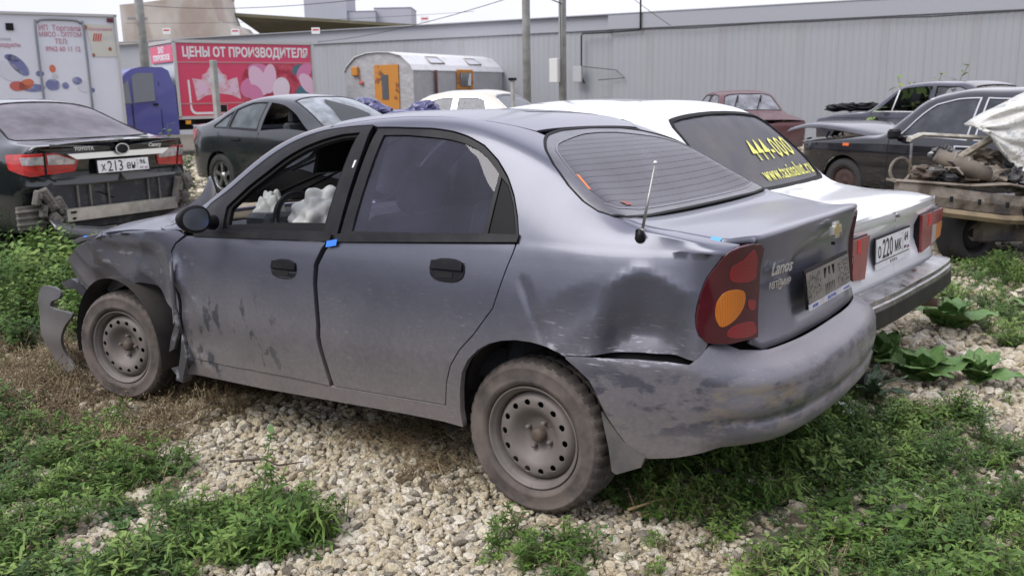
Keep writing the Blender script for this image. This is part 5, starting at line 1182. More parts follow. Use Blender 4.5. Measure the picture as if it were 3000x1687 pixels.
# ---------------------------------------------------------------- big black saloon on the right
VG = dict(plan=[(3.68,0),(3.68,.4),(3.64,.70),(3.5,.82),(3.2,.87),(2.4,.89),(1.2,.895),(.3,.89),(-.5,.87),(-.9,.84),(-1.05,.78),(-1.13,.6),(-1.16,.3),(-1.165,0)],
 dside=[(.2,.06),(.3,.025),(.45,.01),(.70,.004),(.735,.0),(.75,.004),(.86,.012),(.92,.03),(1.0,.07)], drear=[(.25,.05),(.5,0),(.9,.0),(1.0,0)],
 ztop=[(3.68,.80),(2.9,.87),(2.1,.92),(1.0,.93),(0,.935),(-.8,.92),(-1.165,.90)],
 yc=[(3.6,.76),(2.4,.78),(2.0,.74),(1.6,.66),(1.2,.62),(.6,.61),(.1,.62),(-.3,.70),(-1.165,.76)],
 zc=[(3.68,.84),(2.5,.95),(2.25,.97),(1.95,1.18),(1.65,1.41),(1.35,1.50),(.8,1.515),(.2,1.46),(-.2,1.20),(-.45,.99),(-1.165,.93)],
 zr=[(3.68,.88),(2.5,.99),(2.3,1.01),(2.0,1.21),(1.7,1.46),(1.4,1.555),(.9,1.58),(.3,1.53),(-.1,1.28),(-.4,1.02),(-1.165,.95)], bow=(0,-.3,.4), fbow=(.12, 1.3, .5))
GC = Car(VG)
P_blk = paint('black_paint', (.005, .005, .008), .14, (.12, .12, .15), .04, 0, 1., hi=.0)
P_cream = paint('cream_paint', (.66, .62, .52), .35, (.5, .47, .42), .2, 0, .7)
def big_saloon(c, root, pnt, glass, trim, hood=True, x0=None, wheels=(0, 2.8)):
    sw = [[(1.97, .955), (1.74, 1.18), (1.52, 1.37), (1.28, 1.435), (.98, 1.45), (1.0, .955)], [(.90, .955), (.89, 1.45), (.45, 1.435), (.30, 1.38), (.18, .955)]]
    rs_ = [(.22, 0), (.20, .35), (.12, .56), (-.2, .66), (-.40, .70), (-.42, .4), (-.43, 0)]; ws_ = [(2.24, 0), (2.22, .5), (2.16, .715), (1.95, .68), (1.62, .58), (1.57, .3), (1.575, 0)]
    h, _ = car_shell(c, root, pnt, [(q, .36, .33) for q in wheels], .28, sw, screens=[rs_, ws_], x0=x0)
    side_glass(c, root, h, glass, frame=trim)
    screen(c, root, rs_, glass, 'rear_window', trim); screen(c, root, ws_, M_glassc, 'windscreen', trim, .018)
    wells(root, wheels, .84, .36, .33); basic_inside(root, .1, 2.2, .76)
    for x_ in wheels:
        for s_ in (1, -1): wheel(root, (x_, s_ * .83, .32), .32, .20, .19, T_black, simple('red_brown_rim', (.05, .028, .024), .8) if 'red_brown_rim' not in bpy.data.materials else bpy.data.materials['red_brown_rim'], side=s_, detail=False)
    return h
M_trim = simple('bright_trim', (.62, .62, .64), .25, .8)
volga = empty('black_saloon', (-1.11, -9.45, -.12), (0, 0, -.419))
tag(volga, 'long black saloon with bright window trim and raised crumpled bonnet at right', 'car')
big_saloon(GC, volga, P_blk, glass_mat('smoky_glass', (.25, .26, .30), .02, 1., (.22, .24, .28), .22), M_trim, x0=3.66)
fG, nG = surf_fns(GC)[:2]
def thp(c, x, z): return xz2h(c, x, z)
def quadp(c, root, name, x0, x1, z0, z1, mat, off, rim=.006, holes=()):
    fz, nz = surf_fns(c)[:2]; P = [(float(c.tx(x1)), z0), (float(c.tx(x0)), z0), (float(c.tx(x0)), z1), (float(c.tx(x1)), z1)]
    return panel(name, fz, nz, P, mat, root, .05, off=off, rim=rim)
dh = quadp(GC, volga, 'handle', .90, 1.13, .815, .875, M_trim, .018, .018)
quadp(GC, volga, 'handle_recess', .925, 1.105, .83, .86, M_void, .0185, 0); quadp(GC, volga, 'grip', .925, 1.03, .833, .857, M_black, .022, .004)
quadp(GC, volga, 'side_repeater', 2.70, 2.80, .815, .85, simple('orange_lens', (.75, .16, .04), .3, 0, .6), .012, .012)
for xg in (.82, 2.08): quadp(GC, volga, 'door_gap', xg - .005, xg + .005, .32, .93, M_void, .002, 0)
quadp(GC, volga, 'tape_strip', .80, .88, .895, .915, M_tape, .006, .002)
mb = MB(); Mm = Matrix.Translation((1.93, .97, 1.00)); mb.box((0, 0, 0), (.10, .20, .13), Mm, .03); mb.box((-.0, -.10, -.045), (.12, .14, .03), Mm, .01); mb.build('door_mirror', M_black, volga)
# bonnet sprung up at the nose
V = []; Fq = []; nx_, ny_ = 22, 14
for i in range(nx_ + 1):
    for j in range(ny_ + 1):
        a = i / nx_; b = j / ny_ * 2 - 1; x = 2.32 + a * 1.68 - .04 * a * abs(b); y = b * (.76 - .03 * a); z = 1.01 + .10 * math.sin(a * 2.4) + .02 * a - .05 * b * b - .10 * max(0, a - .8) * 3 * .6 - (.035 if abs(b) > .9 else 0) + .012 * math.sin(7 * a + 3 * b) * a
        V.append((x, y, z))
for i in range(nx_):
    for j in range(ny_): Fq.append((i * (ny_ + 1) + j, i * (ny_ + 1) + j + 1, (i + 1) * (ny_ + 1) + j + 1, (i + 1) * (ny_ + 1) + j))
o = mobj('bonnet', V, Fq, P_blk2 if 'P_blk2' in globals() else paint('dusty_black_bonnet', (.02, .02, .026), .25, (.24, .24, .30), .30, 0, .8, hi=0), volga); fixn(o); o.modifiers.new('thick', 'SOLIDIFY').thickness = .012
for k in range(9):
    V, Fq = crumple('x', (3.1 + .05 * (k % 3), -.5 + .12 * k, .80 + .03 * (k % 2)), (.16, .09, .08), 60 + k, .6, n=16); o = mobj('engine_part', V, Fq, [M_void, M_black, simple('blue_part', (.02, .03, .16), .5) if 'blue_part' not in bpy.data.materials else bpy.data.materials['blue_part']][k % 3], volga, False)
for k in range(4): mb = MB(); mb.tube([(3.40 - .02 * k, .5 - .1 * k, .60), (3.46, .52 - .13 * k, .80), (3.35, .5 - .1 * k, .98)], .012, 6); mb.build('bent_strut', M_void, volga)
mb = MB(); mb.box((1.0, 0, .30), (3.4, 1.4, .08)); mb.build('underbody', M_void, volga)
# cream saloon far behind, only roof and windows rise above the grey roof
cr0 = at_ = (7.6, -12.3)
cream = empty('cream_saloon', (8.6, -11.6, -.02), (0, 0, .15)); tag(cream, 'cream saloon whose roof and windows show beyond the grey roof near the caravan', 'car')
big_saloon(GC, cream, P_cream, glass_mat('grey_glass', (.4, .42, .46), .02, 1., (.34, .35, .38), .4), M_trim)
# dark classic saloon behind the black one
P_nav = paint('dark_blue_paint', (.014, .015, .03), .18, (.12, .12, .16), .3, 0, .9)
dk = empty('dark_blue_saloon', (.365, -13.41, .13), (0, 0, -.46)); tag(dk, 'dark blue boxy saloon with open vent window behind the long black saloon', 'car')
classic(VC, dk, P_nav, M_glassc, M_rubber, skipwin={(0, False), (0, True)})
fV, nV_ = surf_fns(VC)[:2]
mb = MB(); mb.tube([np.ravel(fV(*xz2h(VC, 1.42, .93))) , np.ravel(fV(*xz2h(VC, 1.40, 1.29)))], .012, 8); mb.tube([np.ravel(fV(*xz2h(VC, 1.78, .93))), np.ravel(fV(*xz2h(VC, .76, .93)))], .009, 6); mb.build('vent_bar', M_white, dk)
for k in range(5):
    V, Fq = crumple('x', (2.55 + .12 * k, -.2 + .12 * k, .98 + .02 * (k % 2)), (.20, .22, .06), 90 + k, .7, n=16); mobj('bonnet_scrap', V, Fq, M_void, dk, False)
# maroon saloon by the wall
P_mar = paint('maroon_paint', (.085, .020, .026), .4, (.20, .13, .13), .5, 0, .4)
mar = empty('maroon_saloon', (6.75, -18.0, .02), (0, 0, R(128))); tag(mar, 'faded maroon boxy saloon with two wipers parked against the long grey wall', 'car')
classic(VC, mar, P_mar, glass_mat('maroon_glass', (.35, .37, .4), .02, 1., (.42, .43, .47), .45), M_rubber)
gV, gnV = surf_fns(VC)[2:4]
for (a, b) in (((1.90, .10), (1.56, .28)), ((1.90, -.42), (1.56, -.25))):
    p0 = np.ravel(gV(*xy2q(VC, *a))) + [.0, 0, .02]; p1 = np.ravel(gV(*xy2q(VC, *b))) + [0, 0, .03]; mb = MB(); mb.tube([p0, (p0 + p1) / 2 + [.02, 0, .02], p1], .012, 6); mb.tube([(p0 + p1) / 2 + [-.02, .03, .015], p1 + [-.03, .02, .0]], .014, 6); mb.build('wiper', M_rubber, mar)
# crumpled violet-blue wreck
P_vio = paint('violet_paint', (.035, .035, .14), .3, (.2, .2, .3), .3, .2, .6)
vio = empty('blue_wreck', (9.6, -9.3, 0), (0, 0, .4)); tag(vio, 'crumpled violet-blue car wreck peeping over the grey saloon roof in front of the caravan', 'wreck')
classic_like = None
for i, (c0, rd, sd_) in enumerate([((0, 0, .75), (1.3, .75, .48), 31), ((.6, .3, 1.16), (.55, .42, .27), 32), ((-.45, -.2, 1.12), (.30, .34, .24), 33)]):
    V, Fq = crumple('x', c0, rd, sd_, .28, 9, n=40); o = mobj('crushed_panel', V, Fq, P_vio, vio, False); fixn(o)
# ================================================================ background
M_sheet = Mt('grey_profiled_sheet', (.33, .335, .36), .55, .15); M_sheet.mix(M_sheet.noise(.35, .3, .7, 6), (.36, .365, .385), .8); M_sheet.mix(M_sheet.noise(1.3, .58, .75, 8, (1, 1, .05)), (.29, .28, .28), .6); M_sheet.mix(M_sheet.noise(3, .5, .75, 6, (1, 1, .15)), (.31, .315, .35), .35); M_sheet = M_sheet.m
wa = Vector((46, -18.55, 0)); wb = Vector((-16, -27.65, 0)); wd = (wb - wa).normalized(); wlen = (wb - wa).length; wnrm = Vector((-wd.y, wd.x, 0)); 
if wnrm.y < 0: wnrm = -wnrm
wroot = empty('hangar', tuple(wa), (0, 0, math.atan2(wd.y, wd.x))); tag(wroot, 'very long low hangar clad in pale grey ribbed sheet along the yard', 'building')
sgn_ = 1 if Vector((-wd.y, wd.x, 0)).dot(wnrm) > 0 else -1
def rib_sheet(name, x0, x1, z0, z1, y, pitch, depth, mat, par):
    xs = []; x = x0
    while x < x1:
        for a, d in ((0, 0), (.42, 0), (.5, 1), (.92, 1)): xs.append((x + a * pitch, d * depth))
        x += pitch
    V = []; Fq = []
    for (x, d) in xs: V += [(x, sgn_ * (y + d), z0), (x, sgn_ * (y + d), z1)]
    for i in range(len(xs) - 1): Fq.append((2 * i, 2 * i + 2, 2 * i + 3, 2 * i + 1))
    return fixn(mobj(name, V, Fq, mat, par, False))
# individual sheets, each a metre wide
cut = 33.4
k = 0; x = 14.0; first = None
while x < wlen:
    w_ = 1.15; near = x > cut
    if first is None:
        first = rib_sheet('wall_sheet', 0, w_ + .012, 0, 3.45, 0, .1917, .007, M_sheet, wroot)
        o = first; o['kind'] = 'stuff' if False else 'part'; del o['kind']
    else: o = first.copy(); COL.objects.link(o)
    o.location = (x, sgn_ * (.12 if near else 0) + sgn_ * (.004 if k % 2 else 0), 0); x += w_; k += 1
mb = MB(); mb.box((wlen / 2, -sgn_ * .15, 1.9), (wlen, .2, 3.8)); mb.build('wall_core', M_sheet, wroot)
mb = MB(); mb.box((7 + cut / 2, sgn_ * .02, 3.65), (cut - 14 + .0, .10, .46)); mb.box(((cut + wlen) / 2, sgn_ * .13, 3.65), (wlen - cut, .12, .46)); mb.box((wlen / 2, sgn_ * .06, 3.89), (wlen, .30, .03)); mb.build('fascia', simple('fascia_sheet', (.36, .365, .40), .5, .15), wroot)
M_cable = simple('cable_black', (.025, .025, .03), .7)
cp = [(cut + 1.0, 3.43), (cut + 1.0, 3.42)]
pp = []
for i, x in enumerate(np.arange(cut + .6, wlen, 1.1)): pp.append((x, sgn_ * .25, 3.36 + .018 * math.sin(i * 2.1) + .012 * math.sin(i * 5.3)))
mb = MB(); mb.tube(pp, .014, 5); mb.build('cable', M_cable, wroot)
lx = cut - .9
mb = MB(); mb.tube([(lx + 2.0, sgn_ * .24, 3.36), (lx + 1.0, sgn_ * .24, 3.33), (lx + .05, sgn_ * .24, 3.33), (lx, sgn_ * .24, 3.25), (lx, sgn_ * .24, 2.0), (lx + .1, sgn_ * .24, 1.75)], .028, 6); mb.tube([(lx + 2.0, sgn_ * .24, 3.36), (lx + 2.0, sgn_ * .24, 6.5)], .03, 6); mb.tube([(lx, sgn_ * .24, 2.3), (lx + 1.2, sgn_ * .24, 2.15), (lx + 1.5, sgn_ * .24, 1.9), (lx + .6, sgn_ * .24, 1.85)], .012, 5); mb.build('cable', M_cable, wroot)
mb = MB(); mb.box((lx - .1, sgn_ * .30, 2.05), (.30, .16, .5), None, .01); mb.build('junction_box', simple('grey_box', (.42, .42, .43), .5), wroot)
# poles
M_conc = simple('concrete_pole', (.40, .40, .38), .9, n=(4, (.24, .245, .225), .35, .7), bump=(22, .3, .01))
def pole(x, y, r, h, label, top=None):
    mb = MB(); mb.tube([(0, 0, -.3), (0, 0, h)], [r, r * .86], 10); o = mb.build('power_pole', M_conc, None); o.location = (x, y, 0); tag(o, label, 'pole'); return o
pole(9.82, -13.87, .094, 9, 'round concrete pole rising straight in front of the hangar wall, left of the box-carrying pole')
p2 = pole(11.34, -17.85, .110, 9, 'concrete pole carrying a white meter box and cables beside dry bushes')
mb = MB(); mb.box((.12, .20, 2.05), (.26, .16, .62), None, .01); mb.build('meter_box', simple('meter_white', (.62, .62, .60), .5), p2)
mb = MB(); mb.tube([(-.02, .14, 1.7), (0, .13, 2.6), (.03, .12, 5), (-.05, .12, 9)], .016, 6); mb.tube([(-.07, .13, 1.6), (-.06, .13, 4), (0, .12, 9)], .014, 6); mb.build('cable', simple('pale_cable', (.4, .4, .4), .6), p2)
pl_ = pole(29.91, -17.82, .17, 12, 'tall concrete pole beyond the white box truck, left of the red truck')
mb = MB(); mb.box((0, .1, 4.45), (.1, .7, .08), Matrix.Rotation(-.6, 4, 'Z')); mb.build('cross_arm', M_steel, pl_)
def wire(a, b, sag, r=.012, label='thin overhead wire', n=12):
    P = [Vector(a).lerp(Vector(b), t) - Vector((0, 0, sag * 4 * t * (1 - t))) for t in np.linspace(0, 1, n)]
    mb = MB(); mb.tube(P, r, 5); o = mb.build('overhead_wire', M_cable, None); return tag(o, label, 'wire')
wire((9.82, -13.87, 3.62), (29, -24, 3.75), .30, .009, 'pale overhead wire sagging left from the left concrete pole towards the grey flats')
wire((9.82, -13.87, 4.0), (30, -18, 4.95), .35, .010, 'upper overhead wire just at the top edge, left of the concrete poles')
wire((9.82, -13.87, 3.75), (11.34, -17.85, 3.75), .02, .016, 'short dark wire joining the two concrete poles')
wire((11.34, -17.85, 5.4), (10.6, -22.9, 3.4), .1, .008, 'thin wire dropping from the box-carrying pole to the hangar wall')
M_red = simple('sign_red', (.55, .03, .05), .5)
# small hanging tags on a line over the wall
fp = [(440, 80), (608, 95), (784, 105), (992, 93)]
flags = [((29.2, -18.4, 3.99)), ((26.05, -19.05, 3.83)), ((23.3, -20.4, 3.79)), ((19.2, -21.6, 4.0))]
wire((31, -17.9, 4.35), (17.5, -22.2, 4.2), .12, .006, 'line strung with small white tags above the far end of the hangar')
for i, (x, y, z) in enumerate(flags):
    MM = frame_M((x, y, z), (-.82, -.57, 0), (0, 0, 1)); mb = MB(); mb.box((0, 0, 0), (.30, .22, .006), MM); o = mb.build('hanging_tag', M_white, None)
    tag(o, ['white tag hanging beside the tall far pole, above the red truck cab', 'white tag hanging before the old brick building, above the truck slogan', 'white tag with red mark over the right part of the red truck', 'white tag with red mark hanging against the mossy roof'][i], 'tag', 'white tags strung on a line')
    mb = MB(); mb.box((0, .03, .004), (.22, .05, .004), MM); mb.build('red_mark', M_red, o)
# fence posts in the yard
for (x, y, h, r, lb) in ((13.26, -8.17, 2.2, .05, 'slim grey concrete fence post standing in front of the red lorry crest'), (8.25, -11.04, 1.72, .03, 'short grey post with dark cap near the round concrete pole')):
    mb = MB(); mb.box((0, 0, h / 2), (r * 2.2, r * 2, h), None, .006); o = mb.build('fence_post', M_conc, None); o.location = (x, y, 0); tag(o, lb, 'post')
    if h < 1.9: mb = MB(); mb.box((0, 0, h + .02), (.12, .10, .05)); mb.build('cap', M_black, o)
# ---------------------------------------------------------------- old brick building and flats
M_obr = Mt('weathered_render', (.52, .48, .43), .95); M_obr.mix(M_obr.noise(.35, .4, .6, 8), (.38, .35, .31), .8); M_obr.mix(M_obr.noise(1.6, .5, .62, 6), (.50, .47, .43), .7); M_obr.mix(M_obr.noise(.25, .55, .62, 3, (1, 1, .4)), (.30, .20, .16), .5); M_obr = M_obr.m
M_moss = Mt('mossy_roof', (.15, .14, .085), .95); M_moss.mix(M_moss.noise(.8, .4, .6, 6), (.17, .15, .10), .8); M_moss.mix(M_moss.noise(.5, .6, .7, 4), (.24, .23, .20), .6); M_moss = M_moss.m
bb = empty('old_building', (53.64, -34.49, 0), (0, 0, math.atan2(-3.27, -4.62))); tag(bb, 'old weathered masonry building with stepped parapet behind the wall', 'building')
mb = MB(); mb.prism([(-.0, 0), (0, 7.15), (1.4, 7.25), (5.55, 7.75), (5.65, 6.9), (5.9, 6.1), (6.5, 5.9), (6.9, 5.4), (8.2, 5.3), (8.2, 0)], 0, 5, lambda u, v, d: (u, -d, v)); mb.box((-1.6, -1.5, 2.55), (3.4, 3, 5.1)); fixn(mb.build('wall', M_obr, bb))
mb = MB(); mb.prism([(-.02, 7.10), (-.02, 7.22), (5.57, 7.86), (5.57, 7.70)], -.08, .45, lambda u, v, d: (u, -d + .05, v)); fixn(mb.build('parapet', simple('parapet_dark', (.26, .23, .19), .95), bb))
rb = MB(); rb.add([(5.7, -.5, 6.95), (18.4, 1.5, 6.1), (18.6, 5.0, 5.45), (6.6, 3.5, 5.8), (5.7, -.5, 6.75), (18.4, 1.5, 5.9), (18.6, 5.0, 5.25), (6.6, 3.5, 5.6)], [(0, 1, 2, 3), (7, 6, 5, 4), (0, 4, 5, 1), (1, 5, 6, 2), (2, 6, 7, 3), (3, 7, 4, 0)]); ro = rb.build('roof', M_moss, bb); fixn(ro)
mb = MB()
for x0 in np.arange(7.2, 18, .9): mb.tube([(x0, .0 + (x0 - 5.7) * .158, 6.9 - (x0 - 5.7) * .067), (x0 + .75, 3.6 + (x0 - 5.7) * .12, 5.82 - (x0 - 6.6) * .027)], .05, 5)
mb.build('roof_rib', M_moss, ro)['kind'] = 'stuff'
for (x0, x1) in ((9.8, 11.6), (13.6, 14.8)): mb = MB(); mb.add([(x0, 1.2, 6.55 - (x0 - 6) * .06), (x1, 1.4, 6.50 - (x1 - 6) * .06), (x1 + .6, 3.2, 6.08 - (x1 - 6) * .05), (x0 + .6, 3.0, 6.10 - (x0 - 6) * .05)], [(0, 1, 2, 3)]); mb.build('roof_patch', simple('pale_patch', (.5, .5, .48), .8), ro)
M_flat = simple('flats_panel', (.40, .41, .46), .9, n=(.12, (.43, .44, .49), .4, .6)); M_pane = simple('far_pane', (.13, .14, .17), .3)
fl = empty('block_of_flats', (114.2, -107.02, 0), (0, 0, math.atan2(-9.15, -13.61))); tag(fl, 'distant grey panel block of flats with a row of small square windows', 'building')
mb = MB(); mb.box((3.2, -4, 9.5), (6.7, 8, 19)); mb.box((8.7, -3.8, 7.2), (4.6, 7.6, 14.45)); mb.box((13.6, -3.0, 7.5), (5.9, 7.0, 14.95)); mb.build('wall', M_flat, fl)
mb = MB(); mb.box((8.7, -3.8, 14.5), (4.7, 7.7, .12)); mb.box((13.6, -3, 15.02), (6.0, 7.1, .14)); mb.build('roof', simple('roof_edge', (.25, .26, .30), .8), fl)
for i in range(6):
    xx = 2.2 + i * 1.55; mb = MB(); mb.box((xx, .07, 12.6), (.85, .1, 1.15)); w_ = mb.build('window', M_white, fl); mb = MB(); mb.box((xx, .13, 12.6), (.62, .04, .95)); mb.build('pane', M_pane, w_)
mb = MB(); mb.box((5.0, .07, 15.2), (.8, .1, 1.2)); w_ = mb.build('window', M_white, fl); mb = MB(); mb.box((5.0, .13, 15.2), (.6, .04, 1.0)); mb.build('pane', M_pane, w_)
mb = MB(); mb.box((14.6, .58, 12.7), (.5, .1, 1.6)); w_ = mb.build('window', M_red, fl); mb = MB(); mb.box((14.6, .64, 12.5), (.36, .04, 1.0)); mb.build('pane', M_pane, w_)
mb = MB(); mb.box((14.7, .9, 11.0), (1.6, .8, .4)); mb.box((14.7, 1.2, 11.5), (1.4, .1, .7)); mb.build('balcony', M_flat, fl)
for xx in (2.2, 4.1): mb = MB(); mb.box((xx, .05, 15.8), (.08, .1, 5)); mb.build('panel_joint', M_pane, fl)
# ---------------------------------------------------------------- red and violet box lorry
M_pink = Mt('truck_red_print', (.62, .035, .085), .4, 0, .2); M_pink.mix(M_pink.axis(2, 1.2, 2.8), (.60, .05, .15)); M_pink.mix(M_pink.noise(.9, .4, .7, 3), (.66, .04, .06), .5); M_pink = M_pink.m
M_boxw = simple('truck_white', (.62, .65, .68), .5, n=(1.5, (.52, .55, .57), .4, .7)); M_frame = simple('truck_alu', (.50, .49, .47), .5, .3)
M_cab = paint('violet_blue_cab', (.055, .055, .26), .4, (.15, .15, .32), .2, 0, .4, hi=.1)
tk = empty('red_box_lorry', (19.87, -12.0, 0), (0, 0, math.atan2(-.954, -.30))); tag(tk, 'red and white box lorry with violet cab and a Cyrillic price slogan along its side', 'lorry')
mb = MB(); mb.box((2.0, 1.0, 1.98), (3.96, 1.96, 2.02)); mb.build('box_body', M_boxw, tk)
SD = lambda x, z, y=-.0: frame_M((x, y, z), (1, 0, 0), (0, 0, 1))
def side_plate(name, x0, x1, z0, z1, mat, y, par=None, t=.012): mb = MB(); mb.box(((x0 + x1) / 2, y, (z0 + z1) / 2), (x1 - x0, t, z1 - z0)); return mb.build(name, mat, par or tk)
side_plate('side_panel', .06, 3.94, 2.46, 2.94, M_pink, .008); side_plate('side_panel', .06, 3.94, 1.37, 2.43, M_pink, .008); side_plate('side_panel', .06, 3.94, 1.02, 1.33, M_pink, .008)
for z in (2.445, 1.35): side_plate('rail', .06, 3.94, z - .018, z + .018, simple('rail_pink', (.52, .22, .24), .5) if 'rail_pink' not in bpy.data.materials else bpy.data.materials['rail_pink'], -.002, t=.02)
mb = MB(); mb.box((2.0, .0, 2.99), (4.06, .06, .08)); mb.box((2.0, .0, .98), (4.06, .06, .08)); mb.box((.02, 0, 1.98), (.08, .06, 2.0)); mb.box((4.0, 0, 1.98), (.08, .06, 2.0)); mb.box((-.01, 1.0, 2.99), (.06, 2.0, .08)); mb.build('frame', M_frame, tk)
text('lettering', 'ЦЕНЫ ОТ ПРОИЗВОДИТЕЛЯ', .345, M_white, tk, M=SD(2.04, 2.70, -.004), extrude=.003, bold=.012, sx=.755)
mb = MB(); mb.prism([(.02, 2.90), (1.92, 2.90), (1.92, 2.46), (.02, 2.46)], -.03, .0, lambda u, v, d: (d, u, v)); mb.build('front_sign', M_pink, tk)
for body, z, s_ in (('ЗАО', 2.78, .22), ('ПОКРОВСКОЕ', 2.58, .19)): text('lettering', body, s_, M_white, tk, M=frame_M((-.034, .97, z), (0, -1, 0), (0, 0, 1)), extrude=.002, bold=.008, sx=1.1)
# side decoration: generic pale crest, sausages, white L line
M_pale = simple('print_pale', (.68, .50, .55), .5, n=(6, (.62, .28, .34), .45, .6)); M_pk1 = simple('print_pink', (.62, .20, .36), .5); M_pk2 = simple('print_light_pink', (.72, .48, .60), .5); M_teal = simple('print_teal', (.06, .16, .20), .5); M_rd2 = simple('print_deep_red', (.35, .015, .04), .5, n=(4, (.55, .08, .12), .4, .6))
def flat(name, poly, mat, lay, par=tk): poly = [(u * .835, v) for u, v in poly]; mb = MB(); mb.prism(poly, .0 - .002 * lay, .0 - .002 * lay - .0015, lambda u, v, d: (u, d, v)); return fixn(mb.build(name, mat, par))
crest = [(.62, 1.42), (.52, 2.02), (.82, 1.98), (.86, 2.12), (.98, 2.15), (1.12, 2.32), (1.25, 2.42), (1.40, 2.30), (1.52, 2.14), (1.66, 2.10), (1.68, 1.96), (2.02, 2.05), (2.10, 1.45), (1.80, 1.56), (1.36, 1.62), (.92, 1.56)]
flat('crest', crest, M_pale, 1); flat('crest_mark', [(.72, 1.55), (.66, 1.92), (.92, 1.88), (1.0, 1.68)], M_pk2, 2); flat('crest_mark', [(1.74, 1.68), (1.80, 1.90), (1.94, 1.96), (1.98, 1.60)], M_pk2, 2); flat('crest_mark', [(1.0, 1.95), (1.15, 2.16), (1.28, 2.24), (1.45, 2.12), (1.55, 1.95), (1.3, 1.85)], simple('print_grey', (.62, .60, .66), .5), 2)
ov = lambda cx_, cz_, a, b, r_=0, n=18: [(cx_ + a * math.cos(t) * math.cos(r_) - b * math.sin(t) * math.sin(r_), cz_ + a * math.cos(t) * math.sin(r_) + b * math.sin(t) * math.cos(r_)) for t in np.linspace(0, 2 * math.pi, n, endpoint=False)]
flat('meat_print', [(2.15, 1.42), (4.70, 1.42), (4.70, 2.40), (2.45, 2.40), (2.2, 2.1)], M_rd2, 1)
for i, (a, m_) in enumerate([((4.2, 2.25, .22, .14, .4), M_teal), ((2.75, 2.28, .35, .14, 0), M_pk1), ((3.55, 1.95, .60, .17, -.9), M_rd2), ((4.45, 2.2, .35, .2, .6), M_pk1), ((4.35, 1.60, .30, .22, .5), M_teal), ((4.55, 1.85, .38, .22, -.7), M_pk2), ((2.45, 1.75, .36, .28, .2), M_pk1), ((2.75, 1.95, .45, .28, -1.0), M_pk2), ((3.15, 2.0, .42, .24, 1.35), M_pk2), ((3.55, 1.72, .34, .30, .9), simple('print_cream', (.74, .62, .68), .5)), ((2.60, 1.60, .30, .22, -.6), M_pk1)]): flat('sausage_print', ov(*a), m_, 2 + i * .5)
flat('white_line', [(.36, 1.98), (.42, 1.98), (.44, 1.25), (.48, 1.17), (.56, 1.12), (4.2, 1.12), (4.2, 1.06), (.54, 1.06), (.44, 1.10), (.38, 1.2)], M_white, 1)
flat('hatch', [(1.22, 1.08), (1.62, 1.08), (1.62, 1.32), (1.22, 1.32)], simple('hatch_rim', (.6, .25, .25), .5), 2.5); flat('hatch_opening', [(1.25, 1.11), (1.59, 1.11), (1.59, 1.30), (1.25, 1.30)], M_void, 3.5)
# cab
cabp = [(-.12, .55), (-1.75, .55), (-1.85, 1.0), (-1.72, 1.28), (-1.60, 1.42), (-1.12, 2.12), (-.98, 2.22), (-.80, 2.27), (-.35, 2.27), (-.22, 2.18), (-.12, 1.7)]
mb = MB(); mb.prism(cabp, -.06, 2.0, lambda u, v, d: (u, d + (.10 * sm((v - 1.35) / .9)) * (1 if d < 1 else -1), v)); cb = mb.build('cab', M_cab, tk); fixn(cb); cb.location = (.10, 0, -.02); cb.scale = (1.24, 1, 1.03)
def cabside(name, poly, mat, y, par=cb): mb = MB(); mb.prism(poly, y - .13, y - .115, lambda u, v, d: (u, d + .10 * sm((v - 1.35) / .9), v)); return fixn(mb.build(name, mat, par))
M_cabg = simple('cab_glass', (.10, .11, .12), .15, 0, .8)
cabside('side_window', [(-.58, 1.42), (-1.02, 1.38), (-1.0, 2.04), (-.88, 2.12), (-.55, 2.12)], M_cabg, .052); cabside('side_window', [(-1.07, 1.37), (-1.50, 1.33), (-1.42, 1.52), (-1.08, 1.96)], M_cabg, .052)
cabside('door_gap', [(-1.045, .6), (-1.06, .6), (-1.06, 1.36), (-1.045, 1.36)], M_void, .058); cabside('door_gap', [(-.46, .6), (-.475, .6), (-.47, 1.9), (-.455, 1.9)], M_void, .058); cabside('handle', [(-.52, 1.30), (-.62, 1.30), (-.62, 1.36), (-.52, 1.36)], M_void, .05)
mb = MB(); mb.prism([(.25, 1.45), (1.75, 1.45), (1.62, 2.08), (.38, 2.08)], 0, .015, lambda u, v, d: (-1.60 + (v - 1.42) * .685 - d, u, v)); mb.build('windscreen', M_cabg, cb)
mb = MB(); mb.box((-1.42, -.10, 1.50), (.10, .16, .30), None, .03); mb.tube([(-1.42, .05, 1.4), (-1.42, -.1, 1.42)], .015, 6); mb.box((-1.38, -.16, 1.40), (.06, .02, .10)); mb.build('mirror', M_void, cb)
mb = MB(); mb.box((2.0, 1, .78), (3.9, 1.5, .25)); mb.box((.35, .05, .85), (.12, .06, .12)); mb.build('chassis', M_void, tk)
mb = MB(); mb.box((.22, .0, .86), (.14, .05, .10)); mb.build('marker_lamp', simple('marker_orange', (.7, .30, .03), .4), tk)
for x0 in (-1.1, 2.9):
    for y0, s_ in ((.20, -1), (1.8, 1)): wheel(tk, (x0, y0, .36), .36, .21, .2, T_black, Rim_dusty, side=s_, detail=False)
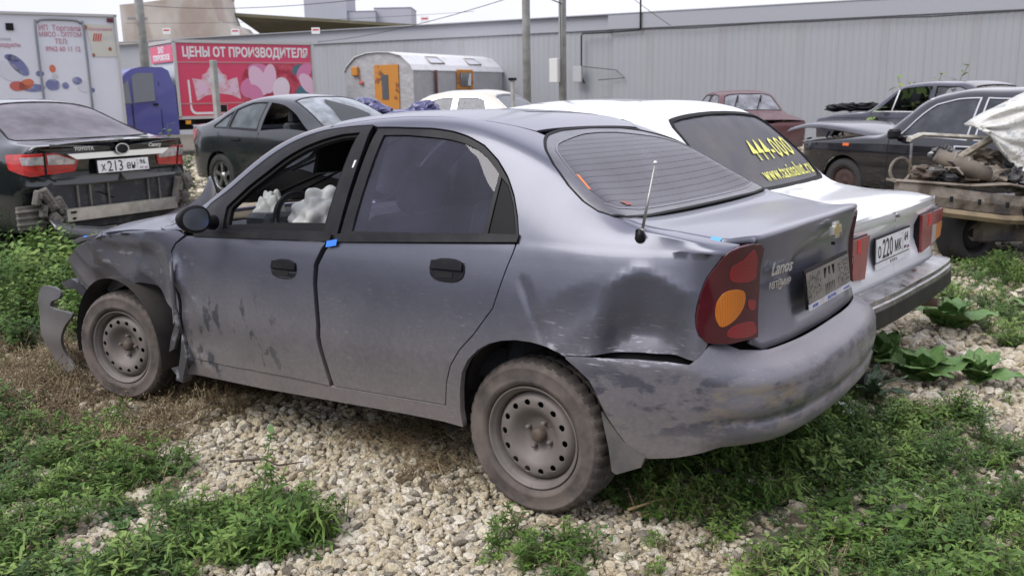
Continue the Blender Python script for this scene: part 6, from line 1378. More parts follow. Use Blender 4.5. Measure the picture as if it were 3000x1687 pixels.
# ---------------------------------------------------------------- white box lorry
wt = empty('white_box_lorry', (18.86, -3.39, 0), (0, 0, math.atan2(-.934, -.357))); tag(wt, 'tall white box lorry with arched door, faded red lettering and blue pictures at far left', 'lorry')
M_wp = Mt('white_lorry_paint', (.66, .67, .72), .5, 0, .1); M_wp.mix(M_wp.noise(1.2, .4, .7, 6), (.56, .59, .63), .6); M_wp = M_wp.m
mb = MB(); mb.box((2.75, 1.1, 2.08), (5.5, 2.2, 2.4)); mb.build('box_body', M_wp, wt)
M_seal = simple('door_seal_grey', (.22, .23, .25), .6)
mb = MB(); mb.box((2.75, -.01, 3.255), (5.54, .06, .05)); mb.box((5.48, -.01, 2.08), (.05, .06, 2.38)); mb.build('frame', M_frame, wt)
dr = [(3.92, .95), (3.92, 2.95), (3.98, 3.08), (4.08, 3.14), (4.66, 3.14), (4.78, 3.08), (4.84, 2.95), (4.84, .95)]
P = [(u, -.012, v) for u, v in smooth_poly(dr, False, 3)]; mb = MB(); mb.tube(P, .024, 6); mb.build('door_seal', M_seal, wt)
mb = MB(); mb.box((3.45, -.01, 2.98), (.14, .03, .14)); mb.build('vent', M_void, wt)
mb = MB(); mb.box((5.38, -.02, 3.16), (.12, .03, .08)); mb.build('marker_lamp', simple('dark_marker', (.10, .01, .02), .4), wt)
M_rtx = simple('faded_red_ink', (.50, .25, .31), .6); M_gtx = simple('faded_grey_ink', (.50, .50, .52), .6)
for body, x, z, s_, m_ in (('ИП  Торговля', 4.38, 2.97, .15, M_rtx), ('МЯСО - ОПТОМ', 4.38, 2.84, .13, M_rtx), ('ТЕЛ:', 4.38, 2.70, .14, M_rtx), ('8962 60 11 12', 4.40, 2.55, .14, M_rtx), ('продукты', 3.38, 2.62, .12, M_rtx), ('доставка', 3.3, 2.74, .08, M_gtx)):
    text('lettering', body, s_, m_, wt, M=frame_M((x, -.004, z), (1, 0, 0), (0, 0, 1)), extrude=.002, bold=.003, sx=.82)
def wflat(name, poly, mat, lay, par=None): mb = MB(); mb.prism(poly, -.002 * lay, -.002 * lay - .003, lambda u, v, d: (u, d, v)); return fixn(mb.build(name, mat, par or wt))
bn = wflat('banner', [(4.86, 3.08), (5.42, 3.05), (5.46, 2.40), (4.96, 2.40), (4.93, 2.75)], simple('banner_cream', (.56, .54, .47), .6, n=(2, (.60, .60, .52), .4, .7)), 4)
text('lettering', 'Макаронные', .10, M_rtx, bn, M=frame_M((5.16, -.012, 2.97), (1, 0, 0), (0, 0, 1)), extrude=.001, bold=.002, sx=.8)
M_fr = simple('faded_red', (.50, .12, .10), .6); M_br = simple('faded_brown', (.28, .13, .07), .6)
for i in range(4): wflat('logo_stroke', [(4.99 + .045 * i, 2.72), (5.02 + .045 * i, 2.72), (5.055 + .045 * i, 2.88), (5.025 + .045 * i, 2.88)], M_fr, 6, bn)
text('lettering', 'МСС', .12, M_gtx, bn, M=frame_M((5.31, -.012, 2.78), (1, 0, 0), (0, 0, 1)), extrude=.001, bold=.002, sx=.8)
for c_ in ((4.88, 3.0, .03, .05), (4.98, 2.43, .03, .04), (5.32, 2.56, .035, .04)): wflat('banner_spot', ov(*c_), M_br, 6, bn)
M_blu = simple('faded_blue', (.16, .17, .33), .6, n=(5, (.30, .32, .42), .5, .6)); M_org = simple('faded_orange', (.58, .16, .08), .6); M_pal = simple('pale_grey_print', (.58, .59, .64), .6)
for c_, m_ in (((3.32, 2.1, .28, .17, -.6), M_pal), ((3.52, 2.22, .26, .12, -.9), M_blu), ((3.42, 2.36, .14, .07, -.3), M_blu), ((3.9, 2.05, .08, .06, 0), M_blu), ((3.62, 1.83, .16, .10, .5), M_org), ((3.45, 1.80, .14, .10, 0), M_fr), ((3.75, 1.76, .22, .08, 0), M_blu), ((4.15, 2.15, .06, .08, 0), M_org), ((4.18, 2.0, .06, .05, 0), M_gtx), ((4.12, 1.82, .14, .12, 0), M_blu), ((4.36, 1.80, .07, .07, 0), M_blu), ((4.60, 1.90, .10, .08, -.2), M_blu), ((4.72, 1.78, .13, .12, -.6), M_pal), ((4.88, 1.70, .05, .05, 0), M_blu)): wflat('picture', ov(*c_), m_, 2)
mb = MB(); mb.box((2.75, 1.1, .75), (5.3, 1.6, .25)); mb.build('chassis', M_void, wt)
for x0 in (.8, 4.4):
    for y0, s_ in ((.2, -1), (2.0, 1)): wheel(wt, (x0, y0, .40), .40, .24, .22, T_black, Rim_dusty, side=s_, detail=False)
# ---------------------------------------------------------------- caravan workshop
cv = empty('site_caravan', (16.1, -17.3, 0), (0, 0, math.atan2(-.99, .125))); tag(cv, 'dented silver site caravan with orange door and orange framed window', 'caravan')
M_cvs = Mt('caravan_silver', (.45, .45, .46), .5, .3); M_cvs.mix(M_cvs.noise(2.2, .4, .65, 6), (.37, .37, .38), .7); M_cvs.bump(M_cvs.noise(2.5, .2, .8, 3), .5, .05); M_cvs = M_cvs.m
M_cvr = simple('caravan_roof', (.68, .69, .70), .5, .1, n=(3, (.56, .56, .56), .5, .7)); M_or = Mt('orange_paint', (.50, .21, .035), .6); M_or.mix(M_or.noise(3, .56, .62, 6), (.18, .07, .03)); M_or = M_or.m
wc = 2.45
prof = [(0, .55), (0, 2.22), (.10, 2.34), (.42, 2.60), (.80, 2.70), (1.22, 2.72), (1.65, 2.70), (2.03, 2.60), (2.35, 2.34), (2.45, 2.22), (2.45, .55)]
mb = MB(); mb.prism(prof, 0, 5.5, lambda u, v, d: (d, u, v)); fixn(mb.build('body', M_cvs, cv))
mb = MB(); pr_ = [(-.03, 2.20), (.07, 2.36), (.40, 2.63), (.80, 2.73), (1.22, 2.75), (1.65, 2.73), (2.05, 2.63), (2.38, 2.36), (2.48, 2.20)]
mb.prism(pr_ + [(u, v - .025) for u, v in pr_[::-1]], -.06, 5.56, lambda u, v, d: (d, u, v)); fixn(mb.build('roof', M_cvr, cv))
mb = MB(); mb.box((-.02, .93, 1.55), (.04, .86, 1.62)); dd_ = mb.build('door', M_or, cv); mb = MB(); mb.box((-.045, .98, 1.72), (.02, .24, .72), None, .008); mb.build('pane', M_cabg, dd_)
mb = MB(); mb.box((-.05, 2.05, 2.20), (.12, .24, .26), None, .02); mb.build('lamp_box', M_or, cv); mb = MB(); mb.box((-.04, 1.85, 1.86), (.08, .14, .10), None, .02); mb.tube([(-.03, 1.9, 1.9), (-.03, 1.95, 2.15)], .012, 5); mb.build('socket', M_fr, cv)
mb = MB(); mb.box((2.92, -.02, 1.93), (1.02, .05, .62), None, .02); wi = mb.build('window', M_or, cv); mb = MB(); mb.box((2.92, -.05, 1.93), (.70, .03, .42)); mb.build('pane', M_cabg, wi)
mb = MB(); mb.add([(3.0, -.07, 1.74), (3.22, -.07, 1.74), (3.22, -.07, 2.12), (3.12, -.07, 2.12)], [(0, 1, 2, 3)]); mb.build('curtain', M_white, wi)
mb = MB(); [mb.tube([(2.62 + .1 * i, -.075, 1.73), (2.62 + .1 * i, -.075, 2.13)], .006, 5) for i in range(7)]; mb.build('window_bars', M_frame, wi)
for (a, b) in ((1.1, 1.9), (3.4, 4.2)):
    mb = MB(); mb.add([(a, .10, 2.405), (b, .10, 2.405), (b - .08, .34, 2.60), (a + .08, .34, 2.60)], [(0, 1, 2, 3)]); sk = mb.build('roof_window', M_pal, cv); mb = MB(); mb.tube([(a, .10, 2.41), (b, .10, 2.41), (b - .08, .34, 2.605), (a + .08, .34, 2.605), (a, .10, 2.41)], .022, 5); mb.build('frame', simple('putty', (.40, .36, .33), .7), sk)
mb = MB(); mb.tube([(1.15, -.06, .6), (1.15, -.06, 2.2)], .045, 8); mb.build('rusty_pipe', simple('brown_pipe', (.10, .035, .03), .8), cv)
mb = MB(); mb.box((4.6, -.02, 1.35), (.9, .03, .03)); mb.build('rail', M_fr, cv)
for y0, s_ in ((.2, -1), (2.25, 1)): wheel(cv, (2.7, y0, .38), .38, .21, .2, T_black, Rim_dusty, side=s_, detail=False)
# ---------------------------------------------------------------- stripped wreck at right
wk = empty('stripped_wreck', (0, 0, 0)); wk.location = (-.9, -5.1, 0); tag(wk, 'stripped rusty car wreck with crumpled white panel and bare side rails at right edge', 'wreck')
M_rust = Mt('muddy_metal', (.25, .215, .175), .75, .2); M_rust.mix(M_rust.noise(5, .45, .62, 8), (.10, .075, .055)); M_rust.mix(M_rust.noise(2.2, .52, .62, 6), (.07, .08, .11), .8); M_rust.mix(M_rust.noise(9, .60, .7, 5), (.36, .32, .25), .8); M_rust.bump(M_rust.noise(14, .2, .8), .5, .02); M_rust = M_rust.m
M_wcr = Mt('crumpled_white', (.62, .61, .57), .5, 0, .2); M_wcr.mix(M_wcr.noise(3.2, .56, .62, 5), (.33, .36, .36)); M_wcr.mix(M_wcr.noise(3.8, .63, .67, 5), (.30, .16, .05)); M_wcr.mix(M_wcr.noise(7, .55, .75, 7), (.42, .40, .36), .6); M_wcr.bump(M_wcr.noise(6, .2, .8, 4), .8, .05); M_wcr = M_wcr.m
W0 = Vector((.9, 5.1, 0))  # world -> local
def wp(*p): return tuple(Vector(p) + W0)
er = np.array([-.74, -.60, 0]); er /= np.linalg.norm(er)   # along the rail
ed = np.array([.50, -.80, 0]); ed /= np.linalg.norm(ed)
O_ = np.array([-.08, -4.51, 0.])
def L3(a, z, d=0): return tuple(np.array(wp(*(O_ + er * a + ed * d + [0, 0, z]))))
def strip(name, path, hh, th, mat, par=wk):
    mb = MB(); V = []; Fq = []
    for (a, z, d) in path: V += [L3(a, z, d), L3(a, z + hh * .5, d - .02), L3(a, z + hh, d), L3(a, z + hh - .01, d + th), L3(a, z, d + th)]
    for i in range(len(path) - 1):
        for j in range(5): Fq.append((i * 5 + j, i * 5 + (j + 1) % 5, (i + 1) * 5 + (j + 1) % 5, (i + 1) * 5 + j))
    Fq += [(0, 1, 2, 3, 4), tuple(len(V) - 5 + j for j in range(5))]
    mb.add(V, Fq); return fixn(mb.build(name, mat, par))
strip('side_rail', [(-.02, .60, 0), (.3, .53, 0), (.7, .47, .02), (1.1, .42, .0), (1.6, .37, .0), (3.0, .33, 0)], .16, .10, M_rust)
strip('side_rail', [(.0, .50, 0), (.4, .44, -.02), (.9, .37, -.03), (1.6, .33, -.02), (3.0, .30, 0)], .07, .12, simple('yellow_mud', (.26, .20, .12), .8, n=(6, (.13, .10, .07), .45, .65)))
strip('floor_lip', [(-.05, .73, .0), (.3, .70, .0), (.6, .67, .03), (.9, .68, -.03), (1.3, .60, -.02), (1.7, .56, 0), (2.6, .53, 0)], .025, .22, M_rust)
strip('inner_rail', [(.25, 1.02, .5), (.35, 1.06, .5), (.9, 1.02, .5), (1.6, .98, .5)], .04, .10, simple('pale_dirty_paint', (.45, .43, .38), .6, n=(8, (.25, .22, .17), .5, .65)))
strip('bent_sill', [(.55, .80, .35), (.75, .92, .35), (.95, 1.05, .3), (1.0, .95, .3), (1.15, .80, .3), (1.6, .70, .3), (2.4, .60, .3)], .07, .06, simple('pale_dirty_paint2', (.33, .30, .24), .7, n=(8, (.16, .13, .10), .5, .65)))
for i, (a, z, d, rr_) in enumerate([(.30, .78, .25, .09), (.40, .74, .32, .12), (.62, .72, .35, .13), (.85, .74, .25, .12), (1.05, .72, .2, .13), (1.25, .66, .2, .14), (1.5, .64, .15, .16), (.55, .92, .5, .08), (.9, .88, .45, .10), (1.9, .6, .2, .2)]):
    V, Fq = crumple('x', L3(a, z, d), (rr_ * 1.2, rr_, rr_ * .62), 120 + i, .8, n=20); o = mobj('mangled_metal', V, Fq, [M_rust, simple('foil_grey', (.25, .25, .26), .4, .6, n=(14, (.06, .06, .06), .45, .6)) if 'foil_grey' not in bpy.data.materials else bpy.data.materials['foil_grey']][i % 3 == 1], wk, False)
wr = np.random.default_rng(50)
for i in range(26):
    a = wr.uniform(.28, 2.0); d = wr.uniform(.05, .42); z = .74 - .10 * a * .6 + wr.uniform(0, .16); mb = MB(); Mw = Matrix.Translation(L3(a, z, d)) @ Matrix.Rotation(wr.uniform(0, 3), 4, 'Z') @ Matrix.Rotation(wr.normal(0, .5), 4, 'X')
    k_ = i % 4
    if k_ == 0: mb.box((0, 0, 0), (wr.uniform(.06, .16), wr.uniform(.02, .08), wr.uniform(.02, .07)), Mw, .006)
    elif k_ == 1: mb.lathe([(0, -.03), (.03, -.03), (.03, .0), (.022, .003), (.022, .03), (0, .03)], 14); mb.v = [tuple(Mw @ Vector(v)) for v in mb.v]
    elif k_ == 2: p0 = Vector(L3(a, z, d)); mb.tube([p0, p0 + Vector((wr.normal(0, .08), wr.normal(0, .08), .04)), p0 + Vector((wr.normal(0, .14), wr.normal(0, .14), -.03))], wr.uniform(.005, .013), 6)
    else: mb.box((0, 0, 0), (wr.uniform(.10, .22), wr.uniform(.05, .12), .008), Mw)
    mb.build('engine_scrap', [M_rust, M_void, M_rust, M_steel, M_dust][i % 5], wk)
mb = MB(); mb.tube([L3(.36, .93, .2), L3(.50, .86, .15), L3(.66, .80, .10), L3(.78, .76, .1)], [.055, .07, .075, .05], 12); hs_ = mb.build('ribbed_hose', simple('hose_brown', (.17, .14, .11), .7, n=(5, (.10, .08, .07), .4, .6)), wk)
for t in (.25, .5, .75): p0 = Vector(L3(.36 + .42 * t, .93 - .17 * t, .2 - .1 * t)); mb = MB(); mb.tube([p0 - Vector((0, 0, .0)), p0 + Vector((-.02, -.01, -.01))], .082 - .02 * abs(t - .5), 12); mb.build('hose_clip', M_rust, hs_)
mb = MB(); mb.tube([L3(.10 + .09 * math.cos(a), .80 + .10 * math.sin(a), .3) for a in np.linspace(0, 6.3, 17)], .014, 6); mb.tube([L3(.18, .72, .3), L3(.18, 1.02, .3)], .012, 6); mb.build('wire_loop', M_rust, wk)
# crumpled white panel
V = []; Fq = []; na, nz_ = 34, 34
for i in range(na + 1):
    for j in range(nz_ + 1):
        s_ = i / na; q = j / nz_; a = .74 + s_ * 1.9
        ztop_ = 1.16 + .30 * min(1, s_ * 3.0) ** .8 + .03 * math.sin(6 * s_); zbot = 1.12 - .62 * min(1, s_ * 2.6) - .05 * math.sin(9 * s_)
        z = zbot + (ztop_ - zbot) * q; d = .16 + .10 * math.sin(3 * q + 5 * s_) + .05 * abs(math.sin(9 * s_ + 5 * q)) - .05 * abs(math.sin(13 * q - 7 * s_)) + .4 * q ** 2 * .8 + .03 * math.sin(21 * s_) * math.sin(17 * q)
        if q > .93: d += (q - .93) * 2
        V.append(L3(a, z, d - .1))
for i in range(na):
    for j in range(nz_): Fq.append((i * (nz_ + 1) + j, i * (nz_ + 1) + j + 1, (i + 1) * (nz_ + 1) + j + 1, (i + 1) * (nz_ + 1) + j))
o = mobj('crumpled_panel', V, Fq, M_wcr, wk); fixn(o); o.modifiers.new('thick', 'SOLIDIFY').thickness = .02
mb = MB(); mb.tube([L3(2.0, 1.02, -.25), L3(1.4, .72, -.2), L3(1.02, .53, -.15), L3(.98, .50, -.15), L3(1.02, .40, -.15), L3(1.06, .30, -.12), L3(1.12, .12, -.1), L3(1.3, .04, -.1)], .020, 8); mb.build('door_seal_loop', M_rubber, wk)
mb = MB(); mb.tube([L3(1.3, .30, .1), L3(1.5, .18, -.05), L3(1.9, .12, 0)], .03, 6); mb.tube([L3(.42, .43, .1), L3(.40, .33, .1), L3(.33, .22, .08)], .010, 5); mb.build('loose_pipe', M_rust, wk)
th_ = math.atan2(er[1], er[0])
for a in (.78, 2.9): o = wheel(wk, L3(a, .26, .22), .27, .17, .20, T_black, M_void, side=1, steer=th_ + math.pi + .35, detail=False)
mb = MB(); Mx = Matrix.Translation(L3(1.8, .32, .75)) @ Matrix.Rotation(th_, 4, 'Z'); mb.box((0, 0, 0), (2.4, 1.0, .3), Mx, .02); mb.build('floor_pan', M_rust, wk)
for i in range(6):
    mb = MB(); p0 = Vector(L3(.42 + .24 * i, .585 - .03 * i, -.025)); mb.box((0, 0, 0), (.018, .02, .045), Matrix.Translation(p0) @ Matrix.Rotation(th_, 4, 'Z')); mb.build('slot', M_void, wk)
# ================================================================ ground, gravel, weeds
def hgt(x, y):
    x = np.asarray(x, float); y = np.asarray(y, float)
    return -.042 * sm(x / 2.6) * (1 - sm((x - 4.2) / 2)) * sm((y + .8) / .8) + .012 * np.sin(2.1 * x + .7) * np.sin(1.7 * y + .3) * sm((np.hypot(x - .0, y - .77) - .25) / .3) - .006
M_gr = Mt('earth_and_grit', (.17, .145, .11), .95, coord='Object')
M_gr.mix(M_gr.noise(.9, .35, .65, 6), (.24, .21, .165), .8); sv_ = M_gr.voro(26, .15, .55); M_gr.mix(sv_, (.095, .082, .065), .75)
M_gr.mix(M_gr.noise(.45, .52, .60, 5), (.10, .11, .055), .55); M_gr.bump(M_gr.voro(26, 0, .6), -.9, .02); M_gr = M_gr.m
V = []; Fq = []; rs = [0] + list(np.geomspace(.4, 260, 120)); na = 150
for i, r_ in enumerate(rs):
    for k in range(na):
        a = 2 * math.pi * k / na; x = -.8 + r_ * math.cos(a); y = 1.2 + r_ * math.sin(a); V.append((x, y, float(hgt(x, y)) if r_ < 30 else -.01))
for i in range(len(rs) - 1):
    for k in range(na): Fq.append((i * na + k, i * na + (k + 1) % na, (i + 1) * na + (k + 1) % na, (i + 1) * na + k))
ground = mobj('ground', V, Fq, M_gr, None); fixn(ground); ground['kind'] = 'structure'
Cp = np.array([-1.67958, 3.28487, 1.48762]); Rc_ = np.array(cam.rotation_euler.to_matrix())
def in_view(P, m=60):
    q = (P - Cp) @ Rc_; d = -q[:, 2]; px = 1500 + 2650.142 * q[:, 0] / np.maximum(d, .01); py = 843.5 - 2650.142 * q[:, 1] / np.maximum(d, .01)
    return (d > .3) & (px > -m) & (px < 3000 + m) & (py < 1687 + m), d, px, py
ZN = dict(
green_br=[(-0.16,0.51),(-0.12,0.08),(-0.36,-0.25),(-0.52,-0.91),(-0.91,-1.27),(-1.24,-1.0),(-1.42,-0.51),(-1.66,-0.31),(-1.7,0.62),(-1.12,.98),(-0.80,0.72),(-0.50,0.66)],
green_sparse=[(-0.18,1.05),(-0.29,0.75),(-0.61,0.71),(-0.94,1.12),(-0.44,1.45)],
green_bl=[(3.26,1.39),(2.67,1.14),(2.18,1.11),(1.44,1.2),(1.26,1.5),(1.4,1.66),(1.06,1.85),(0.91,1.64),(0.98,1.39),(0.64,1.35),(0.49,1.51),(0.54,1.78),(0.96,2.37),(3.3,3.0)],
green_left=[(12,-1.0),(9.95,-2.5),(8.24,-2.3),(5.96,-1.0),(4.0,-.1),(3.7,.3),(4.19,0.59),(4.57,0.83),(9,2)],
brown=[(4.9,1.2),(4.71,0.77),(4.04,0.41),(3.27,0.50),(2.9,.62),(2.2,.75),(1.94,0.73),(1.72,0.97),(1.72,1.21),(2.05,1.28),(2.47,1.35),(2.93,1.53),(3.4,1.9)],
under=[(3.6,.7),(2.1,.74),(1.7,.3),(1.7,-.6),(3.6,-.7)],
straw=[(1.26,0.42),(0.96,0.34),(0.62,0.33),(0.4,0.55),(0.43,0.72),(0.69,0.76)],
right_mid=[(-0.31,-5.25),(-0.56,-5.39),(-1.19,-5.22),(-2.2,-3.2),(-1.38,-2.61),(-1.04,-2.49),(-0.69,-3.05)],
right_low=[(-.55,-2.6),(-1.2,-2.5),(-1.5,-1.6),(-1.35,-1.05),(-.9,-1.35),(-.62,-1.6)],
far_l=[(9,-3.4),(12,-4),(14,-6.5),(12,-8),(9.3,-4.6)])
def wob(P, s=9, a=.10):
    return P + a * np.stack([np.sin(s * P[:, 1] + 1.3) + .6 * np.sin(2.3 * s * P[:, 0]), np.sin(s * P[:, 0] + .4) + .6 * np.sin(2.1 * s * P[:, 1] + 2)], 1)
def zone(k, P): return inpoly(wob(P), ZN[k])
# --- stones
def stone_mesh(i):
    import bmesh
    r_ = np.random.default_rng(200 + i); b = bmesh.new(); bmesh.ops.create_icosphere(b, subdivisions=2, radius=1)
    D = r_.normal(size=(9, 3)); D /= np.linalg.norm(D, axis=1)[:, None]; h = r_.uniform(.62, .92, 9)
    for v in b.verts:
        p = np.array(v.co)
        for k in range(9):
            t = p @ D[k]
            if t > h[k]: p = p - D[k] * (t - h[k]) * .9
        v.co = Vector(p * [1, r_.uniform(.76, .78) if False else .78, .62])
    m = bpy.data.meshes.new('stone'); b.to_mesh(m); b.free(); m.polygons.foreach_set('use_smooth', [False] * len(m.polygons)); m.materials.append(M_stone); return m
mm = bpy.data.materials.new('limestone_chip'); mm.use_nodes = True; Nn = mm.node_tree.nodes; Ln = mm.node_tree.links; bs_ = Nn['Principled BSDF']; bs_.inputs['Roughness'].default_value = .85
oi = Nn.new('ShaderNodeObjectInfo'); cr_ = Nn.new('ShaderNodeValToRGB'); Ln.new(oi.outputs['Random'], cr_.inputs[0]); e = cr_.color_ramp.elements
e[0].position = 0; e[0].color = (.13, .115, .09, 1); e[1].position = 1; e[1].color = (.70, .67, .60, 1)
for p_, c_ in ((.08, (.30, .28, .25)), (.22, (.45, .39, .28)), (.45, (.54, .49, .38)), (.62, (.60, .57, .50)), (.8, (.52, .46, .34)), (.92, (.66, .62, .54))): q = e.new(p_); q.color = (*c_, 1)
tcn = Nn.new('ShaderNodeTexCoord'); nz1 = Nn.new('ShaderNodeTexNoise'); nz1.inputs['Scale'].default_value = 2.0; nz1.inputs['Detail'].default_value = 6; Ln.new(tcn.outputs['Object'], nz1.inputs['Vector'])
mx = Nn.new('ShaderNodeMix'); mx.data_type = 'RGBA'; mx.blend_type = 'MULTIPLY'; mx.inputs[0].default_value = .55; Ln.new(cr_.outputs[0], mx.inputs[6]); rp = Nn.new('ShaderNodeValToRGB'); Ln.new(nz1.outputs['Fac'], rp.inputs[0]); rp.color_ramp.elements[0].color = (.45, .40, .33, 1); rp.color_ramp.elements[0].position = .35; rp.color_ramp.elements[1].color = (1.18, 1.10, .92, 1); rp.color_ramp.elements[1].position = .6; Ln.new(rp.outputs[0], mx.inputs[7]); Ln.new(mx.outputs[2], bs_.inputs['Base Color'])
bpn = Nn.new('ShaderNodeBump'); bpn.inputs['Strength'].default_value = .4; bpn.inputs['Distance'].default_value = .2; Ln.new(nz1.outputs['Fac'], bpn.inputs['Height']); Ln.new(bpn.outputs[0], bs_.inputs['Normal'])
M_stone = mm
protoC = bpy.data.collections.new('stone_kinds'); SM = [stone_mesh(i) for i in range(9)]
for m in SM: protoC.objects.link(bpy.data.objects.new('stone_kind', m))
def scatter_gn(name, pts, rot, scl, idx, coll, mat_dummy=None, label=None, cat=None, kind='stuff'):
    me = bpy.data.meshes.new(name); me.from_pydata([tuple(p) for p in pts.tolist()], [], [])
    a = me.attributes.new('rot', 'FLOAT_VECTOR', 'POINT'); a.data.foreach_set('vector', rot.astype(np.float32).ravel())
    a = me.attributes.new('scl', 'FLOAT_VECTOR', 'POINT'); a.data.foreach_set('vector', scl.astype(np.float32).ravel())
    a = me.attributes.new('idx', 'INT', 'POINT'); a.data.foreach_set('value', idx.astype(np.int32))
    o = link(bpy.data.objects.new(name, me)); ng = bpy.data.node_groups.new(name, 'GeometryNodeTree'); ng.interface.new_socket('Geometry', in_out='INPUT', socket_type='NodeSocketGeometry'); ng.interface.new_socket('Geometry', in_out='OUTPUT', socket_type='NodeSocketGeometry')
    N = ng.nodes; L = ng.links; gi = N.new('NodeGroupInput'); go = N.new('NodeGroupOutput'); ip = N.new('GeometryNodeInstanceOnPoints'); ci = N.new('GeometryNodeCollectionInfo'); ci.inputs['Collection'].default_value = coll; ci.inputs['Separate Children'].default_value = True; ci.inputs['Reset Children'].default_value = True
    def na_(t, n):
        x = N.new('GeometryNodeInputNamedAttribute'); x.data_type = t; x.inputs['Name'].default_value = n; return [s_ for s_ in x.outputs if s_.enabled][0]
    L.new(gi.outputs[0], ip.inputs['Points']); L.new(ci.outputs[0], ip.inputs['Instance']); ip.inputs['Pick Instance'].default_value = True
    L.new(na_('INT', 'idx'), ip.inputs['Instance Index']); L.new(na_('FLOAT_VECTOR', 'rot'), ip.inputs['Rotation']); L.new(na_('FLOAT_VECTOR', 'scl'), ip.inputs['Scale']); L.new(ip.outputs[0], go.inputs[0])
    md = o.modifiers.new('scatter', 'NODES'); md.node_group = ng
    tag(o, label, cat, None, kind); return o
def grid_pts(x0, x1, y0, y1, s):
    gx, gy = np.meshgrid(np.arange(x0, x1, s), np.arange(y0, y1, s)); P = np.stack([gx.ravel(), gy.ravel()], 1); return P + rng.uniform(-.48, .48, P.shape) * s
def gravel(x0, x1, y0, y1, s, dmin, dmax, size, zoff, thin=1.):
    P = grid_pts(x0, x1, y0, y1, s); Q = np.column_stack([P, hgt(P[:, 0], P[:, 1]) + zoff]); v, d, px, py = in_view(Q, 90); k = v & (d > dmin) & (d <= dmax)
    # bare earth where weeds and straw mats lie thick
    for z_, keep in (('brown', .38), ('green_left', .05), ('under', .5), ('green_br', .30), ('green_bl', .45), ('straw', .6), ('right_mid', .4)): k &= ~(zone(z_, P) & (rng.random(len(P)) > keep))
    k &= rng.random(len(P)) < thin; Q = Q[k]; sz = size * np.exp(rng.normal(0, .36, len(Q))); return Q, sz
parts_ = [gravel(-2.6, 3.6, -2.6, 2.6, .0225, 0, 4.2, .0140, .000), gravel(-2.6, 3.6, -2.6, 2.6, .028, 0, 4.2, .0165, .011), gravel(-4, 6, -8, 2, .040, 4.2, 8.2, .0215, .002), gravel(-4, 6, -8, 2, .055, 4.2, 8.2, .024, .010), gravel(-8, 20, -22, 2, .12, 8.2, 24, .045, .0, .8)]
Q = np.concatenate([p[0] for p in parts_]); sz = np.concatenate([p[1] for p in parts_]); n = len(Q)
rot = np.column_stack([rng.normal(0, .45, n), rng.normal(0, .45, n), rng.uniform(0, 6.28, n)]); scl = sz[:, None] * np.column_stack([rng.uniform(.85, 1.25, n), rng.uniform(.8, 1.2, n), rng.uniform(.75, 1.15, n)]); idx = rng.integers(0, 9, n)
_, dd_, px, py = in_view(Q, 0); big = sz / np.maximum(dd_, .1) * ((px > 0) & (px < 3000) & (py < 1687) & (Q[:, 2] > .0)); pick = np.argsort(-big)[:300]; mask = np.ones(n, bool); mask[pick] = False
for i in pick:
    o = bpy.data.objects.new('stone', SM[idx[i]]); o.location = Q[i]; o.rotation_euler = rot[i]; o.scale = scl[i]; link(o, ground)
gv = scatter_gn('gravel', Q[mask], rot[mask], scl[mask], idx[mask], protoC, label='pale limestone gravel covering the yard', cat='gravel')
# --- weeds
def leafmat(name, c1, c2, c3, tr=.25):
    m = bpy.data.materials.new(name); m.use_nodes = True; N = m.node_tree.nodes; L = m.node_tree.links; b = N['Principled BSDF']; b.inputs['Roughness'].default_value = .55; b.inputs['Specular IOR Level'].default_value = .3
    oi = N.new('ShaderNodeObjectInfo'); tc = N.new('ShaderNodeTexCoord'); no = N.new('ShaderNodeTexNoise'); no.inputs['Scale'].default_value = 9; L.new(tc.outputs['Object'], no.inputs['Vector'])
    ad = N.new('ShaderNodeMath'); ad.operation = 'MULTIPLY_ADD'; ad.inputs[1].default_value = 1.1; L.new(no.outputs['Fac'], ad.inputs[0]); mu = N.new('ShaderNodeMath'); mu.operation = 'MULTIPLY_ADD'; mu.inputs[1].default_value = .6; mu.inputs[2].default_value = -.35; L.new(oi.outputs['Random'], mu.inputs[0]); L.new(mu.outputs[0], ad.inputs[2])
    r_ = N.new('ShaderNodeValToRGB'); L.new(ad.outputs[0], r_.inputs[0]); el = r_.color_ramp.elements; el[0].position = .2; el[0].color = (*c1, 1); el[1].position = .85; el[1].color = (*c3, 1); q = el.new(.5); q.color = (*c2, 1); L.new(r_.outputs[0], b.inputs['Base Color'])
    t = N.new('ShaderNodeBsdfTranslucent'); L.new(r_.outputs[0], t.inputs[0]); x = N.new('ShaderNodeMixShader'); x.inputs[0].default_value = tr; o = N['Material Output']; L.new(b.outputs[0], x.inputs[1]); L.new(t.outputs[0], x.inputs[2]); L.new(x.outputs[0], o.inputs[0]); return m
M_lf = leafmat('weed_leaf', (.06, .12, .025), (.125, .225, .045), (.24, .34, .09)); M_lfd = leafmat('dark_leaf', (.04, .085, .025), (.075, .15, .04), (.14, .23, .07)); M_dry = leafmat('dry_weed', (.15, .105, .055), (.27, .20, .115), (.40, .33, .20), .1); M_str = leafmat('straw', (.22, .14, .07), (.36, .26, .14), (.46, .36, .22), .1); M_stem = simple('green_stem', (.12, .15, .06), .6)
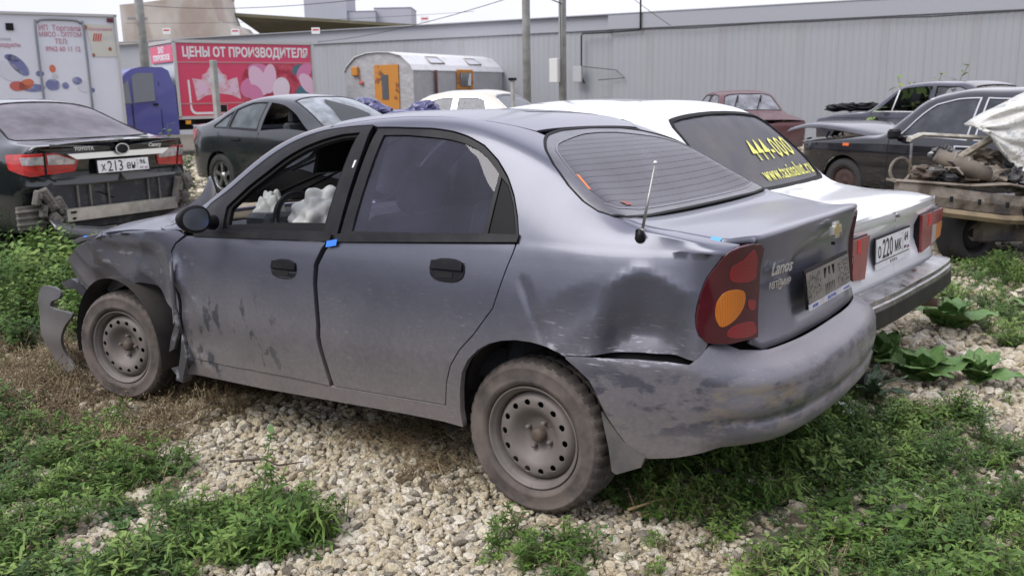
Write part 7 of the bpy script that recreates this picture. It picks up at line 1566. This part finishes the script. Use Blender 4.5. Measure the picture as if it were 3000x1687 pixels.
def leaf(V, Fq, base, d, up, L, wd, droop=.3, n=3, fold=.15):
    d = np.array(d) / np.linalg.norm(d); s = np.cross(d, up); s /= np.linalg.norm(s) + 1e-9; nn = np.cross(s, d); b0 = len(V); 
    ws = {3: [.15, 1, .75, 0], 2: [.2, 1, 0], 5: [.25, .85, 1, .8, .45, 0]}[n]
    for i in range(n + 1):
        t = i / n; c = np.array(base) + d * L * t + np.array([0, 0, -1]) * droop * L * t * t; w = wd * ws[i] / 2
        V += [tuple(c + s * w + nn * w * fold), tuple(c), tuple(c - s * w + nn * w * fold)]
    for i in range(n):
        a = b0 + 3 * i; Fq += [(a, a + 1, a + 4, a + 3), (a + 1, a + 2, a + 5, a + 4)]
def weed_mesh(seed, ns, nl, h, spread, L, wd, mat, stemmat, droop=.3, name='weed', curl=0):
    r_ = np.random.default_rng(seed); V = []; Fq = []; mi = []
    for s in range(ns):
        a = r_.uniform(0, 6.28); out = r_.uniform(.1, 1) * spread; hh = h * r_.uniform(.5, 1); ex = np.array([math.cos(a) * out, math.sin(a) * out, hh]); c0 = np.array([r_.normal(0, .012), r_.normal(0, .012), 0]); mid = c0 + ex * .5 + np.array([0, 0, hh * .12]) + r_.normal(0, .01, 3) * (1 + curl * 3)
        P = [c0 + (mid - c0) * t * 2 if t < .5 else mid + (c0 + ex - mid) * (t - .5) * 2 for t in np.linspace(0, 1, 5)]
        b0 = len(V)
        for p in P:
            for k in range(3): V.append((p[0] + .0012 * math.cos(k * 2.1), p[1] + .0012 * math.sin(k * 2.1), p[2]))
        for i in range(4):
            for k in range(3): Fq.append((b0 + i * 3 + k, b0 + i * 3 + (k + 1) % 3, b0 + (i + 1) * 3 + (k + 1) % 3, b0 + (i + 1) * 3 + k)); mi.append(1)
        for l in range(nl):
            t = (l + .6) / nl; i = min(int(t * 4), 3); p = P[i] + (P[i + 1] - P[i]) * (t * 4 - i); az = l * 2.4 + a; el = r_.uniform(.1, .8); dv = np.array([math.cos(az) * math.cos(el), math.sin(az) * math.cos(el), math.sin(el)])
            n0 = len(Fq); leaf(V, Fq, p, dv, (0, 0, 1), L * r_.uniform(.6, 1.15) * (1.1 - .5 * t), wd * r_.uniform(.7, 1.1), droop * r_.uniform(.3, 1.5), 2 if L < .03 else 3); mi += [0] * (len(Fq) - n0)
    m = bpy.data.meshes.new(name); m.from_pydata(V, [], Fq); m.materials.append(mat); m.materials.append(stemmat); m.polygons.foreach_set('material_index', mi); m.polygons.foreach_set('use_smooth', [True] * len(Fq)); m.update(); return m
def coll_of(ms, nm):
    c = bpy.data.collections.new(nm)
    for m in ms: c.objects.link(bpy.data.objects.new(nm, m))
    return c
Cg = coll_of([weed_mesh(1, 9, 11, .085, .085, .034, .010, M_lf, M_stem), weed_mesh(2, 11, 10, .065, .10, .030, .009, M_lf, M_stem, .5), weed_mesh(3, 7, 12, .11, .06, .038, .0085, M_lf, M_stem, .2), weed_mesh(4, 12, 8, .05, .11, .022, .010, M_lfd, M_stem, .4), weed_mesh(5, 8, 9, .04, .09, .020, .013, M_lfd, M_stem, .2), weed_mesh(6, 10, 7, .09, .05, .060, .007, M_lf, M_stem, .8)], 'weed_kinds')
Cb = coll_of([weed_mesh(11, 11, 9, .05, .10, .018, .006, M_dry, M_dry, .9, curl=1), weed_mesh(12, 13, 8, .035, .12, .016, .007, M_dry, M_dry, 1.2, curl=1), weed_mesh(13, 9, 12, .06, .08, .014, .005, M_dry, M_dry, .8, curl=2)], 'dry_kinds')
Ct = coll_of([weed_mesh(21, 9, 16, .38, .14, .07, .022, M_lf, M_stem, .5), weed_mesh(22, 7, 15, .30, .16, .075, .026, M_lf, M_stem, .4), weed_mesh(23, 11, 14, .24, .18, .06, .022, M_lf, M_stem, .5)], 'tall_kinds')
Cf = coll_of([weed_mesh(41, 3, 22, .17, .03, .045, .009, M_lf, M_stem, .3), weed_mesh(42, 2, 26, .20, .025, .055, .008, M_lfd, M_stem, .5), weed_mesh(43, 4, 16, .14, .05, .05, .012, M_lf, M_stem, .3), weed_mesh(44, 3, 20, .16, .04, .03, .012, M_lfd, M_stem, .4)], 'stem_kinds')
Cr = coll_of([weed_mesh(51, 7, 2, .025, .05, .055, .032, M_lf, M_stem, .3), weed_mesh(52, 6, 2, .03, .06, .07, .028, M_lfd, M_stem, .4), weed_mesh(53, 8, 2, .02, .05, .045, .03, M_lf, M_stem, .2)], 'broad_kinds')
def sow(zone_keys, dens, coll, nk, name, label, smin, smax, bounds=(-3, 12, -8.5, 3), extra=None, dmax=30):
    s = 1 / math.sqrt(dens); P = grid_pts(*bounds, s); k = np.zeros(len(P), bool)
    for z_ in zone_keys: k |= zone(z_, P)
    P = P[k]
    if extra is not None: P = np.concatenate([P, extra])
    Q = np.column_stack([P, hgt(P[:, 0], P[:, 1])]); v, d, _, _ = in_view(Q, 250); k = v & (d < dmax); clump = .5 + .5 * np.sin(5.1 * Q[:, 0] + 2) * np.sin(4.3 * Q[:, 1]) + .35 * np.sin(13 * Q[:, 0] - 9 * Q[:, 1]); k &= rng.random(len(Q)) < .45 + .6 * clump; Q = Q[k]; n = len(Q)
    sc = rng.uniform(smin, smax, n) * (.75 + .4 * clump[k]); return scatter_gn(name, Q, np.column_stack([rng.normal(0, .15, n), rng.normal(0, .15, n), rng.uniform(0, 6.28, n)]), sc[:, None] * np.ones(3), rng.integers(0, nk, n), coll, label=label, cat='weeds')
def blob(cx_, cy_, r_, n): a = rng.normal(0, r_, (n, 2)); return a + [cx_, cy_]
sow(['green_br'], 250, Cg, 6, 'low_weeds', 'dense low green weeds beside the rear wheel and in the lower right corner', .8, 1.75, (-2.6, 1, -2, 2), extra=np.concatenate([blob(-.30, -.05, .16, 60), blob(-.16, .98, .07, 16), blob(-.30, 1.05, .07, 14), blob(-.6, -.6, .2, 40), blob(0.02, -.1, .12, 30)]))
sow(['green_sparse', 'right_low'], 26, Cg, 6, 'low_weeds', 'scattered low weeds among the gravel at lower right', .5, 1.0, (-2.6, 1, -3, 2))
sow(['green_bl'], 240, Cg, 6, 'low_weeds', 'low green weeds in the lower left corner', .8, 1.8, (.3, 4, .8, 3.1), extra=np.concatenate([blob(.80, 1.38, .10, 50), blob(.62, 1.42, .08, 40), blob(.95, 1.5, .08, 30)]))
sow(['green_left'], 40, Ct, 3, 'tall_weeds', 'taller green weeds between the crushed nose and the black saloon', .9, 1.6, (3, 12, -3, 2))
sow(['right_mid'], 70, Cg, 6, 'low_weeds', 'leafy weeds along the right edge below the stripped wreck', 1.0, 2.0, (-3, 0, -6, -2))
sow(['brown', 'under'], 300, Cb, 3, 'dry_weeds', 'mat of dead brown weeds around the front wheel', .8, 1.4, (1.5, 5, -1, 2))
sow(['straw'], 260, Cb, 3, 'dry_weeds', 'dead brown tuft under the sill ahead of the rear wheel', .6, 1.2, (.2, 1.6, .1, 1))
sow(['brown'], 18, Cg, 6, 'low_weeds', 'few green sprigs in the brown mat on the left', .6, 1.1, (1.5, 5, -1, 2))
sow(['green_bl'], 16, Cf, 4, 'leafy_stems', 'upright leafy stems rising from the lower left weeds', .8, 1.5, (.3, 4, .8, 3.1))
sow(['green_br'], 22, Cf, 4, 'leafy_stems', 'upright leafy stems rising from the lower right weeds', .7, 1.3, (-2.6, 1, -2, 2))
sow(['green_bl', 'green_br', 'green_sparse'], 60, Cb, 3, 'dry_weeds', 'dead brown stems mixed into the foreground weeds', .5, 1.1, (-2.6, 4, -2, 3))
sow(['green_bl', 'green_br'], 40, Cr, 3, 'broad_ground_leaves', 'small broad ground leaves mixed into the foreground weeds', .7, 1.4, (-2.6, 4, -2, 3))
# straw stalks
mb = MB()
for i in range(170):
    c0 = np.array([rng.uniform(.45, 1.15), rng.uniform(.36, .72), .02]); a = rng.uniform(0, 6.28); L = rng.uniform(.05, .20); z = rng.uniform(.01, .05); mb.tube([c0, c0 + np.array([math.cos(a), math.sin(a), .2]) * L * .5 + [0, 0, z], c0 + np.array([math.cos(a + .3), math.sin(a + .3), 0]) * L + [0, 0, z * .5]], .0011, 4, False)
tag(mb.build('straw_stalks', M_str, None), 'loose straw stalks lying on gravel under the sill', 'straw', None, 'stuff')
# dead twigs
M_twig = simple('dark_twig', (.06, .045, .035), .9)
for i, (P, lb) in enumerate([([(1.05, 1.14, .03), (.92, 1.17, .035), (.80, 1.20, .025), (.74, 1.26, .02)], 'dark broken twig lying left of the tall thin weed'), ([(1.28, 1.10, .03), (1.16, 1.02, .04), (1.08, 1.02, .03), (.98, .97, .05)], 'thin pale brown stick pointing at the tall weed'), ([(-.30, .62, .035), (-.36, .50, .04), (-.44, .42, .03)], 'yellowish stalk beside the rear tyre')]):
    mb = MB(); mb.tube(P, [.006, .005, .004, .002][:len(P)], 6); tag(mb.build('twig', M_twig if i != 2 else M_str, None), lb, 'twig')
# --- broad-leaved plants: each leaf a part
def big_leaf(L, Wd, seed, lobed=False, n=14, m=8, curl=.3):
    r_ = np.random.default_rng(seed); V = []; Fq = []
    for i in range(n + 1):
        t = i / n; w = Wd * (math.sin(math.pi * min(1, t ** .75 * 1.0)) ** .75 if not lobed else (.35 + .65 * abs(math.sin(t * math.pi * 4.5))) * math.sin(math.pi * t ** .7) ** .6) * .5 + .001
        for j in range(-m // 2, m // 2 + 1):
            s = j / (m / 2); V.append((L * t - (.10 * L * abs(s) * (1 - t)) + (.02 * L * abs(s) if lobed else 0), w * s, curl * L * (t - t * t * 1.25) + .10 * w * abs(s) + .035 * L * math.sin(14 * t + 3 * s + seed) * abs(s) + .018 * L * math.cos(26 * t - 9 * abs(s)) * abs(s) + r_.normal(0, .0015)))
    mm_ = m // 2 * 2 + 1
    for i in range(n):
        for j in range(mm_ - 1): Fq.append((i * mm_ + j, i * mm_ + j + 1, (i + 1) * mm_ + j + 1, (i + 1) * mm_ + j))
    return V, Fq
M_bd = Mt('burdock_leaf', (.13, .235, .07), .5); M_bd.mix(M_bd.noise(9, .35, .7, 5), (.10, .20, .055), .8); M_bd.mix(M_bd.noise(22, .6, .7, 3), (.28, .32, .11), .5); M_bd.bump(M_bd.noise(30, .3, .7, 4), .6, .006); M_bd = M_bd.m
M_th = simple('thistle_leaf', (.07, .12, .065), .6, n=(14, (.12, .17, .11), .45, .6)); M_yl = simple('yellowing_leaf', (.30, .30, .06), .6, n=(8, (.14, .20, .04), .4, .65))
def plant(name, x, y, leaves, label, group, cat, mat=None, lobed=False, sc=1.):
    t = empty(name, (x, y, float(hgt(x, y)))); tag(t, label, cat, group)
    if name == 'burdock': leaves = leaves + [(az + 27, L * .72, Wd * .72, el + .35, zz + .015) for az, L, Wd, el, zz in leaves]
    for i, (az, L, Wd, el, zz) in enumerate(leaves):
        k_ = 1.12 if name == 'burdock' else (1.25 if name == 'thistle' else 1.); V, Fq = big_leaf(L * sc * k_, Wd * sc * k_, int(x * 100) % 50 + i, lobed); o = mobj('leaf', V, Fq, mat or M_bd, t); o.location = (0, 0, zz); o.rotation_euler = (rng.normal(0, .2), -el * 1.35 - .08, R(az))
    return t
plant('burdock', -.86, -1.52, [(20, .22, .15, .25, .03), (75, .20, .15, .35, .03), (140, .20, .14, .2, .03), (200, .24, .16, .3, .03), (262, .19, .14, .4, .03), (320, .22, .14, .2, .03), (50, .14, .10, .7, .04)], 'large burdock with broad pale green leaves beside the dark spiky thistle', 'broad-leaved plants on the gravel', 'plant')
plant('burdock', -1.10, -1.62, [(10, .20, .14, .3, .03), (90, .17, .12, .4, .03), (170, .20, .14, .2, .03), (250, .20, .13, .4, .03), (300, .16, .12, .6, .03)], 'burdock clump cut by the right edge, next to the largest burdock', 'broad-leaved plants on the gravel', 'plant')
plant('burdock', -.62, -1.72, [(30, .20, .13, .5, .03), (110, .17, .12, .4, .03), (190, .18, .13, .3, .03), (260, .20, .12, .5, .03)], 'dark green burdock just right of the bumper corner', 'broad-leaved plants on the gravel', 'plant')
plant('burdock', -.78, -2.75, [(0, .26, .18, .3, .03), (60, .24, .17, .4, .03), (130, .24, .17, .3, .03), (200, .26, .18, .25, .03), (270, .22, .16, .5, .03), (320, .22, .16, .4, .03)], 'wide burdock in the middle of the gravel below the wreck wheel', 'broad-leaved plants on the gravel', 'plant')
plant('burdock', -1.25, -3.3, [(0, .22, .15, .3, .03), (80, .22, .15, .4, .03), (160, .22, .15, .3, .03), (250, .22, .15, .5, .03)], 'burdock at the right edge farthest from the camera', 'broad-leaved plants on the gravel', 'plant')
plant('thistle', -.70, -1.10, [(15 + 51 * i, .17, .055, .25 + .1 * (i % 3), .02) for i in range(7)] + [(40 + 90 * i, .11, .04, .7, .03) for i in range(4)], 'dark spiky lobed thistle rosette left of the largest burdock', None, 'plant', M_th, True)
plant('sprout', 1.16, 1.66, [(30, .06, .045, .5, .02), (150, .06, .045, .4, .02), (260, .055, .04, .6, .02), (90, .05, .04, .9, .04)], 'small light green broad-leaved sprout on gravel at lower left', None, 'plant')
plant('yellow_leaf_sprig', -1.16, .20, [(30, .05, .03, .3, .02), (200, .05, .03, .5, .03)], 'yellow leaf among the green weeds near the lower right corner', None, 'leaf', M_yl)
# tall thin weed in the centre foreground
tw = empty('tall_weed', (.78, 1.36, 0)); tag(tw, 'tall thin leafy weed standing alone before the front door', 'plant')
pth = [(0, 0, 0), (.01, -.02, .08), (.02, -.05, .16), (.02, -.07, .24), (.01, -.085, .31)]
mb = MB(); mb.tube(pth, [.0035, .003, .0025, .002, .0012], 6); mb.build('stem', M_stem, tw)
r_ = np.random.default_rng(4)
for i in range(30):
    t = r_.uniform(.1, 1) ** .8; k = min(int(t * 4), 3); p = np.array(pth[k]) + (np.array(pth[k + 1]) - np.array(pth[k])) * (t * 4 - k); V = []; Fq = []; az = i * 2.4; leaf(V, Fq, p, (math.cos(az), math.sin(az), .5 - .6 * (1 - t)), (0, 0, 1), .055 * (1.25 - .7 * t), .013, .6, 5); mobj('leaf', V, Fq, M_lf, tw)
V = []; Fq = []; leaf(V, Fq, pth[-1], (.4, -.2, .9), (0, 0, 1), .045, .026, .2, 5); mobj('leaf', V, Fq, M_bd, tw)
# paper strip, rocks
mb = MB(); P = [(-.60, -.88, .055), (-.64, -.84, .065), (-.68, -.79, .05), (-.72, -.73, .045)]
V = []; 
for i, p in enumerate(P): w_ = .006 + .005 * i; V += [(p[0] - w_, p[1] - w_, p[2]), (p[0] + w_, p[1] + w_, p[2] + .004)]
mb.add(V, [(2 * i, 2 * i + 1, 2 * i + 3, 2 * i + 2) for i in range(3)], True); tag(mb.build('paper_strip', M_white, None), 'torn strip of white paper on the weeds behind the bumper', 'litter')
for (x, y, s_, c_, lb) in ((-1.08, .09, .050, (.45, .42, .34), 'large pale rock half hidden in the lower right weeds'), (-.30, .14, .045, (.17, .165, .16), 'pointed grey rock in shade under the rear bumper'), (-.42, .10, .050, (.15, .145, .135), 'rounded dark rock in shade under the rear bumper')):
    o = bpy.data.objects.new('rock', SM[3].copy()); link(o); o.location = (x, y, s_ * .4); o.scale = (s_ * 1.2, s_, s_ * .9); o.rotation_euler = (.3, .2, x * 5); o.data.materials[0] = simple('rock_stone', c_, .9, n=(3, tuple(k * .6 for k in c_), .4, .7), bump=(4, .8, .2)); tag(o, lb, 'rock')
# bushes beyond the cars
def bush(x, y, n, r_, sc, coll, nk, name, label, cat='bush'):
    P = blob(x, y, r_, n); Q = np.column_stack([P, np.zeros(n)]); return scatter_gn(name, Q, np.column_stack([rng.normal(0, .2, n), rng.normal(0, .2, n), rng.uniform(0, 6.28, n)]), rng.uniform(.7, 1.2, n)[:, None] * np.ones(3) * sc, rng.integers(0, nk, n), coll, label=label, cat=cat)
bush(9.9, -4.75, 7, .18, 2.6, Ct, 3, 'tall_weeds', 'yellow-green weeds between the black saloon and the lorry cab')
bush(1.15, -5.35, 8, .14, 2.2, Ct, 3, 'tall_weeds', 'green weeds showing between the taxi window and the black bonnet')
bush(1.56, -14.2, 5, .15, 4.4, Ct, 3, 'tall_weeds', 'weeds rising over the dark blue roof against the wall')
Cd = coll_of([weed_mesh(31, 26, 10, .95, .30, .10, .012, M_dry, M_dry, .4, curl=3), weed_mesh(32, 22, 12, .8, .34, .09, .014, leafmat('dull_brush', (.06, .055, .04), (.12, .10, .07), (.16, .15, .10), .1), M_dry, .4, curl=3)], 'brush_kinds')
bush(10.6, -18.2, 16, .5, 1.35, Cd, 2, 'dry_brush', 'dry brown brushwood at the foot of the box-carrying pole')

# ================================================================ unseen tree belt, added only to darken reflections in paint and glass
M_tb = simple('added_belt_leaves', (.028, .042, .018), .95, n=(.6, (.012, .018, .009), .4, .6))
mb = MB(); r_ = np.random.default_rng(77)
for i in range(64):
    a = R(2 + 168 * i / 63 + r_.uniform(-1.5, 1.5)); rad = 27 + r_.uniform(-2, 4); c0 = (rad * math.cos(a) - 1, rad * math.sin(a) + 1, 2.0 + r_.uniform(-.3, .6)); sz = (2.6 * r_.uniform(.8, 1.2), 2.6 * r_.uniform(.8, 1.2), 2.9 * r_.uniform(.75, 1.25))
    V, Fq = crumple('x', c0, sz, 300 + i, .30, 7, n=18); mb.add(V, Fq, False)
tag(mb.build('added_tree_belt', M_tb, None), 'unseen dark tree mass added to put a dark band into paint and glass', 'trees', None, 'stuff')
